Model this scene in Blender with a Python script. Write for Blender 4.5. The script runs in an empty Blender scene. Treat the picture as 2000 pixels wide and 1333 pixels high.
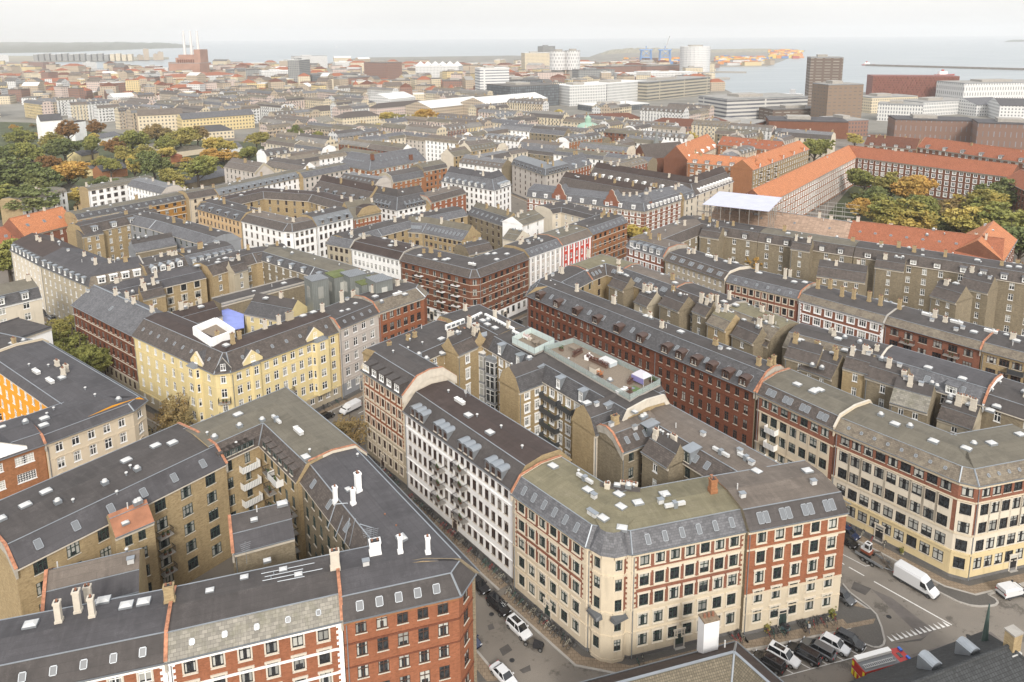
import bpy, math, random
from mathutils import Vector, Matrix
R=random.Random(7)
S=bpy.context.scene
C=S.collection
# ---------------------------------------------------------------- camera
CAMH=86.0; FPX=1447.0; XP=1000.0; YP=350.0; YH=69.0; SL=-.0064
roll=math.atan(SL); pitch=math.atan((YP-YH)/FPX)
cd=bpy.data.cameras.new('camera'); cam=bpy.data.objects.new('camera',cd); C.objects.link(cam)
cd.sensor_width=36; cd.lens=FPX/2000*36; cd.shift_y=-(666.5-YP)/2000; cd.clip_end=60000; cd.clip_start=1
cam.location=(0,0,CAMH)
cam.rotation_euler=(Matrix.Rotation(math.pi/2-pitch,4,'X')@Matrix.Rotation(roll,4,'Z')).to_euler()
S.camera=cam
# ---------------------------------------------------------------- world, sun, exposure
SUN_EL=math.radians(33); SUN_AZ=math.radians(172)     # azimuth clockwise from +Y
w=bpy.data.worlds.new('World'); S.world=w; w.use_nodes=True
nt=w.node_tree; nt.nodes.clear()
sky=nt.nodes.new('ShaderNodeTexSky'); sky.sky_type='NISHITA'; sky.sun_disc=False
sky.sun_elevation=SUN_EL; sky.sun_rotation=SUN_AZ; sky.dust_density=4; sky.air_density=1.0
bg1=nt.nodes.new('ShaderNodeBackground'); bg1.inputs['Strength'].default_value=.05; sky.ozone_density=.3
nt.links.new(sky.outputs[0],bg1.inputs['Color'])
# overcast cloud layer: evenly bright, faint mottling
tc=nt.nodes.new('ShaderNodeTexCoord'); nz=nt.nodes.new('ShaderNodeTexNoise'); nz.inputs['Scale'].default_value=3.0
mp=nt.nodes.new('ShaderNodeMapping'); mp.inputs['Scale'].default_value=(1,1,6)
nt.links.new(tc.outputs['Generated'],mp.inputs[0]); nt.links.new(mp.outputs[0],nz.inputs[0])
cr=nt.nodes.new('ShaderNodeValToRGB'); cr.color_ramp.elements[0].position=.3; cr.color_ramp.elements[0].color=(.83,.83,.825,1)
cr.color_ramp.elements[1].position=.7; cr.color_ramp.elements[1].color=(.93,.92,.905,1)
nt.links.new(nz.outputs[0],cr.inputs[0])
bg2=nt.nodes.new('ShaderNodeBackground'); bg2.inputs['Strength'].default_value=.82
sx=nt.nodes.new('ShaderNodeSeparateXYZ'); nt.links.new(tc.outputs['Generated'],sx.inputs[0])   # overcast: brighter overhead than at the horizon
gr_=nt.nodes.new('ShaderNodeMapRange'); gr_.inputs[1].default_value=.02; gr_.inputs[2].default_value=.9; gr_.inputs[3].default_value=1.0; gr_.inputs[4].default_value=1.35; nt.links.new(sx.outputs[2],gr_.inputs[0])
vm=nt.nodes.new('ShaderNodeVectorMath'); vm.operation='SCALE'; nt.links.new(cr.outputs[0],vm.inputs[0]); nt.links.new(gr_.outputs[0],vm.inputs['Scale']); nt.links.new(vm.outputs[0],bg2.inputs['Color'])
ad=nt.nodes.new('ShaderNodeAddShader'); nt.links.new(bg1.outputs[0],ad.inputs[0]); nt.links.new(bg2.outputs[0],ad.inputs[1])
ou=nt.nodes.new('ShaderNodeOutputWorld'); nt.links.new(ad.outputs[0],ou.inputs[0])
sd=bpy.data.lights.new('sun','SUN'); sun=bpy.data.objects.new('sun',sd); C.objects.link(sun)
sd.energy=2.3; sd.angle=math.radians(13); sd.color=(1,.965,.91)
sdir=Vector((math.sin(SUN_AZ)*math.cos(SUN_EL),math.cos(SUN_AZ)*math.cos(SUN_EL),math.sin(SUN_EL)))
sun.rotation_euler=sdir.to_track_quat('Z','Y').to_euler()
S.view_settings.view_transform='Standard'; S.view_settings.look='None'; S.view_settings.exposure=0.27; S.view_settings.gamma=1
# ---------------------------------------------------------------- pixel -> place
_c,_s=math.cos(roll),math.sin(roll); _cp,_sp=math.cos(pitch),math.sin(pitch)
def U(px,py,z=0.0):
    u=(px-XP)/FPX; v=(YP-py)/FPX
    uu=u*_c-v*_s; vv=u*_s+v*_c
    dx,dy,dz=uu,_cp+vv*_sp,-_sp+vv*_cp
    t=(z-CAMH)/dz
    return Vector((dx*t,dy*t,z))
def proj(p):
    x,y,z=p[0],p[1],p[2]-CAMH
    f=y*_cp-z*_sp; v=y*_sp+z*_cp; u=x
    uu,vv=u/f,v/f
    a=uu*_c+vv*_s; b=-uu*_s+vv*_c
    return XP+a*FPX, YP-b*FPX
# ---------------------------------------------------------------- materials
MAT={}
def _new(n):
    m=bpy.data.materials.new(n); m.use_nodes=True; t=m.node_tree
    return m,t,t.nodes['Principled BSDF']
def _mix(t,a,b,fac,bt='MIX'):
    n=t.nodes.new('ShaderNodeMix'); n.data_type='RGBA'; n.blend_type=bt
    for s,v in ((0,fac),(6,a),(7,b)):
        if hasattr(v,'links'): t.links.new(v,n.inputs[s])
        elif s==0: n.inputs[0].default_value=v
        else: n.inputs[s].default_value=(*v,1)
    return n.outputs[2]
def _noise(t,sc,det=3,co='uv',vec=None,rough=.6,scale=None):
    n=t.nodes.new('ShaderNodeTexNoise'); n.inputs['Scale'].default_value=sc; n.inputs['Detail'].default_value=det; n.inputs['Roughness'].default_value=rough
    c=t.nodes.new('ShaderNodeTexCoord')
    src=c.outputs['UV' if co=='uv' else 'Object']
    if scale:
        m=t.nodes.new('ShaderNodeMapping'); m.inputs['Scale'].default_value=scale; t.links.new(src,m.inputs[0]); src=m.outputs[0]
    t.links.new(src,n.inputs['Vector'])
    return n.outputs[0]
def _ramp(t,src,a,b):
    n=t.nodes.new('ShaderNodeMapRange'); n.inputs[1].default_value=a; n.inputs[2].default_value=b
    t.links.new(src,n.inputs[0]); return n.outputs[0]
def _brick(t,w,h,mort,ms,c1,c2,off=.5,bias=0):
    n=t.nodes.new('ShaderNodeTexBrick'); c=t.nodes.new('ShaderNodeTexCoord'); t.links.new(c.outputs['UV'],n.inputs['Vector'])
    n.offset=off
    n.inputs['Scale'].default_value=1; n.inputs['Brick Width'].default_value=w; n.inputs['Row Height'].default_value=h
    n.inputs['Mortar Size'].default_value=ms; n.inputs['Mortar Smooth'].default_value=.1; n.inputs['Bias'].default_value=bias
    n.inputs['Color1'].default_value=(*c1,1); n.inputs['Color2'].default_value=(*c2,1); n.inputs['Mortar'].default_value=(*mort,1)
    return n
def sc(c,k): return tuple(min(1,x*k) for x in c)
def _mathmul(t,s,k):
    n=t.nodes.new('ShaderNodeMath'); n.operation='MULTIPLY'; n.inputs[1].default_value=k; t.links.new(s,n.inputs[0]); return n.outputs[0]
def plain(n,c,rough=.7,metal=0,spec=.5,var=0,vs=.5,grime=0):
    if n in MAT: return MAT[n]
    m,t,b=_new(n); b.inputs['Roughness'].default_value=rough; b.inputs['Metallic'].default_value=metal
    b.inputs['Specular IOR Level'].default_value=spec
    if var:
        f=_noise(t,vs,4); o=_mix(t,sc(c,1-var),sc(c,1+var),_ramp(t,f,.3,.7))
        if grime:
            g=_noise(t,.8,4,scale=(1.3,.12,1)); o=_mix(t,o,sc(c,.6),_ramp(t,g,.55,.85))
        t.links.new(o,b.inputs['Base Color'])
    else: b.inputs['Base Color'].default_value=(*c,1)
    MAT[n]=m; return m
def plaster(n,c): 
    if n in MAT: return MAT[n]
    m,t,b=_new(n); b.inputs['Roughness'].default_value=.9; b.inputs['Specular IOR Level'].default_value=.15
    f=_noise(t,.35,5); o=_mix(t,sc(c,.93),sc(c,1.05),_ramp(t,f,.3,.7))
    g=_noise(t,1.1,5,scale=(1,.12,1)); o=_mix(t,o,sc(c,.66),_ramp(t,g,.54,.85))
    h=_noise(t,4,3); o=_mix(t,o,sc(c,.85),_ramp(t,h,.55,.9))
    t.links.new(o,b.inputs['Base Color']); MAT[n]=m; return m
def brick(n,c,c2=None,mort=None):
    if n in MAT: return MAT[n]
    m,t,b=_new(n); b.inputs['Roughness'].default_value=.92; b.inputs['Specular IOR Level'].default_value=.1
    c2=c2 or sc(c,.72); mort=mort or sc(c,.85)
    k=_brick(t,.48,.16,mort,.02,c,c2)
    f=_noise(t,.25,5); o=_mix(t,k.outputs[0],sc(c,.7),_ramp(t,f,.45,.8))
    g=_noise(t,.9,5,scale=(1,.3,1)); o=_mix(t,o,sc(c,1.25),_ramp(t,g,.55,.95))
    h=_noise(t,2.6,3); o=_mix(t,o,sc(c2,.75),_ramp(t,h,.5,.85))
    w_=_noise(t,1.4,4,scale=(1,.09,1)); o=_mix(t,o,sc(c,.5),_mathmul(t,_ramp(t,w_,.55,.8),.6))
    t.links.new(o,b.inputs['Base Color']); MAT[n]=m; return m
def felt(n,c,lichen=None,rough=.75):
    if n in MAT: return MAT[n]
    m,t,b=_new(n); b.inputs['Roughness'].default_value=rough; b.inputs['Specular IOR Level'].default_value=.25
    k=_brick(t,8.0,1.0,sc(c,.72),.035,sc(c,1.07),sc(c,.9),off=.37)
    f=_noise(t,.13,7,rough=.75); o=_mix(t,k.outputs[0],sc(c,.6),_ramp(t,f,.46,.66))
    g=_noise(t,.33,7,rough=.8); o=_mix(t,o,lichen or sc(c,1.75),_ramp(t,g,.53,.78))
    s_=_noise(t,.9,5,scale=(1.6,.1,1)); o=_mix(t,o,sc(c,1.45),_mathmul(t,_ramp(t,s_,.5,.8),.6))
    h=_noise(t,6,2); o=_mix(t,o,sc(c,.8),_ramp(t,h,.4,.8))
    t.links.new(o,b.inputs['Base Color']); MAT[n]=m; return m
def slate(n,c,w=.5,h=.33,moss=None):
    if n in MAT: return MAT[n]
    m,t,b=_new(n); b.inputs['Roughness'].default_value=.6; b.inputs['Specular IOR Level'].default_value=.35
    k=_brick(t,w,h,sc(c,.5),.02,sc(c,1.3),sc(c,.75))
    f=_noise(t,.4,6,rough=.7); o=_mix(t,k.outputs[0],moss or sc(c,.65),_ramp(t,f,.48,.7))
    s_=_noise(t,1.0,5,scale=(1.8,.1,1)); o=_mix(t,o,sc(c,1.6),_mathmul(t,_ramp(t,s_,.52,.8),.5))
    g=_noise(t,2.5,4); o=_mix(t,o,sc(c,1.5),_ramp(t,g,.58,.9))
    t.links.new(o,b.inputs['Base Color']); MAT[n]=m; return m
def tiles(n,c,w=.28,h=.36):
    if n in MAT: return MAT[n]
    m,t,b=_new(n); b.inputs['Roughness'].default_value=.8; b.inputs['Specular IOR Level'].default_value=.2
    k=_brick(t,w,h,sc(c,.45),.03,sc(c,1.15),sc(c,.75),off=0)
    f=_noise(t,.3,6,rough=.7); o=_mix(t,k.outputs[0],sc(c,.62),_ramp(t,f,.48,.8))
    g=_noise(t,1.6,4); o=_mix(t,o,sc(c,1.3),_ramp(t,g,.58,.9))
    t.links.new(o,b.inputs['Base Color']); MAT[n]=m; return m
def zinc(n,c,sp=.6):
    if n in MAT: return MAT[n]
    m,t,b=_new(n); b.inputs['Roughness'].default_value=.45; b.inputs['Metallic'].default_value=.15
    k=_brick(t,sp,40.,sc(c,.55),.04,c,sc(c,.9),off=0)
    f=_noise(t,.5,5); o=_mix(t,k.outputs[0],sc(c,.75),_ramp(t,f,.45,.8))
    t.links.new(o,b.inputs['Base Color']); MAT[n]=m; return m
def glassm(n,dark,pale,frac,rough=.08):
    if n in MAT: return MAT[n]
    m,t,b=_new(n); b.inputs['Roughness'].default_value=rough; b.inputs['Specular IOR Level'].default_value=.6
    oi=t.nodes.new('ShaderNodeObjectInfo'); g=t.nodes.new('ShaderNodeMath'); g.operation='LESS_THAN'; g.inputs[1].default_value=frac
    t.links.new(oi.outputs['Random'],g.inputs[0])
    f=_noise(t,1.3,2,'obj'); d=_mix(t,sc(dark,.5),sc(dark,1.8),_ramp(t,f,.35,.65))
    # half-drawn blinds and side curtains, different in every window
    c=t.nodes.new('ShaderNodeTexCoord'); sp=t.nodes.new('ShaderNodeSeparateXYZ'); t.links.new(c.outputs['Object'],sp.inputs[0])
    def M(op,a_,b_=None):
        n=t.nodes.new('ShaderNodeMath'); n.operation=op
        for i_,v_ in ((0,a_),(1,b_)):
            if v_ is None: continue
            if hasattr(v_,'links'): t.links.new(v_,n.inputs[i_])
            else: n.inputs[i_].default_value=v_
        return n.outputs[0]
    r0=oi.outputs['Random']; fr_=lambda k: M('FRACT',M('MULTIPLY',r0,k))
    bl=M('MULTIPLY',M('GREATER_THAN',sp.outputs[2],M('MULTIPLY',fr_(11.3),2.2)),M('LESS_THAN',fr_(37.7),.42*frac/.6))
    sc_=M('MULTIPLY',M('GREATER_THAN',M('ABSOLUTE',sp.outputs[0]),M('ADD',M('MULTIPLY',fr_(23.1),.3),.18)),M('LESS_THAN',fr_(71.9),.45*frac/.6))
    class _o: outputs=[M('MULTIPLY',M('MAXIMUM',bl,sc_),M('ADD',M('MULTIPLY',fr_(97.3),.6),.4))]
    ml=_o
    o=_mix(t,d,pale,ml.outputs[0]); t.links.new(o,b.inputs['Base Color']); MAT[n]=m; return m
GL=glassm('window glass',(.028,.032,.036),(.5,.5,.46),.66,.05)
GLS=plain('skylight glass',(.15,.16,.17),.12,spec=.6)
WHT=plain('white paint',(.80,.80,.78),.5); GRN=plain('dark green paint',(.03,.05,.045),.5); BRN=plain('brown paint',(.07,.04,.03),.5)
BLK=plain('black paint',(.02,.02,.022),.45); GRY=plain('grey metal',(.30,.32,.34),.45,.4,var=.1)
STL=plain('zinc sheet',(.30,.325,.35),.4,.5,var=.12)
CRM=plaster('cream plaster',(.59,.51,.385)); CRM2=plaster('pale cream plaster',(.61,.55,.45)); WPL=plaster('white plaster',(.84,.84,.83)); 
YEL=plaster('yellow plaster',(.68,.57,.31)); OCH=plaster('ochre plaster',(.72,.33,.035)); PNK=plaster('grey pink plaster',(.50,.46,.42)); GYP=plaster('grey plaster',(.26,.27,.285))
SAL=plaster('sand plaster',(.58,.42,.25)); BEI=plaster('beige plaster',(.42,.37,.28)); YBS=plaster('base yellow plaster',(.60,.49,.29))
BRO=brick('orange brick',(.33,.135,.075)); BRD=brick('dark red brick',(.20,.08,.05)); BRR=brick('red brick',(.27,.12,.08)); BRB=brick('brown brick',(.21,.095,.06))
BRY=brick('yellow brick',(.42,.325,.19),(.29,.215,.12)); BRG=brick('grey yellow brick',(.28,.235,.165),(.18,.15,.105)); BRT=brick('tan brick',(.36,.17,.085))
F1=felt('dark roofing felt',(.076,.068,.065)); F2=felt('grey roofing felt',(.10,.09,.085)); F3=felt('mossy roofing felt',(.19,.17,.11),(.26,.225,.165)); F4=felt('brown roofing felt',(.062,.046,.041))
F5=felt('grey green roofing felt',(.15,.135,.105),(.20,.18,.14)); F6=felt('blue grey roofing felt',(.080,.076,.080)); F7=felt('warm grey roofing felt',(.15,.125,.105))
SL1=slate('dark slate',(.078,.075,.077)); SL2=slate('weathered slate',(.21,.195,.165),.6,.4,(.13,.125,.085)); SL3=slate('brown slate',(.085,.070,.061)); SL4=slate('blue slate',(.115,.115,.122)); SL5=slate('mossy slate',(.15,.125,.095),.5,.3,(.22,.19,.14))
TO=tiles('orange and lit roof tile',(.54,.22,.105)); TR=tiles('red and shaded roof tile',(.36,.135,.075)); TB=tiles('brown roof tile',(.17,.075,.05)); TG=tiles('dark glazed tile',(.055,.058,.06),.4,.4); TM=tiles('mossy concrete tile',(.17,.145,.105),.3,.3)  # TO and TR also paint the lit and shaded slopes of the park block
ZN=zinc('standing seam zinc',(.19,.20,.21)); ZG=zinc('green grey zinc',(.22,.235,.225),.5)
CAP=plain('orange ridge tile',(.36,.16,.09),.85,var=.5,vs=1.5); CON=plain('concrete',(.33,.31,.28),.9,var=.15); SND=plain('pale render',(.55,.50,.42),.9,var=.12,vs=1)
WOD=plain('wooden deck',(.20,.16,.12),.8,var=.2,vs=3); HAT=plain('roof hatch acrylic',(.52,.52,.51),.4)
RUS=plain('rust roofing sheet',(.30,.13,.07),.8,var=.25)
# ---------------------------------------------------------------- mesh building
class MB:
    def __init__(s): s.v=[]; s.f=[]; s.m=[]; s.mats=[]
    def mi(s,m):
        if m not in s.mats: s.mats.append(m)
        return s.mats.index(m)
    def face(s,pts,m):
        b=len(s.v); s.v.extend([tuple(p) for p in pts]); s.f.append(tuple(range(b,b+len(pts)))); s.m.append(s.mi(m))
    def box(s,o,x,y,z,m,bot=True):   # o corner, x,y,z edge vectors
        o,x,y,z=map(Vector,(o,x,y,z)); p=[o,o+x,o+x+y,o+y,o+z,o+x+z,o+x+y+z,o+y+z]
        b=len(s.v); s.v.extend([tuple(q) for q in p]); k=s.mi(m)
        fs=[(4,5,6,7),(0,1,5,4),(1,2,6,5),(2,3,7,6),(3,0,4,7)]+([(0,3,2,1)] if bot else [])
        for f in fs: s.f.append(tuple(b+i for i in f)); s.m.append(k)
    def bx(s,x0,x1,y0,y1,z0,z1,m): s.box((x0,y0,z0),(x1-x0,0,0),(0,y1-y0,0),(0,0,z1-z0),m)
    def prism(s,pts,z0,z1,m,mt=None,bot=False):   # pts ccw xy
        n=len(pts); a=[(p[0],p[1],z0) for p in pts]; c=[(p[0],p[1],z1) for p in pts]
        s.face(c,mt or m)
        for i in range(n): s.face([a[i],a[(i+1)%n],c[(i+1)%n],c[i]],m)
        if bot: s.face(a[::-1],m)
    def cyl(s,c,r,h,m,n=12,r2=None,ax='z',cap=True):
        r2=r if r2 is None else r2; b=len(s.v); k=s.mi(m); c=Vector(c)
        for j,(rr,hh) in enumerate(((r,0),(r2,h))):
            for i in range(n):
                a=2*math.pi*i/n; q=(rr*math.cos(a),rr*math.sin(a),hh)
                if ax=='x': q=(q[2],q[0],q[1])
                elif ax=='y': q=(q[0],q[2],q[1])
                s.v.append(tuple(c+Vector(q)))
        for i in range(n): s.f.append((b+i,b+(i+1)%n,b+n+(i+1)%n,b+n+i)); s.m.append(k)
        if cap:
            s.f.append(tuple(b+n+i for i in range(n))); s.m.append(k); s.f.append(tuple(b+i for i in reversed(range(n)))); s.m.append(k)
    def tube(s,p,q,r,m,n=6):
        p,q=Vector(p),Vector(q); d=q-p; L=d.length
        if L<1e-6: return
        mt=d.to_track_quat('Z','Y').to_matrix(); b=len(s.v); k=s.mi(m)
        for h in (0,L):
            for i in range(n):
                a=2*math.pi*i/n; s.v.append(tuple(p+mt@Vector((r*math.cos(a),r*math.sin(a),h))))
        for i in range(n): s.f.append((b+i,b+(i+1)%n,b+n+(i+1)%n,b+n+i)); s.m.append(k)
    def loft(s,rings,m,close=True,caps=True):
        b=len(s.v); n=len(rings[0]); k=s.mi(m)
        for r in rings: s.v.extend([tuple(p) for p in r])
        for j in range(len(rings)-1):
            for i in range(n if close else n-1):
                i2=(i+1)%n; s.f.append((b+j*n+i,b+j*n+i2,b+(j+1)*n+i2,b+(j+1)*n+i)); s.m.append(k)
        if caps:
            s.f.append(tuple(b+i for i in reversed(range(n)))); s.m.append(k); s.f.append(tuple(b+(len(rings)-1)*n+i for i in range(n))); s.m.append(k)
    def mesh(s,name,org=(0,0,0),uv=True,smooth=False):
        o=Vector(org); me=bpy.data.meshes.new(name)
        me.from_pydata([(x-o.x,y-o.y,z-o.z) for x,y,z in s.v],[],s.f)
        for m in s.mats: me.materials.append(m)
        me.polygons.foreach_set('material_index',s.m)
        if smooth: me.polygons.foreach_set('use_smooth',[True]*len(s.f))
        if uv:
            l=me.uv_layers.new(name='UVMap'); d=[]
            for p in me.polygons:
                n=p.normal
                if abs(n.z)>.9995: t=Vector((1,0,0)); b=Vector((0,1,0))
                else:
                    t=Vector((-n.y,n.x,0)).normalized(); b=n.cross(t)
                for vi in p.vertices:
                    c=me.vertices[vi].co+o; d.append(c.dot(t)); d.append(c.dot(b))
            l.data.foreach_set('uv',d)
        me.update(); return me
def thing(name,label,cat,loc,rz=0,group=None):
    o=bpy.data.objects.new(name,None); C.objects.link(o); o.location=loc; o.rotation_euler=(0,0,rz); o.empty_display_size=.5
    o['label']=label; o['category']=cat
    if group: o['group']=group
    return o
def link(name,me,par=None,loc=(0,0,0),rot=None):
    o=bpy.data.objects.new(name,me); C.objects.link(o)
    if par: o.parent=par
    if rot is not None: o.matrix_local=Matrix.Translation(loc)@rot
    else: o.location=loc
    return o
def part(name,mb,par,smooth=False):
    if not mb.f: return None
    # org: world position of the top parent
    r=par; 
    org=Vector(r['org']) if 'org' in r else Vector((0,0,0))
    return link(name,mb.mesh(name,org,smooth=smooth),par)
ORG={}
def broot(name,label,cat,x,y,group=None,z=0):
    t=thing(name,label,cat,(x,y,z),0,group); ORG[t.name]=Vector((x,y,z)); return t
def bpart(name,mb,par,smooth=False,root=None):
    if not mb.f: return None
    org=ORG[(root or par).name]
    return link(name,mb.mesh(name,org,smooth=smooth),par)
def tagm(o,label,cat,group=None,kind=None):
    if label: o['label']=label; 
    if cat: o['category']=cat
    if group: o['group']=group
    if kind: o['kind']=kind
    return o
# ---------------------------------------------------------------- windows, dormers, roof pieces (shared meshes)
WC={}
def win_meshes(w,h,style,split):
    k=(round(w,2),round(h,2),style,split)
    if k in WC: return WC[k]
    fm={'w':WHT,'g':GRN,'b':BRN,'k':BLK}[style[0]]
    sur={'c':CRM2,'s':SND,'w':WPL,'r':BRR,'0':None,'y':YEL}[style[1] if len(style)>1 else '0']
    m=MB(); t=.085; y0,y1=.05,.15; W=w/2
    m.bx(-W,W,y0,y1,0,t,fm); m.bx(-W,W,y0,y1,h-t,h,fm); m.bx(-W,-W+t,y0,y1,t,h-t,fm); m.bx(W-t,W,y0,y1,t,h-t,fm)
    tr=h*.66; n=2 if w<1.7 else 3
    if 'm' in style[2:]: # many small panes
        nx,nz=max(4,int(w/.38)),4
        for i in range(1,nx): x=-W+w*i/nx; m.bx(x-.03,x+.03,y0+.01,y1,t,h-t,fm)
        for i in range(1,nz): z=h*i/nz; m.bx(-W+t,W-t,y0+.02,y1-.01,z-.03,z+.03,fm)
    elif w<.75: m.bx(-W+t,W-t,y0+.01,y1,tr-.04,tr+.04,fm)
    else:
        for i in range(1,n): x=-W+w*i/n; m.bx(x-.055,x+.055,y0+.005,y1,t,h-t,fm)
        m.bx(-W+t,W-t,y0+.012,y1-.01,tr-.05,tr+.05,fm)
    m.bx(-W-.08,W+.08,-.1,.14,-.1,0,SND if sur is None and style[0]!='w' else (sur or WPL))   # sill
    if sur:
        e=.2; m.bx(-W-e,-W-.002,-.07,.05,-.0,h+.002,sur); m.bx(W+.002,W+e,-.07,.05,-.0,h+.002,sur); m.bx(-W-e-.1,W+e+.1,-.14,.05,h+.004,h+.28,sur)
        m.bx(-W-e,W+e,-.16,.05,-.22,-.102,sur)
    if 'a' in style[2:]:  # round hood over the window
        sm=sur or CRM
        pts=[(-math.cos(math.pi*i/8)*(W+.3),h-.1+math.sin(math.pi*i/8)*.45) for i in range(9)]
        for a,b in zip(pts,pts[1:]): m.box((a[0],-.12,a[1]),(b[0]-a[0],0,b[1]-a[1]),(0,.12,0),(0,0,.12),sm)
    g=MB(); g.face([(-W+t*.5,y1-.02,t*.5),(W-t*.5,y1-.02,t*.5),(W-t*.5,y1-.02,h-t*.5),(-W+t*.5,y1-.02,h-t*.5)],GL)
    if split: r=(m.mesh('window',uv=False),g.mesh('pane',uv=False))
    else:
        m.face([(-W+t*.5,y1-.02,t*.5),(W-t*.5,y1-.02,t*.5),(W-t*.5,y1-.02,h-t*.5),(-W+t*.5,y1-.02,h-t*.5)],GL)
        r=(m.mesh('window',uv=False),None)
    WC[k]=r; return r
def lowwin(w,h,style):
    k=(round(w,2),round(h,2),style,'low')
    if k in WC: return WC[k]
    fm={'w':WHT,'g':GRN,'b':BRN,'k':BLK}[style[0]]; m=MB(); W=w/2
    sur={'c':CRM2,'s':SND,'w':WPL,'r':BRR,'0':None,'y':YEL}[style[1] if len(style)>1 else '0']
    m.face([(-W,.12,0),(W,.12,0),(W,.12,h),(-W,.12,h)],GL)
    f=lambda a,b,c,d,y,mm: m.face([(a,y,c),(b,y,c),(b,y,d),(a,y,d)],mm)
    t=.09
    f(-W,-W+t,0,h,.09,fm); f(W-t,W,0,h,.09,fm); f(-.06,.06,0,h,.09,fm); f(-W,W,h*.64,h*.64+.1,.085,fm); f(-W,W,0,t,.088,fm); f(-W,W,h-t,h,.088,fm)
    if sur:
        m.bx(-W-.18,-W,-.06,.05,0,h,sur); m.bx(W,W+.18,-.06,.05,0,h,sur); m.bx(-W-.25,W+.25,-.1,.05,h,h+.25,sur)
    m.bx(-W-.06,W+.06,-.08,.1,-.1,0,sur or SND)
    WC[k]=(m.mesh('window',uv=False),None); return WC[k]
def dormer_meshes(w,h,kind,rm,fm):
    k=('d',w,h,kind,rm.name,fm.name)
    if k in WC: return WC[k]
    m=MB(); W=w/2; L=h*1.1+.6
    if kind=='barrel':
        pts=[(-math.cos(math.pi*i/6)*(W+.12),h+math.sin(math.pi*i/6)*.35) for i in range(7)]
        for a,b in zip(pts,pts[1:]): m.box((a[0],-.15,a[1]),(b[0]-a[0],0,b[1]-a[1]),(0,L,0),(0,0,.08),rm)
    elif kind=='gable':
        m.box((-W-.15,-.15,h),(W+.15,0,.6),(0,L,0),(0,0,.1),rm); m.box((0,-.15,h+.6),(W+.15,0,-.6),(0,L,0),(0,0,.1),rm)
        m.face([(-W,0,h),(W,0,h),(0,0,h+.58)],fm)
    else: m.box((-W-.12,-.18,h),(2*W+.24,0,0),(0,L,.15),(0,0,.1),rm)
    for x in (-W,W-.1): m.box((x,0,0),(.1,0,0),(0,L,0),(0,0,h),rm)
    ff=.16
    m.bx(-W+.1,W-.1,.0,.1,0,ff,fm); m.bx(-W+.1,W-.1,.0,.1,h-ff,h,fm); m.bx(-W+.1,-W+.1+ff*.7,.0,.1,ff,h-ff,fm); m.bx(W-.1-ff*.7,W-.1,.0,.1,ff,h-ff,fm)
    WC[k]=m.mesh('dormer'); return WC[k]
def sky_mesh(w,h,fm=GRY):
    k=('s',w,h,fm.name)
    if k in WC: return WC[k]
    m=MB(); W=w/2
    m.bx(-W-.08,-W,0,h,0,.12,fm); m.bx(W,W+.08,0,h,0,.12,fm); m.bx(-W,W,-.08,0,0,.12,fm); m.bx(-W,W,h,h+.1,0,.14,fm)
    m.face([(-W,0,.09),(W,0,.09),(W,h,.09),(-W,h,.09)],GLS)
    WC[k]=m.mesh('skylight',uv=False); return WC[k]
def item_mesh(kind):
    k=('i',kind)
    if k in WC: return WC[k]
    m=MB()
    if kind=='hatch':
        m.bx(-.75,.75,-.6,.6,-.1,.28,GRY); m.loft([[(-.7,-.55,.28),(.7,-.55,.28),(.7,.55,.28),(-.7,.55,.28)],[(-.35,-.25,.5),(.35,-.25,.5),(.35,.25,.5),(-.35,.25,.5)]],HAT)
    elif kind=='hatchs':
        m.bx(-.5,.5,-.4,.4,-.1,.2,GRY); m.loft([[(-.47,-.37,.2),(.47,-.37,.2),(.47,.37,.2),(-.47,.37,.2)],[(-.2,-.15,.36),(.2,-.15,.36),(.2,.15,.36),(-.2,.15,.36)]],HAT)
    elif kind=='vent':
        m.cyl((0,0,-.1),.14,.55,STL,10); m.cyl((0,0,.45),.26,.12,HAT,12,.2); m.cyl((0,0,.57),.2,.08,HAT,12,.02)
    elif kind=='fan':
        m.bx(-.45,.45,-.45,.45,-.1,.45,STL); m.cyl((0,0,.45),.42,.3,HAT,14,.3); m.cyl((0,0,.75),.3,.06,HAT,14,.05)
    elif kind=='unit':
        m.bx(-1.3,1.3,-.35,.35,0,.55,HAT); m.bx(-1.35,1.35,-.4,.4,.551,.6,WHT); m.cyl((.5,0,.6),.25,.35,HAT,12)
    elif kind=='duct':
        m.bx(-1.6,1.6,-.25,.25,.15,.6,HAT); m.bx(-.3,.3,-.4,.4,-.1,.8,STL)
    elif kind=='antenna':
        m.tube((0,0,-.2),(0,0,3.2),.035,STL); 
        for i in range(5): m.tube((-.7+.05*i,-.1,2.9-.28*i),(.7-.05*i,.1,2.9-.28*i),.02,STL,4)
        m.tube((0,-.5,2.9),(0,.5,1.9),.02,STL,4)
    elif kind=='dish':
        m.tube((0,0,-.2),(0,0,1.1),.04,STL); m.cyl((0,-.1,1.1),.45,.12,HAT,16,.1,'y')
    elif kind=='pipe': m.cyl((0,0,-.1),.09,1.0,HAT,8)
    elif kind=='boxv': m.bx(-.4,.4,-.3,.3,-.1,.6,HAT); m.bx(-.48,.48,-.38,.38,.601,.68,STL)
    WC[k]=m.mesh({'hatch':'roof_hatch','hatchs':'roof_hatch','vent':'roof_vent','fan':'roof_vent','unit':'ventilation_unit','duct':'ventilation_duct','antenna':'antenna','dish':'satellite_dish','pipe':'vent_pipe','boxv':'roof_vent'}[kind],uv=False)
    return WC[k]
INAME={'hatch':'roof_hatch','hatchs':'roof_hatch','vent':'roof_vent','fan':'roof_vent','unit':'ventilation_unit','duct':'ventilation_duct','antenna':'antenna','dish':'satellite_dish','pipe':'vent_pipe','boxv':'roof_vent'}
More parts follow.
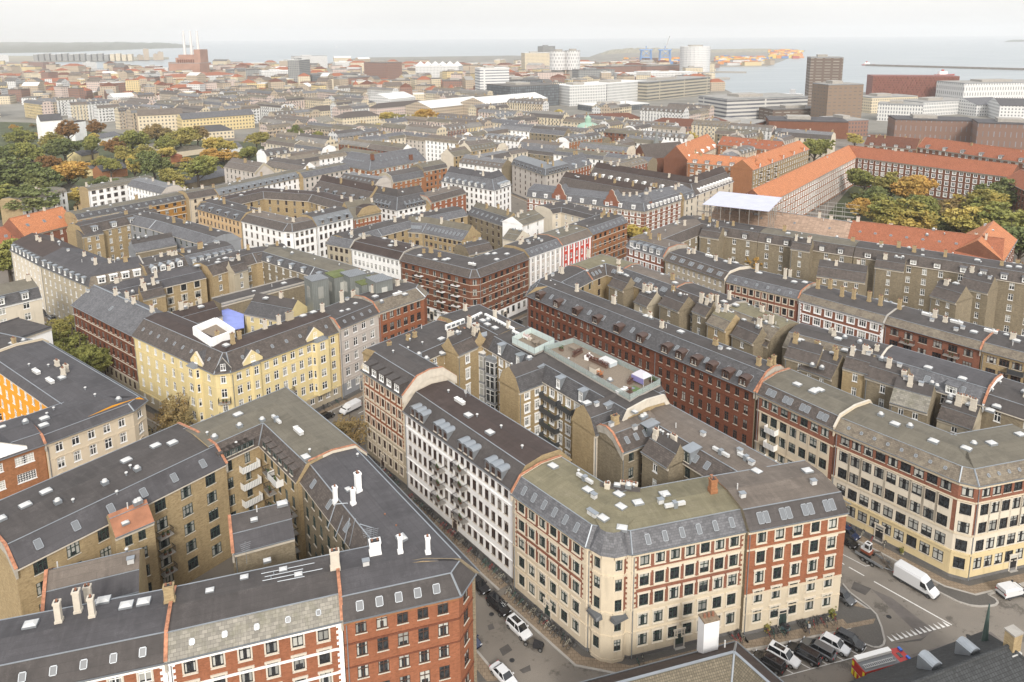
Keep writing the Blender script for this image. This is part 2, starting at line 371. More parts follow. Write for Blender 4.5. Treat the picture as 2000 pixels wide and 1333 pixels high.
def chimney_mesh(w,d,h,m1,pots=2):
    k=('c',w,d,h,m1.name,pots)
    if k in WC: return WC[k]
    m=MB(); W=w/2; D=d/2
    m.bx(-W-.08,W+.08,-D-.08,D+.08,-.6,.35,m1); m.bx(-W,W,-D,D,.352,h-.25,m1); m.bx(-W-.07,W+.07,-D-.07,D+.07,h-.25,h,m1)
    for i in range(pots):
        x=-W+w*(i+.5)/pots; m.cyl((x,0,h),.13,.28,plain('clay pot',(.22,.1,.06),.9),8); 
    m.bx(-W+.12,W-.12,-D+.12,D-.12,h+.002,h+.03,BLK)
    WC[k]=m.mesh('chimney'); return WC[k]
# ---------------------------------------------------------------- offset of a polyline to its left
def seg(a,b): d=Vector((b[0]-a[0],b[1]-a[1])); d.normalize(); return d
def offs(Q,d,g0=None,g1=None):
    n=len(Q); out=[]
    for i in range(n):
        a=seg(Q[i-1],Q[i]) if i>0 else (seg(g0,Q[0]) if g0 is not None else None)
        b=seg(Q[i],Q[i+1]) if i<n-1 else (seg(Q[-1],g1) if g1 is not None else None)
        a=a if a is not None else b; b=b if b is not None else a
        na=Vector((-a.y,a.x)); nb=Vector((-b.y,b.x)); m=na+nb; m.normalize(); k=1/max(.35,m.dot(na))
        out.append(Vector((Q[i][0]+m.x*d*k,Q[i][1]+m.y*d*k)))
    return out
OCC=[]   # footprints already built, for the fill-in city
NW=0
def roofprof(kind,d,z,rise,ins):
    if kind=='C': return [(-.4,z),(ins,z+rise),(d/2,z+rise+.45),(d-ins,z+rise),(d+.35,z)]
    if kind=='S': return [(-.4,z),(ins,z+rise),(d*.6,z+rise+.6),(d+.3,z+rise-.9)]      # steep street side, low yard side
    if kind=='M': return [(-.4,z),(.9,z+rise),(d/2,z+rise+1.6),(d-.9,z+rise),(d+.35,z)]
    if kind=='G': return [(-.5,z),(d/2,z+rise),(d+.5,z)]
    if kind=='P': return [(-.4,z),(ins,z+rise),(d/2,z+rise*1.5+.6),(d-ins,z+rise),(d+.35,z)]
    if kind=='Fl': return [(-.25,z),(-.2,z+.5),(.1,z+.5),(.12,z+.25),(d-.12,z+.25),(d-.1,z+.5),(d+.2,z+.5),(d+.25,z)]
def matat(bands,zz):
    for zt,m in bands:
        if zz<zt: return m
    return bands[-1][1]
def facade(root,a,b,z0,z1,bands,rows,n,ww,near,style,wins,mb,base_z=0,door=None,margin=.8,visible=True):
    """wall from a to b with recessed openings; outward is to the right of a->b"""
    d=Vector((b.x-a.x,b.y-a.y)); L=d.length
    if L<.05: return
    d/=L; inn=Vector((-d.y,d.x)); ang=math.atan2(d.y,d.x)
    P=lambda x,z,y=0: (a.x+d.x*x+inn.x*y,a.y+d.y*x+inn.y*y,z)
    zb=[z0,z1]+[zt for zt,_ in bands if z0<zt<z1]
    cols=[]
    if n and L>ww+.3:
        while n>1 and (L-2*margin)/n<ww+.25: n-=1
        m0=margin if L>2*margin+ww else 0
        cols=[m0+(L-2*m0)*(i+.5)/n for i in range(n)]
    if not visible: rows=[]
    rr=[(s,h) for s,h in rows if s+h<z1-.05 and s>z0]
    if not cols: rr=[]
    for s,h in rr: zb+= [s,s+h]
    zs=sorted(set(round(q,3) for q in zb))
    for z_a,z_b in zip(zs,zs[1:]):
        zm=(z_a+z_b)/2; m=matat(bands,zm)
        hit=any(s<zm<s+h for s,h in rr)
        if not hit: mb.face([P(0,z_a),P(L,z_a),P(L,z_b),P(0,z_b)],m); continue
        x=0
        for c in cols:
            x0,x1=c-ww/2,c+ww/2
            mb.face([P(x,z_a),P(x0,z_a),P(x0,z_b),P(x,z_b)],m)
            mb.face([P(x0,z_a),P(x0,z_a,.17),P(x0,z_b,.17),P(x0,z_b)],m)
            mb.face([P(x1,z_a,.17),P(x1,z_a),P(x1,z_b),P(x1,z_b,.17)],m)
            x=x1
        mb.face([P(x,z_a),P(L,z_a),P(L,z_b),P(x,z_b)],m)
    for s,h in rr:
        m=matat(bands,s)
        for c in cols:
            x0,x1=c-ww/2,c+ww/2
            mb.face([P(x0,s),P(x1,s),P(x1,s,.17),P(x0,s,.17)],m); mb.face([P(x0,s+h,.17),P(x1,s+h,.17),P(x1,s+h),P(x0,s+h)],m)
            wins.append((P(c,s),ang,ww,h,style,near))
def place_windows(root,wins,maxn=95):
    global NW
    org=ORG[root.name]; cp=Vector((0,0,CAMH))
    wins.sort(key=lambda q:(Vector(q[0])-cp).length)
    rest=wins[maxn:]; 
    for p,a,w,h,st,near in wins[:maxn]:
        me,pm=win_meshes(w,h,st,True) if near==2 else (win_meshes(w,h,st,False) if near==1 else lowwin(w,h,st))
        o=link('window',me,root,Vector(p)-org,Matrix.Rotation(a,4,'Z')); NW+=1
        if pm: link('pane',pm,o)
    if rest:
        v=[];f=[];mi=[];mats=[]
        for p,a,w,h,st,near in rest:
            me=(win_meshes(w,h,st,False) if near else lowwin(w,h,st))[0]
            M=Matrix.Translation(Vector(p)-org)@Matrix.Rotation(a,4,'Z'); b=len(v)
            v+=[tuple(M@q.co) for q in me.vertices]
            for q in me.polygons:
                f.append(tuple(b+i for i in q.vertices)); m=me.materials[q.material_index]
                if m not in mats: mats.append(m)
                mi.append(mats.index(m))
        me=bpy.data.meshes.new('window'); me.from_pydata(v,[],f)
        for m in mats: me.materials.append(m)
        me.polygons.foreach_set('material_index',mi); o=link('window',me,root); o['kind']='stuff'
class Wing: pass
WINGS={}
def wing(label,pts,z,d,side=1,name='apartment_building',cat='building',wall=None,yard=None,prof='C',rise=2.8,ins=2.0,
         r1=None,r2=None,r3=None,nf=5,n=None,sp=3.0,yn=None,ysp=3.6,ww=1.1,yw=1.1,style='g0',ystyle='g0',near=0,base=1.1,wh=.6,
         sk=None,ysk=None,dm=None,ydm=None,fwl=None,fwr=None,endl=None,endr=None,items=(),gl=None,gr=None,corn=None,course=None,courses=(),
         chim=0,auto=0,bal=(),ybal=(),group=None,world=False,doors=1,quoin=None,root=None,pave=0,ridge=None,top=None,bandl=(),seed=0,maxn=95,stripes=None,wstr=None):
    rr=random.Random(seed or sum(map(ord,label)))
    if near==1 and not chim and not any(i_[0]=='chim' for i_ in items) and prof!='Fl' and name!='low_house' and not(name=='rear_wing' and n==[0]): chim=rr.choice([2,3,4])
    if near and auto<3 and len(items)<4: auto+=3
    wall=wall or BRY; yard=yard or BRY; r2=r2 or F1; r1=r1 or r2; r3=r3 or r1
    V2=lambda p: Vector((p[0],p[1])) if world else Vector(U(p[0],p[1],z)[:2])
    Q=[V2(p) for p in pts]; g0=V2(gl) if gl else None; g1=V2(gr) if gr else None
    nn=list(n) if n else None
    if side<0:
        Q.reverse(); g0,g1=g1,g0; fw0,fw1,en0,en1=fwr,fwl,endr,endl
        if nn: nn.reverse()
    else: fw0,fw1,en0,en1=fwl,fwr,endl,endr
    pr=roofprof(prof,d,z,rise,ins) if isinstance(prof,str) else [(a*d,z+b) for a,b in prof]
    O=lambda q: offs(Q,q,g0,g1)
    B=O(d); allp=Q+B[::-1]; cx=sum(p.x for p in allp)/len(allp); cy=sum(p.y for p in allp)/len(allp)
    if root is None: root=broot(name,label,cat,cx,cy,group)
    OCC.append([tuple(p) for p in allp])
    bands=[(zt,m) for zt,m in bandl]+[(1e9,wall)]
    ybands=[(1e9,yard)]
    fh=(z-base)/nf
    rows=[(base+i*fh+fh*.27,fh*wh) for i in range(nf)]
    wb=MB(); wins=[]; near=near
    E=[]
    for i in range(len(Q)-1):
        a,b=Q[i],Q[i+1]; L=(b-a).length; dd=seg(a,b); out=Vector((dd.y,-dd.x)); mid=(a+b)/2; vis=out.dot(-mid)>-abs(mid.length)*.08
        k=nn[i] if nn else max(1,int((L-.8)/sp)) if L>1.7 else 0
        facade(root,a,b,0,z,bands,rows,k,ww,near,style,wins,wb,visible=vis); E.append((a,b,vis,k))
    Y=B[::-1]; ye=[]
    for i in range(len(Y)-1):
        a,b=Y[i],Y[i+1]; L=(b-a).length; dd=seg(a,b)
        if (b-a).dot(Q[len(Q)-1-i]-Q[len(Q)-2-i])>0 and False: continue
        out=Vector((dd.y,-dd.x)); mid=(a+b)/2; vis=out.dot(-mid)>-abs(mid.length)*.05
        k=(yn[i] if isinstance(yn,(list,tuple)) else yn) if yn is not None else (max(1,int((L-.8)/ysp)) if L>1.7 else 0)
        zr=z if prof!='S' else z+rise-.9
        facade(root,a,b,0,zr,ybands,rows,k,yw,near,ystyle,wins,wb,visible=vis); ye.append((a,b,vis,k))
    em0=en0 or yard; em1=en1 or yard
    wb.face([(B[0].x,B[0].y,0),(Q[0].x,Q[0].y,0),(Q[0].x,Q[0].y,z),(B[0].x,B[0].y,z)],em0)
    wb.face([(Q[-1].x,Q[-1].y,0),(B[-1].x,B[-1].y,0),(B[-1].x,B[-1].y,z),(Q[-1].x,Q[-1].y,z)],em1)
    bpart('wall',wb,root)
    # roof: closed body
    rb=MB(); lines=[(O(q),zz) for q,zz in pr]; k=len(pr)
    lo=[(O(pr[-1][0]),z-.22 if prof!='S' else pr[-1][1]-.3),(O(pr[0][0]),z-.22)]
    full=lines+lo
    mats=[]
    for j in range(k-1):
        if prof=='Fl': mats.append(r2 if j==3 else (r1 if j in(0,1,5,6) else r1))
        elif j==0: mats.append(r1)
        elif j==k-2: mats.append(r3)
        else: mats.append(r2)
    fm=corn or SND; mats+=[fm,fm,fm]
    nq=len(Q)
    for j in range(len(full)):
        (la,za),(lb,zb)=full[j],full[(j+1)%len(full)]
        for i in range(nq-1):
            rb.face([(la[i].x,la[i].y,za),(la[i+1].x,la[i+1].y,za),(lb[i+1].x,lb[i+1].y,zb),(lb[i].x,lb[i].y,zb)],mats[j])
    for i,em,rev in ((0,em0,True),(nq-1,em1,False)):
        f=[(l[i].x,l[i].y,zz) for l,zz in full]
        # fan of quads for concave safety
        rb.face(f[::-1] if not rev else f,em)
    bpart('roof',rb,root)
    # zinc edge strips at the break and hips
    tb=MB(); rs=.07
    def strip(pl,zz,w=.12,m=STL,h=.07):
        for i in range(len(pl)-1):
            a,b=pl[i],pl[i+1]; dd=b-a
            if dd.length<.2: continue
            nrm=Vector((-dd.y,dd.x)).normalized()
            tb.box((a.x-nrm.x*w/2,a.y-nrm.y*w/2,zz-.02),(dd.x,dd.y,0),(nrm.x*w,nrm.y*w,0),(0,0,h),m)
    if prof in ('C','S','M','P'):
        strip(lines[1][0],lines[1][1],.16); 
        if prof!='S': strip(lines[-2][0],lines[-2][1],.16)
        for i in range(1,nq-1):
            for (la,za),(lb,zb) in ((lines[0],lines[1]),(lines[-2],lines[-1])):
                tb.tube((la[i].x,la[i].y,za+.02),(lb[i].x,lb[i].y,zb+.02),.13,STL,5)
    if prof=='G':
        strip(lines[1][0],lines[1][1],.35,ridge or CAP if (r1 in (TO,TR,TB)) else STL,.1)
        for i in range(1,nq-1):
            for s_ in (0,2): 
                la,za=lines[s_]; lb,zb=lines[1]; tb.tube((la[i].x,la[i].y,za+.02),(lb[i].x,lb[i].y,zb+.02),.16,CAP if (r1 in (TO,TR,TB)) else STL,5)
    strip(O(pr[0][0]-.12),z-.02,.16,plain('gutter zinc',(.2,.215,.23),.5,.4),.12)
    bpart('roof_flashing',tb,root)
    # cornice and string courses
    if near or corn or course or courses:
        cb=MB()
        def course_at(zz,h,pro,m):
            for (a,b,vis,_) in E:
                if (b-a).length<.3: continue
                dd=seg(a,b); o=Vector((dd.y,-dd.x)); e=pro*.9
                cb.box((a.x+o.x*.0-dd.x*e*.0,a.y+o.y*.0,zz),((b-a).x,(b-a).y,0),(o.x*pro,o.y*pro,0),(0,0,h),m)
        course_at(z-.62,.38,.22,corn or SND)
        for zz,h,pro,m in courses: course_at(zz,h,pro,m)
        if course:
            for i in range(1,nf): course_at(base+i*fh-.08,.2,.09,course)
        course_at(.0,.6,.07,plain('granite plinth',(.14,.135,.13),.85,var=.2))
        if quoin:
            for (a,b,vis,_) in E:
                dd=seg(a,b); o=Vector((dd.y,-dd.x)); L=(b-a).length
                if L<4: continue
                z_=bands[0][0] if len(bands)>1 else .6; j=0
                while z_<z-.8:
                    w=.75 if j%2 else .5
                    for x in (0,L-w): cb.box((a.x+dd.x*x,a.y+dd.y*x,z_),(dd.x*w,dd.y*w,0),(o.x*.06,o.y*.06,0),(0,0,.4),quoin)
                    z_+=.4; j+=1
        if stripes:  # vertical render strips between columns (flat pilasters)
            m,wd,z_a,z_b=stripes
            for (a,b,vis,kk) in E:
                L=(b-a).length; 
                if L<5 or not kk: continue
                dd=seg(a,b); o=Vector((dd.y,-dd.x)); s0=(L-1.6)/kk
                for i in range(kk+1):
                    x=.8+s0*i-wd/2; x=min(max(0,x),L-wd)
                    cb.box((a.x+dd.x*x,a.y+dd.y*x,z_a),(dd.x*wd,dd.y*wd,0),(o.x*.06,o.y*.06,0),(0,0,z_b-z_a),m)
        if wstr:   # rendered window bays: piers beside and panels between the windows of each column
            m,e_,z_a,z_b=wstr
            for (a,b,vis,kk) in E:
                L=(b-a).length
                if not vis or not kk: continue
                dd=seg(a,b); o=Vector((dd.y,-dd.x)); m0=.8 if L>1.6+ww else 0
                for i in range(kk):
                    c=m0+(L-2*m0)*(i+.5)/kk
                    for x in (c-ww/2-e_,c+ww/2): cb.box((a.x+dd.x*x,a.y+dd.y*x,z_a),(dd.x*e_,dd.y*e_,0),(o.x*.07,o.y*.07,0),(0,0,z_b-z_a),m)
                    prev=z_a
                    for s_,h_ in rows+[(z_b,0)]:
                        if s_+h_<z_a+.3 or s_>z_b+.01: continue
                        if s_>prev: cb.box((a.x+dd.x*(c-ww/2),a.y+dd.y*(c-ww/2),prev),(dd.x*ww,dd.y*ww,0),(o.x*.068,o.y*.068,0),(0,0,s_-prev-.02),m)
                        prev=s_+h_+.02
        bpart('cornice',cb,root)
        if near:
            db=MB()
            for (a,b,vis,_) in E:
                if not vis or (b-a).length<6: continue
                dd=seg(a,b); o=Vector((dd.y,-dd.x)); p=a+dd*.35+o*.1
                db.tube((p.x,p.y,0),(p.x,p.y,z-.3),.07,STL,6)
            bpart('downpipe',db,root)
    # doors in street fronts
    if near and doors:
        for (a,b,vis,kk) in E:
            L=(b-a).length
            if not vis or kk<4: continue
            dd=seg(a,b); ang=math.atan2(dd.y,dd.x); m0=.8
            c=m0+(L-2*m0)*((kk//2)+.0)/kk
            me=door_mesh(style[0]); q=a+dd*c
            link('door',me,root,Vector((q.x,q.y,0))-ORG[root.name],Matrix.Rotation(ang,4,'Z'))
    # skylights / dormers on a slope
    def onslope(ja,jb,flip,spec,kind):
        (la,za),(lb,zb)=lines[ja],lines[jb]
        for i in range(nq-1):
            a,b=la[i],la[i+1]; a2,b2=lb[i],lb[i+1]
            if flip: a,b,a2,b2=b,a,b2,a2
            L=(b-a).length; dd=seg(a,b); inn=Vector((-dd.y,dd.x)); out=-inn
            mid=(a+b)/2
            if L<3.2 or out.dot(-mid)<-abs(mid.length)*.3: continue
            run=(a2-a).dot(inn); th=math.atan2(zb-za,run); sl=math.hypot(run,zb-za); ang=math.atan2(dd.y,dd.x)
            x0=max(0,(a2-a).dot(dd))+.9; x1=L-max(0,(b-b2).dot(dd))-.9
            if x1-x0<1: continue
            if kind=='s':
                num,w,h,pair=(list(spec)+[0])[:4]
                if num<0: num=max(1,int((x1-x0)/-num))
                me=sky_mesh(w,min(h,sl*.8))
                for q in range(num):
                    for off in ((-.55*w-.08,.55*w+.08) if pair else (0,)):
                        x=x0+(x1-x0)*(q+.5)/num+off; v=(sl-min(h,sl*.8))*.5; p=a+dd*x+inn*(v*math.cos(th))
                        link('skylight',me,root,Vector((p.x,p.y,za+v*math.sin(th)+.01))-ORG[root.name],Matrix.Rotation(ang,4,'Z')@Matrix.Rotation(th,4,'X'))
            else:
                num,w,h,dk,rm,fm=spec[:6]; cl=spec[6] if len(spec)>6 else 1
                if num<0: num=max(1,int((x1-x0)/-num))
                me=dormer_meshes(w,h,dk,rm,fm)
                for q in range(num):
                    x=(x0+(x1-x0)*(q+.5)/num) if cl<2 else x0+(x1-x0)*(q//cl+.5)/(num/cl)+(q%cl-(cl-1)/2)*(w+.2); v=.35; p=a+dd*x+inn*(v*math.cos(th))
                    o=link('dormer',me,root,Vector((p.x,p.y,za+v*math.sin(th)))-ORG[root.name],Matrix.Rotation(ang,4,'Z'))
                    wm=win_meshes(round(w-.5,2),round(h-.4,2),'w0' if fm is WHT else style[0]+'0',False)[0]
                    link('window',wm,o,(0,-.06,.2))
    if sk: onslope(0,1,False,sk,'s')
    if dm: onslope(0,1,False,dm,'d')
    if ysk: onslope(k-1,k-2,True,ysk,'s')
    if ydm: onslope(k-1,k-2,True,ydm,'d')
    # party walls
    for fw,i in ((fw0,0),(fw1,nq-1)):
        if not fw: continue
        m,cm,rz=fw; pb=MB(); cb=MB(); tdir=seg(Q[i-1],Q[i]) if i else seg(Q[0],Q[1])
        t=.14; rz=rz*(.6 if rz>.55 else .34); ln=[(l[i],zz) for l,zz in lines]
        for (pa,za),(pb_,zb) in zip(ln,ln[1:]):
            e=pb_-pa; 
            pb.box((pa.x-tdir.x*t,pa.y-tdir.y*t,za+rz),(e.x,e.y,zb-za),(tdir.x*2*t,tdir.y*2*t,0),(0,0,-1.3-rz),m)
            cb.box((pa.x-tdir.x*(t+.08),pa.y-tdir.y*(t+.08),za+rz),(e.x,e.y,zb-za),(tdir.x*2*(t+.07),tdir.y*2*(t+.07),0),(0,0,.07),cm)
        o=bpart('party_wall',pb,root)
        bpart('coping',cb,root)
    # balconies on fronts: (edge, column, floors, kind)
    for lst,EE in ((bal,E),(ybal,ye)):
        for (ei,ci,fl,bk,bw) in lst:
            if ei>=len(EE): continue
            a,b,vis,kk=EE[ei]; L=(b-a).length; dd=seg(a,b); ang=math.atan2(dd.y,dd.x); x=.8+(L-1.6)*(ci+.5)/max(1,kk)
            for f in fl:
                zz=base+f*fh+.05; q=a+dd*x
                link('balcony',balcony_mesh(bk,bw),root,Vector((q.x,q.y,zz))-ORG[root.name],Matrix.Rotation(ang,4,'Z'))
    # roof items by measured place, plus small ones strewn on the flat
    ztop=z+rise+.3 if prof!='G' else z+rise
    dd=seg(Q[0],Q[1]); ang=math.atan2(dd.y,dd.x)
    def surf(p):  # height of roof at world xy
        best=None
        for i in range(nq-1):
            a,b=Q[i],Q[i+1]; e=seg(a,b); t=(p-a).dot(e); off=(p-a).dot(Vector((-e.y,e.x)))
            pen=max(0,-t,t-(b-a).length)+max(0,-off,off-d)
            if best is None or pen<best[0]: best=(pen,off,math.atan2(e.y,e.x))
        o=min(max(best[1],pr[0][0]),pr[-1][0]); zz=pr[0][1]
        for (q0,z0),(q1,z1) in zip(pr,pr[1:]):
            if q0<=o<=q1 and q1>q0: zz=z0+(z1-z0)*(o-q0)/(q1-q0)
        return zz,best[2]
    def put(kind,p,extra=None):
        zz,an=surf(p)
        if kind=='chim':
            w_,d_,h_,m_=extra; link('chimney',chimney_mesh(w_,d_,h_,m_,2 if w_>.7 else 1),root,Vector((p.x,p.y,zz))-ORG[root.name],Matrix.Rotation(an,4,'Z'))
        else: link(INAME[kind],item_mesh(kind),root,Vector((p.x,p.y,zz+.03))-ORG[root.name],Matrix.Rotation(an,4,'Z'))
    for it in items:
        kind,px,py=it[0],it[1],it[2]; p=Vector(U(px,py,ztop)[:2]); put(kind,p,it[3] if len(it)>3 else (.8,.6,2.2,SND))
    segs=[(i,(Q[i+1]-Q[i]).length) for i in range(nq-1)]; tot=sum(s for _,s in segs)
    def rnd(lo,hi):
        r=rr.random()*tot
        for i,s in segs:
            if r<=s: break
            r-=s
        e=seg(Q[i],Q[i+1]); q=Q[i]+e*min(max(r,1.0),max(1.0,s-1.0)); return q+Vector((-e.y,e.x))*(lo+(hi-lo)*rr.random())
    cm=rr.choice([SND,BRY,SND])
    for i in range(chim):
        o=rr.choice([.5,.62,.4]); p=rnd(d*o,d*o+.1); put('chim',p,(rr.choice([.7,1.0,.8]),.6,rr.choice([1.6,2.0,1.3]),cm))
    for i in range(auto):
        put(rr.choice(['vent','vent','hatchs','hatch','pipe','boxv','fan'] if near else ['vent','hatchs','hatch','boxv']),rnd(ins+.8,d-ins-.8) if prof in('C','S','Fl','P') else rnd(d*.3,d*.7))
    place_windows(root,wins,maxn)
    if pave: PAVE.append((Q,g0,g1,pave))
    W=Wing(); W.root=root; W.Q=Q; W.B=B; W.E=E; W.surf=surf; W.put=put; W.ztop=ztop; W.O=O; W.lines=lines; W.ye=ye; W.d=d; W.z=z; WINGS[label]=W
    return W
PAVE=[]
def door_mesh(c):
    k=('door',c)
    if k in WC: return WC[k]
    m=MB(); fm={'w':GRY,'g':GRN,'b':BRN,'k':BLK}[c]
    m.bx(-.85,-.65,-.1,.0,0,2.9,SND); m.bx(.65,.85,-.1,.0,0,2.9,SND); m.bx(-.95,.95,-.14,.0,2.9,3.15,SND)
    m.bx(-.65,.65,-.04,-.002,.15,2.3,fm); m.bx(-.65,.65,-.05,-.002,2.32,2.4,SND); m.bx(-.65,.65,-.03,-.002,2.42,2.9,GL); m.bx(-.03,.03,-.06,-.041,.2,2.3,BLK)
    m.bx(-.8,.8,-.5,0,0,.15,CON)
    WC[k]=m.mesh('door'); return WC[k]
def balcony_mesh(kind,w):
    k=('bal',kind,w)
    if k in WC: return WC[k]
    m=MB(); W=w/2; dp=1.2
    if kind=='open':   # thin bars, grey slab
        m.bx(-W,W,-dp,-.01,-.16,0,CON); m.bx(-W,W,-dp-.02,-dp+.03,.95,1.02,BLK); m.bx(-W,-W+.05,-dp,-.02,.95,1.02,BLK); m.bx(W-.05,W,-dp,-.02,.95,1.02,BLK)
        nb=int(w/.16)
        for i in range(nb+1): x=-W+.02+(w-.04)*i/nb; m.bx(x-.012,x+.012,-dp,-dp+.025,0,.95,BLK)
        for i in range(7):
            y=-dp+dp*i/7
            for x in (-W+.02,W-.04): m.bx(x,x+.025,y,y+.025,0,.95,BLK)
    elif kind=='white':
        m.bx(-W,W,-dp,-.01,-.16,0,WHT); m.bx(-W,W,-dp-.03,-dp,-.2,1.0,WHT); m.bx(-W-.03,-W,-dp,-.02,-.2,1.0,WHT); m.bx(W,W+.03,-dp,-.02,-.2,1.0,WHT)
        for i in range(int(w/.3)): m.bx(-W+.3*i,-W+.3*i+.06,-dp-.045,-dp-.031,-.15,.95,GRY)
    elif kind=='slab':
        m.bx(-W,W,-dp,-.01,-.2,0,WPL); m.bx(-W,W,-dp,-dp+.05,.9,.98,BLK); m.bx(-W,W,-dp,-dp+.03,.45,.49,BLK)
        for i in range(int(w/.2)+1): m.bx(-W+.2*i,-W+.2*i+.02,-dp,-dp+.03,0,.9,BLK)
        for x in (-W,W-.04):
            m.bx(x,x+.04,-dp,-.02,.9,.98,BLK); m.bx(x,x+.04,-dp,-.02,.45,.49,BLK)
    elif kind=='dark':
        g=plain('dark balcony sheet',(.07,.075,.08),.5,.3); m.bx(-W,W,-dp,-.01,-.18,0,CON); m.bx(-W,W,-dp-.03,-dp,-.1,1.0,g); m.bx(-W,-W+.03,-dp,-.02,-.1,1.0,g); m.bx(W-.03,W,-dp,-.02,-.1,1.0,g)
    for x,y in ((-.3,-.6),(.35,-.8)): 
        if w>1.8: m.bx(x-.18,x+.18,y-.18,y+.18,.01,.35,plain('pot',(.2,.09,.05),.9)); m.cyl((x,y,.35),.22,.45,plain('balcony plant',(.05,.08,.025),.9),7,.1)
    WC[k]=m.mesh('balcony'); return WC[k]
# ================================================================ THE NEAR BLOCKS
WG=plain('weathered render',(.36,.33,.28),.9,var=.25,vs=1); OC=(WG,CAP,.5); OG=(WG,CON,.5); WC_=(WPL,CAP,.5); PC=(CRM2,SND,.6)
APT='blocks of flats built round the near courtyards'
CH=lambda *a: [('chim',x,y,(.55,.55,2.5,WPL)) for x,y in a]
def it(kind,*a): return [(kind,x,y) for x,y in a]
# ---- bottom left block
wing('brick and white-quoined house, charcoal roof with one long pale stripe, bottom left corner',[(-70,1374),(324.6,1290)],17,10.5,gr=(668,1209),
  wall=BRO,bandl=[(4.5,CRM2)],yard=BRY,rise=2.3,ins=1.6,r1=F1,r2=F6,sp=3.1,ww=1.35,near=2,style='ws',ystyle='gs',corn=WPL,courses=[(12.9,.3,.1,WPL),(9.6,.3,.1,WPL)],quoin=WPL,
  fwr=OC,sk=(6,.6,.8),items=it('hatch',(60,1222),(247,1184),(281,1177),(202,1171))+[('chim',116,1215,(.65,.65,2.7,SND)),('chim',153,1193,(.7,.7,2.9,SND)),('chim',172,1162,(.75,.6,3.0,SND)),('chim',181,1205,(.6,.6,2.6,SND))],pave=3)
wing('rear stair wing with orange-edged grey roof behind the pale-striped charcoal roof',[(84,1199),(272,1152)],16,8,wall=BRY,yard=BRY,prof='P',rise=1.6,ins=1.8,r1=F6,r2=F7,n=[0],yn=0,fwl=OC,near=1,items=it('hatchs',(190,1150))+it('hatchs',(130,1190)),name='rear_wing')
F2W=wing('orange brick and white house under steep patched grey slates, left of the all-brick corner',[(326,1290),(668,1209.5)],17,10.5,gl=(0,1366),gr=(903,1160),
  wall=BRO,bandl=[(5.2,CRM2)],rise=2.3,ins=1.5,r1=SL2,r2=F1,r3=F1,sp=2.7,ww=1.25,near=2,style='ks',corn=WPL,courses=[(12.9,.3,.1,WPL),(9.6,.3,.1,WPL),(6.2,.3,.1,WPL)],quoin=WPL,sk=(5,.45,.5),fwr=OC,
  items=it('hatchs',(553,1112),(583,1125),(477,1127),(410,1155))+[('chim',332,1175,(1.1,.7,2.2,BRY)),('chim',655,1112,(1.1,.7,2.6,SND))])
wing('narrow rear wing with blank slate slope and orange ridge edge behind the patched slate roof',[(455,1080),(575,1048)],16.5,8,wall=BRG,yard=BRG,prof='P',rise=1.6,ins=1.8,r1=F6,r2=F1,r3=SL2,n=[0],yn=0,fwl=OC,near=1,items=it('antenna',(480,1075))+it('hatchs',(520,1072)),name='rear_wing')
FC=wing('all-brick orange corner house with five tall white chimneys on its charcoal roof',[(670,1212),(896,1161),(922,1122)],17,11,gl=(326,1290),gr=(710,895),
  wall=BRO,rise=2.1,ins=1.4,r1=F1,r2=F6,nf=5,n=[5,1],ww=1.35,near=2,style='b0',corn=BRT,courses=[(13.4,.25,.1,BRD),(10.1,.2,.08,BRD),(3.6,.3,.1,BRD)],sk=(5,.75,.95),
  items=CH((836,1083),(782,1080),(774,1030),(752,1008))+it('antenna',(730,1050))+it('antenna',(718,1058))+it('boxv',(715,1105))+[('chim',733,1080,(1.4,1.0,1.9,WPL))],pave=3)
FRW=wing('charcoal-roofed range with white chimneys along the left side of the narrow street',[(712,892),(928,1118)],17,11,side=-1,gr=(896,1163),
  wall=BRR,yard=BRG,rise=2.2,ins=1.6,r1=F6,r2=F6,r3=SL3,near=2,ystyle='g0',ysp=2.9,fwl=(CRM2,CAP,.9),ysk=(4,.8,1.2),items=CH((655,972),(690,983))+[('chim',700,960,(.8,.8,3,WPL))],chim=0,pave=3)
wing('long weathered grey-green roofed corner house opposite the yellow corner house',[(352,859),(567.5,769),(713,888)],17,12,side=-1,wall=BRT,yard=BRY,rise=2.6,ins=1.6,r1=F5,r2=F5,r3=SL3,near=2,ystyle='g0',ysp=2.6,yw=1.0,
  items=it('hatch',(465,812),(597,892))+it('fan',(468,833),(512,820),(419,855))+it('unit',(583,845))+it('duct',(540,822))+it('vent',(405,850),(605,882),(460,853)),ydm=(6,1.5,1.3,'flat',SL3,STL),
  ybal=[(0,1,(1,2,3,4),'white',3.2),(1,1,(1,2,3,4),'open',2.6),(1,4,(1,2,3),'open',2.6),(1,2,(4,),'white',3.6)],pave=3)
wing('yellow brick house with a row of pale hatches on its charcoal roof, lower left',[(-60,1016),(336,843)],17,17,side=-1,wall=BRT,yard=BRY,prof='C',rise=2.4,ins=2.6,r1=F1,r2=F1,r3=F6,near=2,ystyle='g0',ysp=4.0,yw=1.7,nf=5,
  fwr=OC,fwl=OC,ysk=(6,.8,1.3),items=it('hatch',(50,990),(90,962),(247,902),(304,873),(337,868),(0,1018))+it('fan',(268,918),(113,983),(205,945))+it('vent',(143,980),(228,960),(255,915),(247,928)),
  ybal=[(0,4,(1,2,3),'open',2.2)],pave=3)
wing('rust-red roofed stair tower of yellow brick standing in the lower left courtyard',[(224,1049),(300,1017)],16.4,5,gl=None,wall=BRY,yard=BRY,prof='C',rise=1.8,ins=2.0,r1=RUS,r2=RUS,n=[2],yn=0,near=2,style='g0',ww=1.0,items=it('hatchs',(243,1008)),endl=BRY,name='rear_wing')
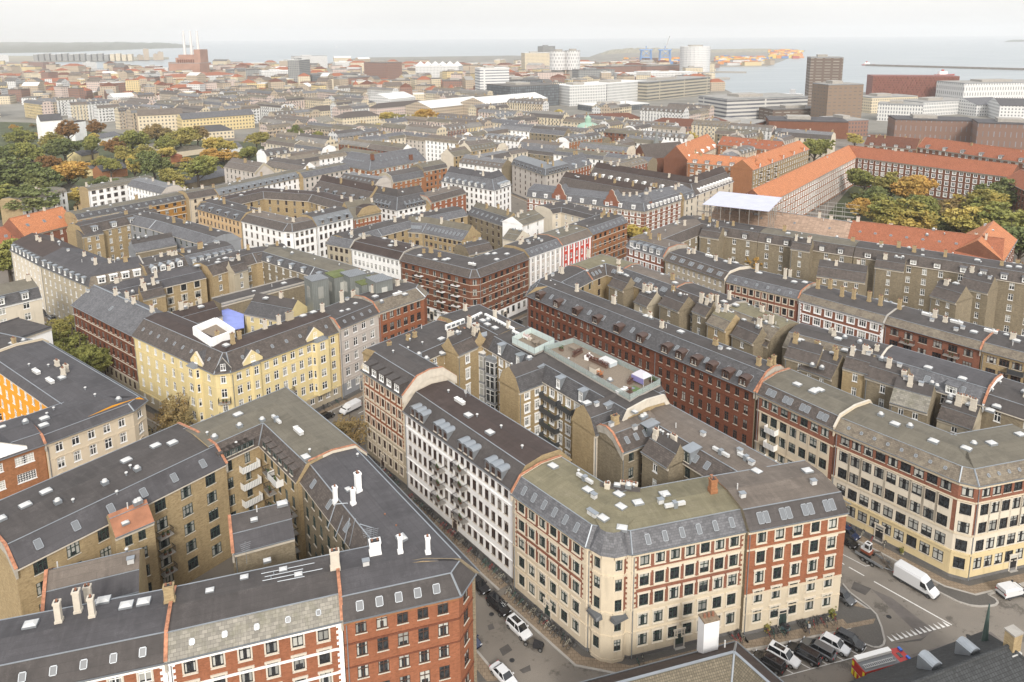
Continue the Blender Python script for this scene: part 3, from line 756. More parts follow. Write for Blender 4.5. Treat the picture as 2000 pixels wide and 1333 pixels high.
# ---- left middle block
wing('cream house with arched window hoods and dark flat roof, behind the hatched roof, left',[(87.5,867.5),(259,802.5),(283,784)],17,12,gr=(105,681),wall=CRM,yard=OCH,rise=1.2,ins=.9,r1=F6,r2=F6,near=2,style='w0a',n=[5,1],ww=1.25,corn=CRM,courses=[(13.6,.15,.06,CRM),(3.6,.2,.1,CRM)],fwl=OC,items=it('vent',(105,800),(92,812)),bandl=[(3.6,CRM)],pave=3)
wing('dark-roofed rear range of the cream arched-hood house, its orange back wall round the small courtyard',[(92,672),(283,784)],17,12,side=-1,wall=CRM,yard=OCH,rise=1.2,ins=.9,r1=F6,r2=F6,near=1,ystyle='w0',ysp=3.6,yw=1.3,fwl=(CRM,SND,.8),items=it('vent',(167,763),(186,776),(57,715),(95,718))+it('unit',(71,728),(98,746))+it('hatch',(121,740)),pave=3,name='rear_wing')
W2=wing('orange brick house with big white lattice windows and a gable, left edge',[(-60,918),(86,868)],17,12,gr=(259,803),wall=BRT,yard=OCH,rise=1.6,ins=1.4,r1=F6,r2=F6,near=2,style='w0m',sp=4.5,ww=2.8,wh=.5,corn=BRT,items=it('fan',(50,828))+it('hatchs',(5,835)),name='rear_wing')
wing('bright orange plastered courtyard wing at the left edge',[(-60,745),(18,724)],15.5,10,wall=OCH,yard=OCH,prof='C',rise=1.5,ins=1.5,r1=F6,r2=F6,sp=3.0,ww=1.6,style='w0',near=1,nf=5,name='rear_wing')
wing('flat charcoal roof beyond the pale parapet, left edge above the orange courtyard',[(-60,640),(88,672)],17,12,side=-1,gl=None,wall=CRM,yard=CRM,rise=1.0,ins=1.2,r1=F6,r2=F1,near=1,items=it('hatch',(25,672)),yn=0,name='rear_wing')
wing('flat charcoal roofed house behind the pale parapet, far left',[(-70,700),(100,640)],16,13,wall=WPL,yard=CRM,rise=1.2,ins=1,r1=F6,r2=F1,near=1,n=[0],yn=0,prof='Fl',auto=3)
wing('white corner house with dark mansard and white dormers at the left edge, by parked cars',[(-80,618),(80,580)],17,12,wall=CRM2,yard=CRM2,prof='M',rise=2.6,r1=SL1,r2=F5,near=1,style='w0',sp=4.5,ww=1.5,dm=(-4.5,1.8,1.9,'flat',STL,WHT),chim=1,corn=WPL,pave=3)
# ---- yellow block
YB=wing('brown brick house under a wide blue-grey gabled roof, left of the yellow corner house',[(142,595),(260,655)],16.4,11.5,wall=BRD,bandl=[(4.2,BEI)],prof='G',rise=3.8,r1=SL4,r3=SL4,near=1,style='b0',sp=2.4,ww=1.1,corn=BRD,courses=[(4.1,.3,.12,SND),(10.5,.2,.1,SND),(7.4,.2,.1,SND),(13.6,.2,.1,SND)],sk=(1,.8,1.2),pave=3)
YC=wing('big yellow corner house with dark tiled roof and a white rooftop terrace box',[(260,655),(420,730),(450,727),(662,647)],17.3,11.5,gl=(142,595),wall=YEL,bandl=[(3.6,BEI)],rise=3.2,ins=2.9,r1=SL3,r2=F4,near=2,style='w0',n=[9,1,12],ww=1.15,corn=YEL,
  courses=[(13.9,.15,.06,YEL),(3.5,.3,.12,YEL)],sk=(-3.2,.5,.7),items=[('chim',455,672,(.7,.7,2.4,BRY)),('chim',468,663,(.7,.7,2.4,BRY)),('chim',425,665,(.7,.7,2.0,BRY)),('chim',518,642,(.7,.7,2.2,SND)),('chim',545,633,(.7,.7,2.2,SND)),('chim',566,624,(1.6,.9,2.0,BEI)),('chim',630,610,(.7,.7,2.0,SND))]+it('hatch',(442,676),(592,618),(612,611)),bal=[(1,0,(2,3),'open',2.4),(2,5,(2,),'open',3.0)],pave=3,maxn=98)
wing('pink-grey stucco house between the yellow and the rust-orange house',[(662,643),(739,611)],18,11.5,gl=(450,727),wall=PNK,bandl=[(3.8,GYP)],rise=1.9,ins=1.6,r1=F1,r2=F1,near=1,style='w0',sp=3.0,n=[4],ww=1.3,corn=SND,fwl=OC,course=PNK,sk=(4,.5,.7),items=[('chim',668,590,(.8,.6,3,SND)),('chim',690,575,(.9,.7,2,SND))]+it('hatchs',(680,605)),pave=3,name='rear_wing')
wing('rust-orange brick house with pale slate slope and curved door hoods, right of the pink-grey one',[(739,611),(828,580),(833,571)],18,11.5,wall=BRO,rise=2.2,ins=2.2,r1=SL5,r2=F1,near=1,style='b0',n=[6,0],ww=1.3,corn=SND,course=BRO,fwl=OC,items=it('unit',(776,573))+it('hatch',(733,580),(790,570))+it('fan',(745,585)),pave=3,name='rear_wing')
wing('long dark-roofed range closing the far left side of the yellow block, yellow brick back wall',[(168,573),(372,527)],16.4,11,side=-1,wall=BRB,yard=BRY,prof='P',rise=1.5,ins=2.5,r1=F6,r2=F6,near=1,ystyle='ks',yw=1.5,ysp=4,items=it('fan',(285,556),(258,563))+it('boxv',(225,565))+it('boxv',(310,552)),name='rear_wing')
wing('back range of the yellow block with weathered slate and small white windows',[(372,527),(470,499),(548,487)],16.4,11,side=-1,wall=CRM,yard=BRY,prof='C',rise=2.6,ins=2.4,r1=SL3,r2=F1,near=1,ystyle='w0',items=it('hatch',(385,520),(425,512),(440,505),(467,508)),auto=5,chim=2,name='rear_wing')
wing('right rear range of the yellow block with shallow charcoal roof and many vents',[(548,487),(665,521),(826,569)],16.8,11,side=-1,wall=BEI,yard=BRG,prof='C',rise=2.2,ins=1.6,r1=F5,r2=F5,r3=SL1,near=1,ystyle='w0',auto=9,ydm=(-5,1.4,1.3,'flat',STL,WHT),name='rear_wing')
wing('blank brick cross wing in the middle of the yellow block',[(432,596),(610,549)],14.5,6,wall=BRG,yard=BRG,prof='Fl',n=[0],yn=0,near=1,r2=F1,r1=CON,name='rear_wing')
wing('small yellow plastered courtyard house with dark pitched roof beside the blue tarpaulin',[(352,640),(434,617)],15,9,wall=YEL,yard=YEL,prof='P',rise=1.6,ins=2.5,r1=F4,r2=F4,near=1,style='w0',n=[3],ww=1.2)
wing('yellow plastered courtyard wing between the blue tarpaulin and the clay-edged roofs',[(478,612),(560,628)],15,9,wall=YEL,yard=YEL,prof='P',rise=2.4,ins=2.5,r1=SL1,r2=F1,near=1,style='w0',n=[4],ww=1.1,ysp=3,chim=1,name='rear_wing')
# ---- centre block
C1=wing('cream and orange brick house with five dormers and a white party wall, centre block',[(707,722),(789,776)],19,12,wall=BRO,bandl=[(7.6,BEI)],rise=2.9,ins=3.0,r1=F1,r2=F1,near=2,nf=6,style='bc',n=[7],ww=1.05,corn=CRM,courses=[(7.5,.35,.14,CRM),(13.3,.25,.12,CRM),(4.2,.2,.1,CRM)],
  dm=(5,1.9,1.7,'flat',F1,WHT),fwr=(SND,CAP,.7),quoin=CRM,endr=SND,items=it('fan',(818,685),(833,698))+it('vent',(797,678),(852,700),(768,690))+it('hatch',(862,664)),pave=3)
wing('flat dark-roofed range on the far side of the centre block, behind the dormered corner',[(709,690),(849,634)],19,13,side=-1,wall=BRR,yard=BRY,prof='C',rise=1.4,ins=1.2,r1=F1,r2=F1,near=1,ystyle='w0',ysp=3,fwr=OC,items=it('hatch',(862,662))+it('vent',(825,672)),pave=3,name='rear_wing')
C6=wing('black-roofed far corner of the centre block with white clerestory strips and dormers',[(849,634),(940,607),(1040,657)],18.6,12,side=-1,wall=BRR,yard=BRY,prof='C',rise=2.8,ins=2.2,r1=SL1,r2=F1,r3=SL3,near=1,ystyle='w0',ysp=2.8,ydm=(-3.4,1.4,1.6,'gable',STL,WHT),items=it('hatch',(929,631),(943,627),(952,634),(967,641))+it('fan',(953,627)),pave=3)
C7=wing('tall black mansard house with rooftop terraces and stacked rear balconies in the centre block',[(1040,657),(1306,795)],18.6,12,side=-1,wall=BRR,yard=BRY,prof='C',rise=2.7,ins=1.4,r1=SL1,r2=F1,r3=SL1,near=2,ystyle='ww',ysp=2.4,yw=1.15,ydm=(6,1.3,2.2,'flat',STL,WHT),fwr=(SND,SND,.5),items=it('hatchs',(1240,803)),
  ybal=[(0,5,(1,2,3,4,5),'dark',5.0),(0,8,(1,2,3,4,5),'dark',5.0),(0,10,(5,),'dark',4)],nf=6,pave=3)
wing('yellow brick rear wing with black mansard end and white windows in the centre courtyard',[(1013,766),(1085,738)],18.2,6,wall=BRY,yard=BRY,prof='M',rise=2.6,r1=SL1,r2=F1,n=[3],ww=1.1,nf=6,near=2,style='ww',yn=0,endl=BRY,name='rear_wing')
wing('rear wing with black mansard and blank brick end beside the tall cream party wall',[(1160,850),(1304,794)],17.4,6,wall=SND,yard=BRY,prof='M',rise=2.8,r1=SL1,r2=F1,n=[0],yn=2,near=2,ystyle='ww',endl=BRY,items=it('boxv',(1165,800))+it('unit',(1215,778)),name='rear_wing')
C5=wing('brown-grey flat roofed range on the right side of the centre block, dark yard slope',[(1304,794),(1650,984)],17,11.5,side=-1,gr=(1461,1037),wall=BRR,yard=BRG,prof='C',rise=2.2,ins=2.2,r1=F7,r2=F7,r3=SL3,near=2,ystyle='g0',ysp=3.2,
  ysk=(8,.8,1.2),items=it('boxv',(1373,852),(1445,885),(1467,908))+it('duct',(1408,886),(1457,900))+it('hatch',(1478,922))+it('pipe',(1320,835),(1443,952)),ybal=[(0,3,(4,),'dark',4.5),(0,6,(4,),'dark',5),(0,3,(1,2,3),'dark',2.6)],ydm=(2,1.8,2.1,'flat',STL,STL),pave=3)
wing('side wing with orange-edged roof end and grey-yellow brick wall in the centre courtyard',[(1214,884),(1300,850)],17,8,wall=BRG,yard=BRG,prof='C',rise=2.3,ins=2.2,r1=SL3,r2=F7,near=2,style='g0',n=[3],yn=0,fwl=OC,sk=(4,.7,1.1),items=[('chim',1201,829,(1.2,.8,1.6,BRY))]+it('boxv',(1240,832)),endl=BRG,name='rear_wing')
C2=wing('long white house with brown-black roof, clustered dormers and iron balconies along the narrow street',[(790,802),(1001,956)],16.5,12.5,gl=(707,740),wall=WPL,rise=3.0,ins=2.6,r1=F1,r2=F4,near=2,style='b0',n=[18],ww=1.05,nf=5,corn=WPL,courses=[(13.4,.18,.12,WPL),(6.9,.18,.12,WPL),(3.6,.18,.12,WPL)],
  dm=(12,1.35,1.5,'barrel',STL,STL,3),items=it('hatch',(915,812),(957,845))+it('vent',(932,815),(876,768),(979,838),(1020,876))+it('unit',(898,788))+it('dish',(910,775),(918,772)),bal=[(0,6,(1,2,3),'open',3.2),(0,10,(1,2,3,4),'open',3.2)],yard=BRY,pave=3)
CC=wing('cream and red brick corner house with rounded zinc-capped corner and mossy green flat roof',[(1002,963),(1146,1066),(1234,1080),(1459,1034)],16.9,11.5,gl=(790,802),wall=BRR,yard=BRG,bandl=[(7.9,CRM)],rise=2.2,ins=1.5,r1=SL4,r2=F3,r3=F3,near=2,style='gc',n=[6,0,7],ww=1.38,nf=5,
  corn=CRM,courses=[(7.8,.3,.14,CRM),(13.6,.35,.12,CRM),(4.2,.2,.12,CRM),(11.0,.12,.04,CRM)],quoin=CRM,sk=(6,.6,1.2),fwl=(CRM2,CAP,.5),fwr=(CRM2,CAP,.5),
  items=it('hatch',(1080,913),(1148,960),(1178,1013),(1215,1030),(1213,992),(1246,985),(1209,965),(1298,967))+it('duct',(1142,938),(1318,990))+it('boxv',(1153,1002),(1162,1008),(1160,974),(1290,984),(1235,965))+it('vent',(1130,922),(1297,976)),pave=3)
wing('cream-dressed red brick house beside the parked cars, pairs of white roof windows',[(1461,1036),(1654,999)],17.3,11.5,gr=None,wall=BRO,bandl=[(6.6,CRM)],yard=BRG,rise=2.2,ins=1.5,r1=F1,r2=F7,near=2,style='gc',n=[5],ww=1.35,nf=5,corn=CRM,courses=[(6.5,.35,.14,CRM),(13.9,.25,.1,CRM),(3.4,.2,.1,CRM)],sk=(4,.75,1.4,1),items=it('boxv',(1450,970))+[('chim',1392,958,(1.0,.8,1.8,BRT))],pave=3)
# ---- right: long red block
for lab,pt,sd_ in (('far half of the very long dark red brick house with brown dormers, rounded far end',[(1030,578),(1278,683)],1),('near half of the very long dark red brick house with brown dormers',[(1278,683),(1475,766)],2)):
    wing(lab,pt,17,12,wall=BRD,rise=3.0,ins=3.6,r1=SL1,r2=F1,near=1,style='b0',sp=2.15,ww=1.0,nf=5,corn=BRD,courses=[(13.6,.3,.1,BRD),(3.8,.3,.12,BRD)],dm=(6,1.9,1.5,'barrel',BRN,BRN),sk=(9,.7,1.3),yard=BRG,auto=3,pave=3,maxn=99,fwr=OC if sd_==2 else None)
wing('narrow tower-topped end house at the far end of the long red brick house',[(1030,578),(1040,560),(1098,532)],17,11,side=-1,wall=BRD,yard=BRY,rise=2.6,ins=2.4,r1=SL1,r2=F1,near=1,auto=3,sk=(2,.7,1.2),pave=3)
wing('mossy green flat roof with clay-edged party walls beyond the long red brick house',[(1098,532),(1172,505),(1256,528)],17,11,side=-1,wall=BRR,yard=BRY,rise=2.4,ins=2.2,r1=F3,r2=F3,r3=SL3,near=1,ystyle='b0',items=it('hatchs',(1178,510),(1146,527),(1175,517),(1215,527),(1228,530)),fwr=OC,fwl=OC,ysk=(3,.7,1.1),pave=3)
wing('house with paired roof windows, right of the mossy green roof behind the long red house',[(1256,528),(1366,566)],17,12,side=-1,wall=BRR,yard=BRY,rise=2.5,ins=3.2,r1=F1,r2=F7,r3=SL1,near=1,ystyle='b0',ysk=(4,.8,1.3,1),chim=1,items=it('hatchs',(1325,567)),ybal=[(0,1,(1,2,3,4),'open',3)],fwr=OC,pave=3)
wing('charcoal roofed rear house with two pale chimneys, grey-yellow brick bays behind the long red house',[(1366,566),(1468,603)],17,12,side=-1,wall=BRR,yard=BRG,rise=2.4,ins=2.6,r1=F1,r2=F1,r3=SL3,near=1,ystyle='w0',ysk=(2,.7,1.1),items=it('hatch',(1393,582),(1391,600),(1414,590),(1437,597))+[('chim',1400,591,(.7,.6,2.4,SND)),('chim',1424,586,(.7,.6,2.4,SND))],fwr=OG,ybal=[(0,3,(1,2,3),'dark',3)],pave=3)
wing('moss-streaked roofed rear house between two clay-edged walls, middle of the right hand courtyard row',[(1468,603),(1572,643)],17,12,side=-1,wall=BRR,yard=BRG,rise=2.2,ins=2.8,r1=SL5,r2=F3,r3=SL5,near=1,ystyle='w0',auto=3,chim=1,ybal=[(0,2,(2,3),'dark',3)],pave=3)
wing('grey slate and felt roofed rear house with many zinc vents, right hand courtyard row',[(1572,643),(1748,688)],17,13,side=-1,wall=BRR,yard=BRG,rise=2.4,ins=3.0,r1=SL5,r2=F1,r3=SL5,near=1,ystyle='b0',items=it('hatch',(1637,663),(1651,678),(1692,680))+it('fan',(1650,662),(1679,671),(1588,692),(1607,697))+it('unit',(1632,681)),fwr=(SND,SND,.5),ybal=[(0,0,(3,),'dark',3)],pave=3)
wing('blue-grey roofed rear house with orange rooftop coping and white windows, right courtyard row',[(1748,688),(1960,749)],17,13,side=-1,wall=BRR,yard=BRG,rise=2.4,ins=2.6,r1=F6,r2=F6,r3=SL4,near=2,ystyle='w0',yw=1.5,ysp=3.5,ysk=(3,.9,1.3),ydm=(2,2.2,1.7,'flat',SL4,WHT),items=it('hatch',(1813,718),(1880,739),(1950,773),(1937,777))+it('fan',(1822,733),(1832,737))+it('unit',(1812,742)),fwr=(WPL,CAP,.7),pave=3,name='rear_wing')
wing('charcoal roofed house with white windows at the right edge behind the corner house',[(1960,749),(2090,789)],17,13,side=-1,wall=BRR,yard=BRG,rise=1.8,ins=1.6,r1=F1,r2=F1,near=1,auto=2,ystyle='w0',pave=3)
wing('red brick house with cream window frames and white balconies, right of the long red house',[(1480,768),(1631,838)],17,12,gl=(1475,766),wall=BRR,bandl=[(6.8,CRM)],rise=1.9,ins=1.3,r1=SL3,r2=F5,near=2,style='g0',wstr=(CRM,.4,6.8,13.3),n=[7],ww=1.5,corn=CRM,courses=[(6.7,.3,.14,CRM),(13.4,.25,.1,CRM)],sk=(4,.8,1.2,1),items=it('hatch',(1592,765),(1557,753),(1601,764),(1588,767)),bal=[(0,1,(1,2,3),'white',2.4)],fwl=OC,fwr=(CRM,SND,.7),yard=BRG,pave=3)
CR=wing('cream and red brick corner house with yellow ground floor, beside the white high-roof van',[(1632,839),(1874,940),(1910,948),(2090,913)],17,12,gl=(1480,768),wall=BRR,bandl=[(4.6,YBS),(8.0,CRM2)],rise=1.8,ins=1.4,r1=SL5,r2=F5,near=2,style='k0',wstr=(CRM2,.42,8.0,13.6),n=[9,1,8],ww=1.6,nf=5,corn=CRM,courses=[(4.5,.35,.16,YBS),(7.9,.3,.14,CRM),(13.7,.25,.1,CRM)],sk=(8,.35,.4),
  items=it('hatch',(1748,831),(1823,864),(1887,879),(1936,869),(1992,851))+it('fan',(1777,836),(1902,868),(1720,814)),yard=BRG,pave=3,maxn=99)
# ---- right, next row
Qd=dict(near=1,pave=3)
wing('white and brick house with five white dormers, left end of the right middle row',[(1224,481),(1297,503)],17,11.5,gr=(1417,550),wall=BRR,rise=2.6,ins=1.8,r1=SL4,r2=F7,style='ww',n=[6],ww=1.1,corn=WPL,courses=[(13.4,.3,.1,WPL)],dm=(5,1.7,1.7,'flat',STL,WHT),fwr=OC,items=it('hatch',(1240,470),(1262,455)),**Qd)
wing('grey plastered house with six pairs of roof windows, right hand middle row',[(1299,507),(1417,548)],17,12,gl=(1224,481),wall=BEI,rise=2.0,ins=1.9,r1=SL3,r2=F1,style='w0',n=[11],ww=.9,corn=BEI,sk=(6,.7,1.3,1),fwr=PC,items=it('unit',(1385,502))+it('hatch',(1418,512),(1437,512)),**Qd)
wing('dark red house with cream-framed black windows, right hand middle row',[(1419,550),(1560,584)],17,12,wall=BRR,rise=1.7,ins=1.4,r1=SL4,r2=F1,style='kc',n=[10],ww=1.1,corn=CRM,sk=(6,.5,.6),fwr=OC,items=[('chim',1533,545,(.7,.6,3,SND)),('chim',1543,535,(.7,.6,3.2,SND)),('chim',1478,532,(.7,.6,2.6,SND))]+it('hatch',(1551,553),(1572,553),(1483,535)),**Qd)
wing('white and deep red house with seven chimneys in a row on its charcoal roof',[(1561,586),(1727,632)],17,12.5,gl=(1419,550),wall=BRR,rise=1.5,ins=1.3,r1=SL5,r2=F1,style='ww',n=[7],ww=1.7,corn=WPL,quoin=WPL,courses=[(13.4,.3,.1,WPL)],fwr=OG,
  items=[('chim',x,y,(.8,.6,2.6,BRY)) for x,y in ((1597,565),(1621,563),(1644,580),(1667,585),(1697,590),(1719,598),(1756,605))]+it('duct',(1713,577),(1740,588)),**Qd)
wing('brown-red brick house with dark balconies and oval roof lights, right hand middle row',[(1728,632),(1916,684)],17,12.5,gl=(1561,586),wall=BRR,rise=1.5,ins=1.3,r1=SL5,r2=F1,style='b0',n=[6],ww=1.9,corn=BRB,items=it('unit',(1812,617),(1868,632),(1935,650))+it('boxv',(1820,628),(1867,645),(1880,643))+it('hatch',(1902,650)),bal=[(0,1,(2,3,4),'open',3.2),(0,4,(2,3,4),'open',3.2)],fwr=OC,yard=BRG,**Qd)
wing('yellow-brown brick house with one dark balcony at the right edge, middle row',[(1918,685),(2090,730)],17,12.5,gl=(1728,632),wall=BRY,rise=1.5,ins=1.3,r1=SL5,r2=F1,style='b0',n=[6],ww=1.9,corn=BRY,items=it('hatch',(1985,668)),bal=[(0,2,(2,3,4),'dark',3)],yard=BRG,**Qd)
for lab,pt,kw in (
 ('back range with zinc dormers and glass-railed roof decks behind the white-dormered house',[(1224,479),(1345,433)],dict(r2=F7,auto=4)),
 ('grey-brown brick back range with black mansard and white windows, left of the chimney stack',[(1345,433),(1502,457)],dict(auto=7,ydm=(4,1.6,1.5,'flat',SL1,WHT))),
 ('grey-brown brick back range with four white dormers, under the scaffolded roof',[(1502,457),(1682,484)],dict(r2=F5,ydm=(5,1.6,1.5,'flat',SL1,WHT))),
 ('black mansard back range with tall concrete chimney stack below the red tiled roof',[(1682,484),(1868,511)],dict(auto=8,ydm=(4,1.9,1.5,'flat',SL3,WHT))),
 ('back range at the right edge below the hipped end of the red tiled roof',[(1868,511),(2080,545)],dict(auto=5,ydm=(5,1.7,1.5,'flat',SL4,WHT)))):
    wing(lab,pt,17,12,side=-1,wall=BRR,yard=BRG,rise=2.7,ins=1.8,r1=SL1,r3=SL3,near=1,ystyle='w0',ysp=4.2,yw=1.2,fwl=None,**kw)
for lab,p,kw in (
 ('gabled rear bay with slate slope, grey-brown brick, second from left below the red tiled roof',[(1595,538),(1690,552)],{}),
 ('gabled rear bay with a steel flue on its wall, below the red tiled roof',[(1817,577),(1868,592)],{}),
 ('gabled rear bay with three rows of paired white windows, below the hipped red roof',[(1873,560),(1930,573)],{}),
 ('narrow rear bay with a brick shaft at the right edge below the hipped red roof',[(1965,545),(2005,552)],{}),
 ('pale brick gabled rear bay, leftmost in the courtyard behind the long red house',[(1338,610),(1385,627)],{}),
 ('curved-gabled rear bay of yellow-grey brick in the courtyard behind the long red house',[(1450,658),(1500,676)],{}),
 ('gabled rear bay with pale slate slope, beside the round-gabled bay, right hand courtyard',[(1562,718),(1625,740)],{}),
 ('round-gabled rear bay with a row of white roof windows, right hand courtyard',[(1738,785),(1812,806)],dict(r1=SL2))):
    k_=dict(name='rear_wing',wall=BRG,yard=BRG,prof='P',rise=2.2,ins=2.2,r1=SL3,r2=F1,near=1,style='w0',ww=.95,sp=2.6,yn=0); k_.update(kw)
    wing(lab,p,15.5,8,**k_)
# ---- brick and white corner house with balconies (centre, beyond)
wing('beige house with short blue-grey slope, left of the plain white eleven-window house',[(638,476),(685,485)],16.5,11.5,wall=BEI,rise=2.2,ins=2,r1=SL4,r2=F1,near=1,style='b0',n=[4],ww=1.3,chim=1,auto=3,fwr=OG,pave=3)
wing('plain white eleven-window house between the beige house and the banded brick corner',[(686,485),(782,508)],16.5,12,wall=WPL,rise=2,ins=1.8,r1=F4,r2=F4,near=1,style='w0',n=[11],ww=1.1,corn=WPL,fwr=OG,auto=2,pave=3)
wing('banded brown brick corner house with white base and stacked balconies, centre of the photo',[(783,509),(918,543),(936,542),(1032,506)],17,12,wall=BRB,bandl=[(4.3,WPL)],rise=1.9,ins=1.6,r1=SL3,r2=F1,near=1,style='k0',n=[9,1,8],ww=1.25,corn=BRB,courses=[(6.4+2.05*i,.14,.05,SND) for i in range(6)],
  items=it('hatch',(820,499),(850,507),(868,508),(875,507),(952,497),(966,497),(970,507),(990,497))+it('unit',(922,518))+it('dish',(930,500)),bal=[(0,2,(1,2,3,4),'slab',2.8),(0,5,(1,2,3,4),'slab',2.8),(0,7,(1,2,3,4),'slab',2.8)],pave=3,maxn=99)
wing('grey and white striped house right of the banded brick corner house',[(1033,502),(1097,480)],17,12,wall=PNK,rise=2,ins=1.8,r1=SL4,r2=F1,near=1,style='w0',n=[6],ww=1.0,stripes=(WPL,.9,4,16.4),bandl=[(4,WPL)],corn=WPL,fwr=OC,auto=2,sk=(6,.5,.7),pave=3)
wing('bright red and white striped house, centre right',[(1097,480),(1155,460)],17,12,wall=plaster('bright red plaster',(.5,.07,.05)),rise=2,ins=1.8,r1=F7,r2=F5,near=1,style='w0',n=[5],ww=1.0,stripes=(WPL,.8,2,16.4),corn=WPL,auto=2,chim=2,pave=3)
wing('orange-brown arched window brick house right of the red and white striped house',[(1156,459),(1225,434)],17,12,wall=BRT,bandl=[(3.6,WPL)],rise=2,ins=1.8,r1=SL4,r2=F1,near=1,style='k0',n=[7],ww=1.4,corn=BRT,courses=[(5+2.4*i,.2,.06,SND) for i in range(5)],sk=(8,.5,.8),auto=5,pave=3,name='rear_wing')
wing('cream rear range with dark sunken terrace behind the red and white striped house',[(1045,408),(1100,398),(1222,428)],17,11,side=-1,wall=BRR,yard=CRM2,rise=1.5,ins=1.5,r1=F1,r2=F1,near=1,ystyle='w0',auto=4,name='rear_wing')
wing('tall plain white rear wing behind the banded brick corner house',[(1020,440),(1062,425)],18,9,wall=WPL,yard=WPL,prof='P',rise=1.3,ins=2,r1=F5,r2=F5,near=1,style='w0',n=[2],name='rear_wing')
wing('tall narrow pale cream rear wing left of the plain white one',[(982,465),(1008,470)],18,8,wall=CRM2,yard=CRM2,prof='P',rise=1.3,ins=2,r1=F5,r2=F5,near=1,n=[0],name='rear_wing')
wing('yellow brick courtyard range with ten roof windows, behind the banded brick corner',[(790,452),(825,454),(905,470)],15.5,10,wall=BRY,yard=BRY,prof='P',rise=2.6,ins=3.2,r1=SL4,r2=F5,near=1,style='b0',n=[2,8],ww=1.3,sk=(10,.6,1.3),endr=BRY,name='rear_wing')
wing('grey-yellow brick back wing with seven roof windows, behind the ten-windowed one',[(912,418),(982,441)],16,10,wall=BRG,yard=BRY,prof='P',rise=2.4,ins=3.0,r1=SL1,r2=F5,near=1,style='b0',n=[6],sk=(7,.6,1.2),endr=BRY,name='rear_wing')
wing('dark flat-roofed range closing the far side of the centre-left block',[(640,470),(705,452),(790,430),(880,412)],16.5,11,side=-1,wall=BRG,yard=BRY,prof='C',rise=2.2,ins=2,r1=F1,r2=F1,r3=SL4,near=1,ystyle='b0',auto=8,chim=3,name='rear_wing')
wing('brown rooftop wing with slate attic behind the banded brick corner house',[(915,498),(962,487)],17,8,wall=BRG,yard=BRG,prof='C',rise=2,ins=1.5,r1=SL3,r2=F1,near=1,n=[2])
# ---- salmon / white row
wing('salmon plastered house with dormered charcoal roof, left of the big white corner house',[(385,408),(470,432)],17,11.5,wall=SAL,rise=2.8,ins=2.4,r1=SL1,r2=F1,near=1,style='b0',n=[11],ww=1.1,corn=SAL,course=SAL,dm=(5,1.4,1.4,'flat',STL,STL),auto=3,pave=3)
wing('big white corner house with brown slate edge, middle left',[(472,432),(554,452),(571,453),(617,443)],17,11.5,wall=WPL,rise=2.2,ins=2.4,r1=SL3,r2=F7,near=1,style='b0',n=[7,1,4],ww=1.2,corn=WPL,course=WPL,auto=4,chim=3,pave=3)
wing('white house with five zinc dormers right of the big white corner house',[(618,442),(689,425)],17,12,wall=WPL,rise=3,ins=2.4,r1=ZN,r2=F1,near=1,style='b0',n=[7],ww=1.2,corn=WPL,dm=(4,1.6,1.5,'flat',STL,STL),auto=5,chim=1,pave=3)
wing('rust-red brick house with plain grey roof at the right end of the white row',[(690,428),(744,417)],16,12,wall=BRO,prof='P',rise=3.5,ins=4,r1=F5,r2=F5,near=1,style='w0',n=[6],pave=3)
wing('dark roofed back range of the white row, clay party walls and many vents',[(385,405),(512,376),(640,384),(744,412)],17,11,side=-1,wall=BRR,yard=BRY,rise=2.6,ins=2.2,r1=SL3,r2=F4,near=1,auto=8,chim=4,ystyle='b0',name='rear_wing')
# ---- grey mansard corner block, left
MP=[(-.03,0),(.07,2.5),(.52,4.4),(.93,2.5),(1.03,0)]
wing('cream house with white dormers at the far left end of the grey mansard row',[(21,488),(79,519)],16.5,13,prof=MP,wall=CRM2,r1=SL1,r2=F4,near=1,style='w0',sp=3.6,dm=(7,1.5,1.7,'flat',STL,WHT),corn=CRM2,pave=3)
wing('sand-coloured house under the long grey mansard, seen down its street front',[(79,519),(175,560)],16.5,13,prof=MP,gl=(21,488),gr=(286,538),wall=BEI,r1=SL1,r2=F6,near=1,style='w0',sp=3.6,dm=(8,1.5,1.7,'flat',STL,STL),corn=BEI,course=BEI,chim=3,pave=3)
wing('cream house with greenish mansard and four white dormers, right of the long grey mansard',[(175,560),(286,538)],16.5,13,gl=(79,519),prof=MP,wall=CRM,r1=SL5,r2=F6,near=1,style='w0',sp=3.6,dm=(4,2.0,1.8,'flat',WHT,WHT),corn=CRM,fwr=OG,chim=1,pave=3)
wing('red brick house with white window surrounds between two cream houses, left',[(287,538),(366,519)],17,12,wall=BRR,rise=2.4,ins=1.6,r1=SL3,r2=F1,near=1,style='ww',n=[4],ww=1.7,dm=(4,1.8,1.6,'gable',STL,WHT),corn=SND,pave=3)
wing('cream house with small zinc dormers and many roof lights, right end of the mansard row',[(367,519),(462,497)],17,13,wall=CRM2,rise=2.6,ins=2.2,r1=SL4,r2=F1,near=1,style='w0',n=[7],ww=1.3,dm=(6,1.3,1.4,'flat',STL,WHT),corn=CRM2,auto=9,pave=3)
wing('rear range with three white dormers on the far side of the mansard block',[(130,451),(280,418)],17,11,side=-1,wall=CRM,yard=BRY,rise=2.8,ins=2.2,r1=F1,r2=F1,r3=SL3,near=1,ystyle='w0',ydm=(4,2,1.7,'flat',STL,WHT),auto=3,name='rear_wing')
wing('charcoal roofed right hand range of the mansard block',[(280,418),(352,434),(470,467)],17,12,side=-1,wall=CRM,yard=GYP,rise=2.6,ins=2.8,r1=F1,r2=F1,r3=SL4,near=1,auto=8,name='rear_wing')
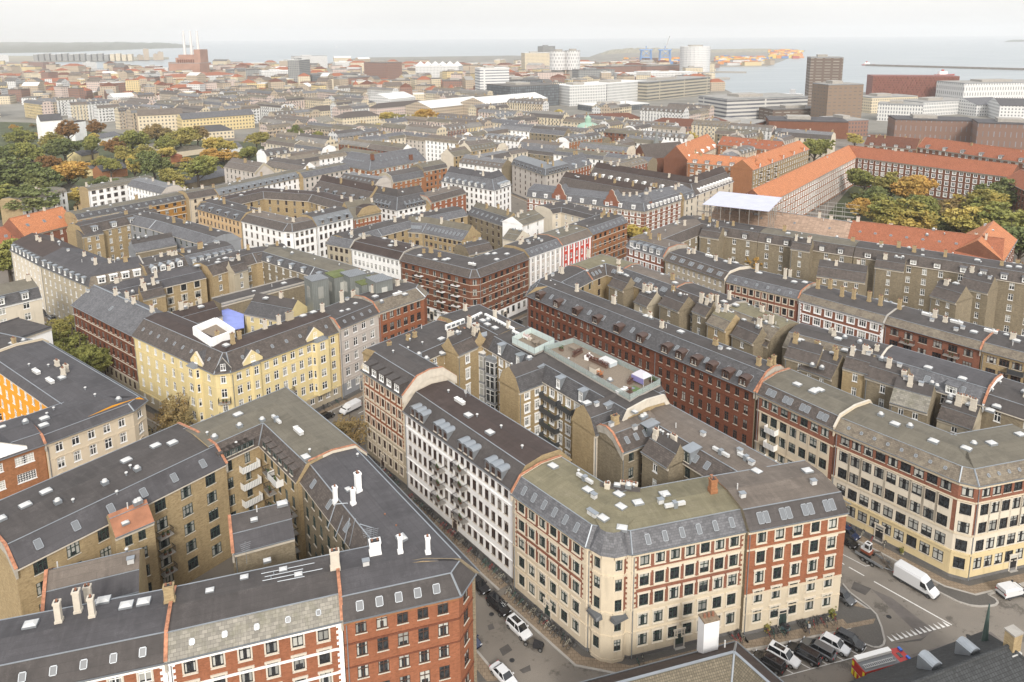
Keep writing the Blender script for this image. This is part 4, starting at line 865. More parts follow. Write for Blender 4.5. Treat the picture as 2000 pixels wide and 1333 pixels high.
wing('blank-ended yellow brick rear bay in the mansard block',[(160,463),(202,455)],16.5,9,wall=BRY,yard=BRY,prof='C',rise=1.4,ins=2,r1=F1,r2=F1,n=[2],near=1,style='w0',endl=BRG,name='rear_wing')
wing('zinc-grey attic range with sloping courtyard roof inside the mansard block',[(265,493),(345,478)],16,8,wall=BRG,yard=GYP,prof='P',rise=2,ins=3,r1=SL4,r2=F1,n=[0],near=1,name='rear_wing')
# ---- ochre street
wing('long ochre brick house with cream bands and a row of roof windows, upper left',[(150,429),(368,388)],16,11,wall=brick('ochre brick',(.42,.22,.06)),rise=1.8,ins=1.6,r1=SL1,r2=F5,near=1,style='b0',sp=3.6,ww=1.5,corn=CRM2,courses=[(12.7,.5,.1,CRM2),(9.4,.3,.1,CRM2)],sk=(14,.6,.9),auto=4,chim=3,pave=3)
wing('pale yellow narrow house right of the long ochre house',[(369,389),(426,379)],16.5,11,wall=CRM,rise=2.4,ins=2.2,r1=SL3,r2=F5,near=1,style='b0',sp=3.2,chim=2,pave=3)
wing('white house with grey dormers and red window strips, upper left street',[(427,382),(592,345)],16,11,wall=WPL,rise=2.6,ins=2.0,r1=ZN,r2=F5,near=1,style='b0',sp=3.2,dm=(-3.4,1.3,1.3,'flat',STL,STL),chim=4,auto=4,pave=3)
wing('white and pink row of houses with dormers below the school roof',[(592,348),(683,330)],16,11,wall=PNK,rise=2.4,ins=2.0,r1=SL4,r2=F5,near=1,sp=3.2,chim=2,auto=2)
wing('large hipped house with bright orange tiles, far left',[(47,463),(150,437)],12,15,wall=BRR,yard=BRR,prof='G',rise=6.5,r1=TO,r3=TO,near=1,style='w0',sp=3.5,nf=3,sk=(3,.9,1.2),name='tiled_house')
wing('low red tiled house at the left edge, left of the large orange hipped roof',[(-60,492),(44,476)],9,15,wall=BRR,yard=BRR,prof='G',rise=6,r1=TR,r3=TR,near=1,style='w0',nf=2,sk=(2,.9,1.2),name='tiled_house')
wing('white flat-topped house with attic terrace behind the large orange hipped roof',[(42,395),(130,372)],12,12,wall=WPL,rise=1.2,ins=1.5,r1=SL5,r2=F5,near=1,style='b0',nf=3,name='rear_wing')
wing('pale terraced penthouse row on the flat roofs behind the ochre house',[(172,372),(300,349)],14,8,wall=WPL,prof='C',rise=1.0,ins=1.2,r2=F5,r1=F5,style='b0',sp=3.5,ww=2,nf=4,near=1,auto=6,chim=2)
# ---- rows beyond the salmon / white row
wing('white corner house with big charcoal hipped roof and zinc dormers, upper centre left',[(715,399),(775,411),(840,397)],14,13,wall=WPL,prof='P',rise=4.4,ins=4,r1=SL1,r2=F1,near=1,style='b0',n=[6,6],ww=1.3,dm=(6,1.3,1.3,'flat',STL,STL),corn=WPL,sk=(5,.5,.8),pave=3)
wing('brown slate roofed row with white dormers left of the charcoal hipped corner house',[(610,372),(715,396)],15,12,wall=BRR,prof='P',rise=4,ins=4,r1=SL3,r2=F4,near=1,dm=(6,1.5,1.3,'barrel',STL,STL),sp=3.2)
wing('brick row house right of the charcoal hipped corner house',[(841,396),(910,377)],15,12,wall=BRO,rise=2,ins=2,r1=SL3,r2=F7,near=1,style='w0',sp=3.4,fwl=OC,chim=2)
wing('white corner house under blue-grey hipped roof with white dormers, upper centre',[(862,354),(965,372),(998,361)],16,13,wall=WPL,prof='P',rise=4,ins=3.8,r1=SL4,r2=F6,near=1,style='b0',n=[11,4],ww=1.2,dm=(7,1.5,1.4,'gable',STL,WHT),corn=WPL,pave=3)
wing('low rear shed row with long glass strip roof left of the white hipped corner house',[(765,352),(862,342)],7,14,wall=CRM2,prof='Fl',r2=plain('glass roof',(.4,.46,.52),.3),r1=STL,near=1,n=[0])
wing('school with blue-grey hipped roof, brown brick and three brick chimneys, upper centre left',[(662,322),(722,333),(832,313)],15,17,wall=BRT,yard=BRT,prof='G',rise=6.5,r1=SL4,r3=SL4,near=1,style='w0',n=[5,12],ww=1.9,nf=4,sk=(8,.7,.8),name='school_building',items=[('chim',727,305,(2,1.2,2.6,BRB)),('chim',802,295,(2,1.2,2.6,BRB))])
EB=wing('banded brick and white house with two curved gables and blue-grey mansard, upper right of centre',[(1029,384),(1258,413),(1334,389)],17,13,wall=BRR,prof='M',rise=3.0,r1=SL4,r2=SL4,near=1,style='ww',n=[19,7],ww=1.3,corn=SND,courses=[(3+1.6*i,.25,.06,SND) for i in range(9)],dm=(9,1.5,1.5,'flat',WHT,WHT),fwl=None,pave=3,maxn=99)
wing('cream corner house right of the curved-gabled banded house',[(1336,391),(1358,384)],17,12,wall=CRM2,prof='M',rise=2.6,r1=SL4,r2=SL4,near=1,dm=(2,1.5,1.4,'flat',STL,WHT),sp=3)
wing('pale corner house under a long brown roof with many white dormers, upper right of centre',[(1150,345),(1355,382),(1432,354)],16.5,12,wall=CRM2,prof='P',rise=4,ins=3.6,r1=SL3,r2=F4,near=1,style='b0',n=[16,6],ww=1.2,dm=(11,1.7,1.4,'barrel',WHT,WHT),corn=WPL,chim=6,pave=3)
wing('brown and slate rear roofs between the curved-gabled house and the long brown roof',[(1090,362),(1270,395)],15,11,wall=BRR,yard=BRG,prof='P',rise=3.5,ins=3,r1=SL3,r2=F4,near=0,chim=6,auto=5)
wing('pink corner house with grey dormered mansard, upper centre right',[(1000,321),(1065,343),(1112,331)],16.5,12,wall=PNK,prof='M',rise=3,r1=SL4,r2=ZN,near=1,style='b0',n=[6,5],ww=1.2,dm=(7,1.4,1.4,'flat',STL,STL),chim=3,pave=3)
wing('orange brick house with stepped gable right of the pink mansard corner',[(1113,333),(1155,320)],16,11,wall=BRO,prof='P',rise=3.6,ins=3.6,r1=SL4,r2=SL4,near=1,style='w0',dm=(2,2,1.8,'gable',STL,WHT),sp=3,name='rear_wing')
# ---- orange tiled blocks, right
wing('front range of the park block with red tiles, hipped at its right end',[(1655,470),(1958,510)],16,15,wall=BRB,yard=BRB,prof='G',rise=5.5,r1=TR,r3=TR,near=1,style='ww',sp=3.2,ww=1.6,nf=5,sk=(9,.7,.6),chim=3,pave=3,name='rear_wing')  # slope turned from the sun, its shade put into the darker tile colour
wing('short right end of the park block with orange tiled slope',[(1957,511),(1984,468)],16,14,wall=BRB,yard=BRB,prof='G',rise=5.5,r1=TO,r3=TO,near=1,style='w0',sp=3.2,name='rear_wing')  # sunward slope, its light put into the brighter tile colour
wing('scaffolded range of the park block, roof stripped to pale battens',[(1385,428),(1655,470)],16,14,wall=BRB,yard=BRB,prof='G',rise=5.0,r1=tiles('battened roof',(.38,.27,.20),1.2,.4),r3=TR,near=1,n=[20],sk=(4,.6,.6),name='rear_wing')
wing('long left range of the park block with orange tiles, scaffold on its front',[(1497,399),(1672,308)],16.5,12.5,wall=BRT,yard=BRB,prof='G',rise=5.5,r1=TO,r3=TO,near=1,style='ww',sp=3.4,ww=1.6,nf=5,gr=(1975,347))  # brighter tile paints the light on this right-facing slope
wing('far range of the park block, red tiles and white windows above the trees',[(1672,308),(1975,347)],16.5,13,gl=(1497,399),wall=BRB,yard=BRB,prof='G',rise=5.5,r1=TR,r3=TR,near=1,style='ww',sp=3.3,ww=1.6,nf=5,chim=2,maxn=99,name='rear_wing')  # darker tile paints the dimmer light on this slope
wing('red tiled wing at the right edge joining the far range of the park block',[(1960,352),(2060,400)],16.5,13,wall=BRB,prof='G',rise=5.5,r1=TR,r3=TR,near=0,sp=3.4,name='rear_wing')
wing('second red tiled row behind the far range of the park block, zinc dormers',[(1792,288),(2060,327)],15,13,wall=BRB,prof='G',rise=6,r1=TR,r3=TR,near=1,style='w0',sp=4,ww=1.8,dm=(7,2,1.8,'flat',ZN,WHT),nf=4,fwl=OC,name='rear_wing')
wing('brown tiled row left of the second red tiled row',[(1688,283),(1790,292)],14,13,wall=BRB,prof='G',rise=6,r1=TB,r3=TB,near=1,style='w0',sp=5,ww=2.2,dm=(4,2.4,1.6,'flat',TB,WHT),nf=4)
wing('orange tiled angled range with white dormers left of the scaffold, brick and balconies',[(1342,318),(1470,329)],16,12,wall=BRT,yard=BRT,prof='G',rise=4.6,r1=TO,r3=TO,near=1,style='w0',sp=4,ww=2.2,dm=(5,2.2,1.5,'flat',ZN,WHT),nf=5,name='rear_wing')
wing('serrated orange roofed brick range with blue balconies behind the angled orange range',[(1470,333),(1580,292)],16,12,wall=BRY,yard=BRT,prof='G',rise=5,r1=TO,r3=TO,near=1,style='w0',sp=3.6,ww=1.5,nf=5,dm=(5,2,1.8,'gable',TO,WHT),bal=[(0,2,(1,2,3,4),'slab',2.5),(0,5,(1,2,3,4),'slab',2.5),(0,8,(1,2,3,4),'slab',2.5)],name='rear_wing')
wing('steep orange roof with four white dormers facing right, beside the church spire',[(1342,314),(1402,287)],14,14,wall=CRM,yard=BRB,prof='G',rise=8,r1=TO,r3=TO,near=1,style='w0',sp=4,dm=(5,1.7,1.5,'gable',WHT,WHT),nf=4,name='rear_wing')
wing('red-orange roofed range with sunken black balconies behind the serrated roofs',[(1402,283),(1520,295)],16,12,wall=BRT,yard=BRT,prof='G',rise=5,r1=TR,r3=TR,near=1,style='w0',sp=3.6,nf=5,sk=(9,.9,1),name='rear_wing')

# ---- stair towers and short rear wings standing out into the yards
def rear(key,t,w_,ln,dz,label,ei=0,wall=BRG,roof=F1,slope=SL3,style='w0',pr='P',wn=1,bl=None):
    W=[v for k,v in WINGS.items() if key in k][0]; Y=W.B[::-1]; a,b=Y[ei],Y[ei+1]; dd=seg(a,b); o=Vector((dd.y,-dd.x)); c=a+(b-a)*t
    # front runs along the yard-facing side of the projection, flank towards the viewer
    p0=c-dd*w_/2+o*ln; p1=c+dd*w_/2+o*ln
    V=wing(label,[(p0.x,p0.y),(p1.x,p1.y)],W.z+dz,ln+1.5,world=True,name='rear_wing',wall=wall,yard=wall,prof=pr,rise=1.8,ins=1.6,r1=slope,r2=roof,r3=roof,near=1,style=style,n=[wn],yn=0,ww=1.0,doors=0,chim=1 if w_>6 else 0,auto=1,bal=[(0,0,(1,2,3),'dark',2.4)] if bl else [])
    return V
rear('paired roof windows, right of the mossy',.25,6,4,-.6,'rear stair bay under the paired roof windows, behind the long red house')
rear('paired roof windows, right of the mossy',.75,5,5,-2,'lower rear bay right of the stair bay under the paired roof windows',wall=BEI)
rear('two pale chimneys',.3,7,5,.2,'broad rear bay below the two pale chimneys, right courtyard',bl=1)
rear('two pale chimneys',.8,4.5,3.5,1.0,'tall narrow rear bay right of the broad one below the two pale chimneys')
rear('moss-streaked',.25,6,5,.3,'rear bay with mossy slope, left part of the moss-streaked rear house',roof=F3,slope=SL5,wall=BRY)
rear('moss-streaked',.7,6.5,4,-.5,'rear bay with balconies, right part of the moss-streaked rear house',bl=1)
rear('many zinc vents',.3,7,5,0,'rear bay left of the pale-sloped gabled one, below the zinc vents',wall=BRG)
rear('many zinc vents',.85,5,4,.8,'slim rear bay at the right end of the zinc-vented rear house',wall=BRY)
rear('blue-grey roofed rear house',.2,7,4.5,.4,'rear bay with slate slope left of the round-gabled bay, right courtyard',bl=1)
rear('blue-grey roofed rear house',.85,6,5,-3,'low rear bay at the right end of the orange-coped rear house',wall=BEI)
rear('brown-grey flat roofed range',.55,6,3.5,.3,'rear stair bay in the small yard of the centre block',bl=1)
rear('black-roofed far corner',.35,5,3,.5,'slim yellow brick rear stair bay beside the glazed lift shafts',ei=1,wall=BRY)
rear('flat dark-roofed range on the far side',.7,6,4,.4,'yellow brick rear bay with white windows in the far yard of the centre block',wall=BRY,style='ww')
rear('black mansard and white windows, left of the chimney stack',.5,7,5,.2,'rear bay in the middle of the yard below the scaffold, grey-brown brick')
rear('four white dormers, under the scaffolded',.5,6,4,.6,'rear bay below the four white dormers, under the scaffold')
rear('tall concrete chimney stack',.4,8,4,-1,'wide rear bay below the tall concrete chimney stack',wall=BRG)
rear('mossy green flat roof',.5,6,3,-.4,'rear bay of the mossy green roofed house',ei=1,wall=BRY)
rear('long dark-roofed range closing the far left',.45,6,3,-1,'rear bay in the far left yard of the yellow block',wall=BRY)
rear('back range of the yellow block',.5,5,3,0,'rear bay with white windows in the back yard of the yellow block',wall=BEI)
# ================================================================ GROUND, WATER, STREETS
def struct(name,mb,par=None,smooth=False,kind='structure'):
    o=link(name,mb.mesh(name,smooth=smooth)); o['kind']=kind; return o
def asph(n,c):
    m,t,b=_new(n); b.inputs['Roughness'].default_value=.85; b.inputs['Specular IOR Level'].default_value=.3
    f=_noise(t,.045,5,rough=.65); o=_mix(t,sc(c,.78),sc(c,1.15),_ramp(t,f,.35,.65))
    g=_noise(t,.22,6,rough=.75); o=_mix(t,o,sc(c,.45),_ramp(t,g,.55,.62))
    h=_noise(t,.12,4,scale=(1,2.5,1)); o=_mix(t,o,(.16,.145,.125),_ramp(t,h,.55,.75))
    k=_noise(t,9,2); o=_mix(t,o,sc(c,.8),_ramp(t,k,.4,.8))
    t.links.new(o,b.inputs['Base Color']); return m
ASP=asph('street asphalt',(.20,.178,.152))
def pavm(n,c,w,h):
    m,t,b=_new(n); b.inputs['Roughness'].default_value=.9
    k=_brick(t,w,h,sc(c,.55),.03,sc(c,1.08),sc(c,.9)); f=_noise(t,.35,5); o=_mix(t,k.outputs[0],sc(c,.55),_ramp(t,f,.55,.75))
    t.links.new(o,b.inputs['Base Color']); return m
SLB=pavm('tan paving slabs',(.235,.18,.125),.6,.6); COB=pavm('grey cobbles',(.13,.12,.108),.2,.15); KRB=plain('granite kerb',(.34,.32,.29),.85,var=.15)
mw=MB(); 
watm,_t,_b=_new('sea water'); _b.inputs['Base Color'].default_value=(.10,.135,.15,1); _b.inputs['Roughness'].default_value=.3; _b.inputs['IOR'].default_value=1.33
_n=_noise(_t,.0035,5,'obj',scale=(1,4,1)); _o=_mix(_t,(.20,.235,.25),(.29,.32,.33),_ramp(_t,_n,.35,.65)); _t.links.new(_o,_b.inputs['Base Color'])
_bn=_t.nodes.new('ShaderNodeBump'); _bn.inputs['Strength'].default_value=.35; _bn.inputs['Distance'].default_value=2; _t.links.new(_noise(_t,.05,4,'obj',scale=(1,2,1)),_bn.inputs['Height']); _t.links.new(_bn.outputs[0],_b.inputs['Normal'])
mw.face([(-16000,300,-1.6),(16000,300,-1.6),(16000,17600,-1.6),(-16000,17600,-1.6)],watm); struct('water',mw)
coast=[(-500,118),(60,120),(95,127),(112,136),(200,139),(300,136),(345,131),(430,129),(500,131),(560,128),(640,124),(700,113),(850,111),(1000,109),(1150,112),(1172,104),(1250,100),(1340,97),(1500,96),(1574,99),(1532,117),(1500,129),(1395,131),(1390,150),(1385,160),(1435,184),(1437,188),(1345,203),(1352,207),(1420,200),(1500,202),(1575,202),(1680,180),(1870,184),(1885,193),(2400,188)]
def fan(mb,pts,m,z):  # one flat polygon
    mb.face([(p.x,p.y,z) for p in pts],m)
cw=[U(x,y,0) for x,y in coast]
cityg=plain('city ground',(.20,.19,.165),.95,var=.3,vs=.02)
gl_=MB(); bot=[Vector((cw[-1].x,900,0)),Vector((cw[0].x,900,0))]
far=cw+[Vector((3000,250,0)),Vector((-3000,250,0))]
gl_.face([(p.x,p.y,-.02) for p in far[::-1]],cityg)
n_=len(cw)
for a,b in zip(cw,cw[1:]): gl_.face([(a.x,a.y,-.02),(b.x,b.y,-.02),(b.x,b.y,-2.2),(a.x,a.y,-2.2)],CON)
struct('ground',gl_)
rd=MB(); rd.face([(-500,-60,0),(500,-60,0),(500,640,0),(-500,640,0)],ASP); struct('road',rd)
def inpoly(p,poly):
    c=False; n=len(poly); x,y=p[0],p[1]
    for i in range(n):
        x1,y1=poly[i][0],poly[i][1]; x2,y2=poly[(i+1)%n][0],poly[(i+1)%n][1]
        if (y1>y)!=(y2>y) and x<(x2-x1)*(y-y1)/(y2-y1)+x1: c=not c
    return c
# pavements along the street fronts, kept off any house footprint
pv=MB(); kb=MB()
for Q,g0,g1,wd in PAVE:
    if wd<3: wd=3
    st=[(0,1.1,COB),(1.1,wd-.35,SLB)]
    for a_,b_,m in st:
        A=offs(Q,-a_,g0,g1); B=offs(Q,-b_,g0,g1)
        for i in range(len(Q)-1): pv.face([(B[i].x,B[i].y,.13),(B[i+1].x,B[i+1].y,.13),(A[i+1].x,A[i+1].y,.13),(A[i].x,A[i].y,.13)],m)
    A=offs(Q,-(wd-.35),g0,g1); B=offs(Q,-wd,g0,g1)
    for i in range(len(Q)-1):
        kb.face([(B[i].x,B[i].y,.135),(B[i+1].x,B[i+1].y,.135),(A[i+1].x,A[i+1].y,.135),(A[i].x,A[i].y,.135)],KRB)
        kb.face([(B[i].x,B[i].y,.0),(B[i+1].x,B[i+1].y,.0),(B[i+1].x,B[i+1].y,.135),(B[i].x,B[i].y,.135)],KRB)
# wide pavement aprons at the junction, measured kerb lines
def apron(pts,z):
    P=[U(x,y,z) for x,y in pts]; 
    ar=sum(P[i].x*P[(i+1)%len(P)].y-P[(i+1)%len(P)].x*P[i].y for i in range(len(P)))
    if ar<0: P.reverse()
    pv.face([(p.x,p.y,z) for p in P],COB)
    return P
def kerbline(pts,z=.15,w=.28):
    P=[U(x,y,z) for x,y in pts]
    for a,b in zip(P,P[1:]):
        d=(b-a); n=Vector((-d.y,d.x,0)).normalized()*w/2; kb.box(a-n-Vector((0,0,z)),(d.x,d.y,0),n*2,(0,0,z+.01),KRB)
K1=[(1646,1140),(1660,1157),(1696,1184),(1712,1200),(1722,1225),(1728,1250),(1726,1259),(1718,1264),(1706,1264),(1693,1259)]
apron(K1+[(1624,1237),(1530,1256),(1450,1271),(1340,1300),(1240,1345),(1215,1300),(1300,1277),(1445,1243),(1600,1210),(1636,1198)],.126); kerbline(K1)
kerbline([(1693,1259),(1624,1237),(1450,1271),(1340,1300)])
K2=[(1825,1150),(1834,1156),(1872,1175),(1895,1182),(1914,1184),(1935,1183),(1945,1181),(1949,1176),(1944,1169),(1930,1161),(1948,1155),(2060,1128)]
apron(K2+[(2060,1098),(1884,1136),(1850,1128)],.126); kerbline(K2)
def tan(pts):   # tan slab track laid on the apron
    P=[U(x,y,.14) for x,y in pts]
    ar=sum(P[i].x*P[(i+1)%4].y-P[(i+1)%4].x*P[i].y for i in range(4))
    if ar<0: P.reverse()
    pv.face([(p.x,p.y,.138) for p in P],SLB)
tan([(1455,1257),(1710,1208),(1706,1218),(1452,1268)]); tan([(1250,1303),(1452,1257),(1450,1269),(1262,1315)])
struct('pavement',pv); struct('kerb',kb)
# painted markings
mk=MB(); PNT=plain('road paint',(.62,.61,.58),.7,var=.15,vs=3)
def line(a,b,w=.15,z=.008):
    a,b=U(a[0],a[1],z),U(b[0],b[1],z); d=b-a; n=Vector((-d.y,d.x,0)).normalized()*w/2
    mk.face([a-n,b-n,b+n,a+n],PNT)
line((1707,1136),(1859,1221),.22); line((1658,1108),(1688,1125),.2); line((1640,1097),(1649,1103),.2)
line((1680,1052),(1700,1066),.1); line((1640,1080),(1690,1106),.12); line((1690,1106),(1705,1104),.12)
a0,b0=U(1741,1249,.008),U(1849,1220,.008); dd=(b0-a0)/12; nn=Vector((-dd.y,dd.x,0)).normalized()
for i in range(13):
    c=a0+dd*i; mk.face([c-dd*.33-nn*.35,c+dd*.33-nn*.35,c-dd*.2+nn*.75],PNT)
PB=[(1680,1281),(1648,1290),(1616,1298),(1584,1307),(1550,1316),(1517,1325)]
for i,(x,y) in enumerate(PB): line((x,y),(x-20,y-11))
for a,b in zip(PB,PB[1:]): line(a,b,.12)
line((1680,1281),(1692,1264))
line((640+0,400),(650,400),.1) if 0 else None
line((700,808),(735,790),.15); line((1030,650),(1016,668),.12)
struct('road_marking',mk)
pt=MB(); DK=plain('dark asphalt patch',(.075,.068,.062),.9,var=.3); 
def patch(pts,z=.004,m=DK):
    P=[U(x,y,z) for x,y in pts]; ar=sum(P[i].x*P[(i+1)%len(P)].y-P[(i+1)%len(P)].x*P[i].y for i in range(len(P)))
    if ar<0: P.reverse()
    pt.face([(p.x,p.y,z) for p in P],m)
LT=plain('pale asphalt patch',(.22,.195,.17),.9,var=.15)
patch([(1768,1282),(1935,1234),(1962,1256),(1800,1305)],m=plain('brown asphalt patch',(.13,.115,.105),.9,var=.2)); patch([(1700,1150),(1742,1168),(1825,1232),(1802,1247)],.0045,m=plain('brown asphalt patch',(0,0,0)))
patch([(1744,1257),(1800,1247),(1822,1232),(1799,1252)]); patch([(1014,1309),(1035,1299),(1037,1310),(1022,1316)]); patch([(1668,1136),(1702,1150),(1690,1163),(1662,1150)]); patch([(975,1268),(992,1258),(1001,1270),(982,1282)]); patch([(952,1222),(962,1218),(966,1228),(955,1232)])
for x,y in ((1892,1243),(1818,1163),(1736,1205),(1000,1290),(960,1200)):
    q=U(x,y,.006); pt.cyl((q.x,q.y,.0),.38,.008,BLK,16)
struct('road_patch',pt)
# far shores
def hill(name,pts,h,m,seed,kind='structure'):
    mb=MB(); rr=random.Random(seed); P=[U(x,y,0) for x,y in pts]; n=24
    # ridge mound between the near shore (first half) and far shore (second half)
    k=len(P)//2; nr=P[:k]; fr=P[k:][::-1]
    def lerp(L,t): 
        t*=len(L)-1; i=min(int(t),len(L)-2); return L[i].lerp(L[i+1],t-i)
    G=[[None]*7 for _ in range(n*2+1)]
    for i in range(n*2+1):
        for j in range(7):
            q=lerp(nr,i/(2*n)).lerp(lerp(fr,i/(2*n)),j/6); f=math.sin(math.pi*j/6)**.6*(math.sin(math.pi*min(1,max(0,i/(2*n))))**.35)
            G[i][j]=(q.x,q.y,-2+h*f*(.7+.6*rr.random()))
    for i in range(n*2):
        for j in range(6): mb.face([G[i][j],G[i+1][j],G[i+1][j+1],G[i][j+1]],m)
    return struct(name,mb,smooth=True,kind=kind)
FOR=plain('distant woods',(.075,.08,.05),.95,var=.4,vs=.004); EAR=plain('bare earth and grass',(.26,.24,.18),.95,var=.3,vs=.01)
hill('hills',[(-700,103),(0,104),(130,102),(250,97),(376,93),(380,91),(330,88),(200,86),(0,84),(-700,83)],38,FOR,1)
hill('hills',[(1168,108),(1230,104),(1330,102),(1335,96),(1240,97),(1185,100)],15,EAR,2)
hill('hills',[(1370,104),(1450,103),(1550,100),(1560,96),(1460,96),(1380,98)],8,EAR,3)
pen=MB(); pp=[U(x,y,0) for x,y in [(-300,118),(20,120),(120,121),(262,119),(330,116),(330,112),(200,110),(-300,108)]]
pen.face([(p.x,p.y,-.3) for p in pp],EAR); struct('ground',pen)
isl=MB(); isl.loft([[tuple(U(x,y,0)) for x,y in ((1960,82.5),(2100,80),(2100,78),(1970,79.5))],[tuple(U(x,y,0)+Vector((0,0,9))) for x,y in ((1972,81.8),(2090,79.7),(2090,78.4),(1980,79.8))]],FOR,caps=True); struct('ground',isl)
# ================================================================ DISTANT BUILDINGS
def fmat(n,wall,win=(.05,.06,.07),w=3.0,h=3.2,mort=.85,off=0):
    if n in MAT: return MAT[n]
    m,t,b=_new(n); b.inputs['Roughness'].default_value=.7
    k=_brick(t,w,h,wall,mort,win,sc(win,1.8),off=off); k.inputs['Mortar Smooth'].default_value=.02
    f=_noise(t,.1,3); o=_mix(t,k.outputs[0],sc(wall,.9),_mathmul(t,_ramp(t,f,.3,.7),.3)); t.links.new(o,b.inputs['Base Color']); MAT[n]=m; return m
FW=fmat('white slab blocks front',(.62,.62,.61)); FCm=fmat('cream blocks front',(.60,.52,.38)); FB=fmat('brick blocks front',(.25,.145,.11)); FG=fmat('grey office front',(.30,.30,.29),w=3.4,mort=.6)
FK=fmat('black office front',(.045,.05,.055),(.10,.11,.12),w=3,mort=.3); FY=fmat('yellow blocks front',(.62,.50,.27)); FS=fmat('banded office front',(.50,.49,.46),(.05,.055,.07),w=60,h=3.8,mort=1.0)
FBR=fmat('brown tower front',(.13,.095,.075),(.22,.21,.19),w=9,h=3.3,mort=1.25); FR=fmat('red steel screen front',(.22,.075,.055),(.08,.025,.02),w=3.4,h=3.0,mort=1.0,off=.5); FV=fmat('brick piers front',(.19,.115,.085),(.13,.14,.16),w=3.6,h=7,mort=1.5); FQ=fmat('checkered front',(.62,.62,.61),(.05,.055,.065),w=3.6,h=6.5,mort=1.3,off=.5)
FP=fmat('harbour tower front',(.62,.62,.60),(.06,.07,.09),w=2.4,h=3.6,mort=.7); FPK=fmat('pink blocks front',(.55,.45,.40)); FT=fmat('tan blocks front',(.44,.36,.27))
WR=plain('white roofing',(.62,.62,.60),.7,var=.08,vs=.05); GRF=plain('grey roofing gravel',(.28,.27,.25),.9,var=.25,vs=.15); DRF=plain('dark roofing',(.12,.113,.105),.9,var=.25,vs=.15)
LM=[]  # landmarks for labels
FN=[0]
def hgt(base,topy,x):
    B=math.hypot(base.x,base.y); lo,hi=0.,250.
    for _ in range(40):
        m=(lo+hi)/2; bx_,by_=proj((base.x,base.y,m))
        if by_>topy: lo=m
        else: hi=m
    return lo
def fbox(label,xl,yl,xr,yr,topy,dep,wm,rm=GRF,name='office_building',cat='building',h=None,roof='flat',top=True,group=None,gr=5,rot=0):
    a,b=U(xl,yl,0),U(xr,yr,0); h=h or hgt((a+b)/2,topy,xl); d=(b-a); d.z=0; L=d.length; d.normalize(); n=Vector((-d.y,d.x,0))
    c=(a+b)/2+n*dep/2; root=broot(name,label,cat,c.x,c.y,group)
    q=[a,b,b+n*dep,a+n*dep]; OCC.append([(p.x,p.y) for p in q])
    wb=MB()
    for i in range(4):
        p,r=q[i],q[(i+1)%4]; wb.face([(p.x,p.y,0),(r.x,r.y,0),(r.x,r.y,h),(p.x,p.y,h)],wm)
    bpart('wall',wb,root); rb=MB()
    if roof=='flat':
        rb.prism([(p.x,p.y) for p in q],h-.4,h+.6,GRY if rm is GRF else rm,rm)
        if top:
            e=.25; o=a+d*L*e+n*dep*.3; rb.box((o.x,o.y,h+.61),d*L*.3,n*dep*.4,(0,0,2.6),wm if wm in(FW,FG) else CON)
    elif roof=='gable':
        r=gr; o=.6; A=[a-n*o,b-n*o]; M_=[a+n*dep/2,b+n*dep/2]; Z=[a+n*(dep+o),b+n*(dep+o)]
        A_=lambda p,z:(p.x,p.y,z); rb.face([A_(A[0],h),A_(A[1],h),A_(M_[1],h+r),A_(M_[0],h+r)],rm); rb.face([A_(M_[0],h+r),A_(M_[1],h+r),A_(Z[1],h),A_(Z[0],h)],rm)
        rb.face([A_(A[0],h),A_(M_[0],h+r),A_(Z[0],h)],wm); rb.face([A_(A[1],h),A_(Z[1],h),A_(M_[1],h+r)],wm); rb.face([A_(A[0],h),A_(Z[0],h),A_(Z[1],h),A_(A[1],h)],wm)
    elif roof=='hip':
        r=gr; e=min(dep/2,L/2.2); A_=lambda p,z:(p.x,p.y,z); m0=a+n*dep/2+d*e; m1=b+n*dep/2-d*e
        rb.face([A_(q[0],h),A_(q[1],h),A_(m1,h+r),A_(m0,h+r)],rm); rb.face([A_(q[2],h),A_(q[3],h),A_(m0,h+r),A_(m1,h+r)],rm); rb.face([A_(q[1],h),A_(q[2],h),A_(m1,h+r)],rm); rb.face([A_(q[3],h),A_(q[0],h),A_(m0,h+r)],rm); rb.face([A_(p,h-.01) for p in q[::-1]],wm)
    bpart('roof',rb,root); FN[0]+=1
    return root,a,b,d,n,h,L
def fcyl(label,xc,yb,rpx,topy,wm,rm=GRF,stem=None,name='tower_block'):
    c=U(xc,yb,0); h=hgt(c,topy,xc); r=(U(xc+rpx,yb,0)-c).length; c=Vector((c.x,c.y+r,0)); root=broot(name,label,'building',c.x,c.y)
    OCC.append([(c.x-r,c.y-r),(c.x+r,c.y-r),(c.x+r,c.y+r),(c.x-r,c.y+r)])
    wb=MB(); n=24; z0=0
    if stem: sb=MB(); sb.cyl(c,r*.8,h*stem,CON,20); bpart('base',sb,root); z0=h*stem
    for i in range(n):
        a,b=2*math.pi*i/n,2*math.pi*(i+1)/n; p=(c.x+r*math.cos(a),c.y+r*math.sin(a)); q=(c.x+r*math.cos(b),c.y+r*math.sin(b))
        wb.face([(*p,z0),(*q,z0),(*q,h),(*p,h)],wm)
    bpart('wall',wb,root); rb=MB(); rb.cyl((c.x,c.y,h-.5),r*.99,1.2,rm,n); rb.cyl((c.x,c.y,h+.71),r*.5,3,CON,n); bpart('roof',rb,root); return root,c,r,h
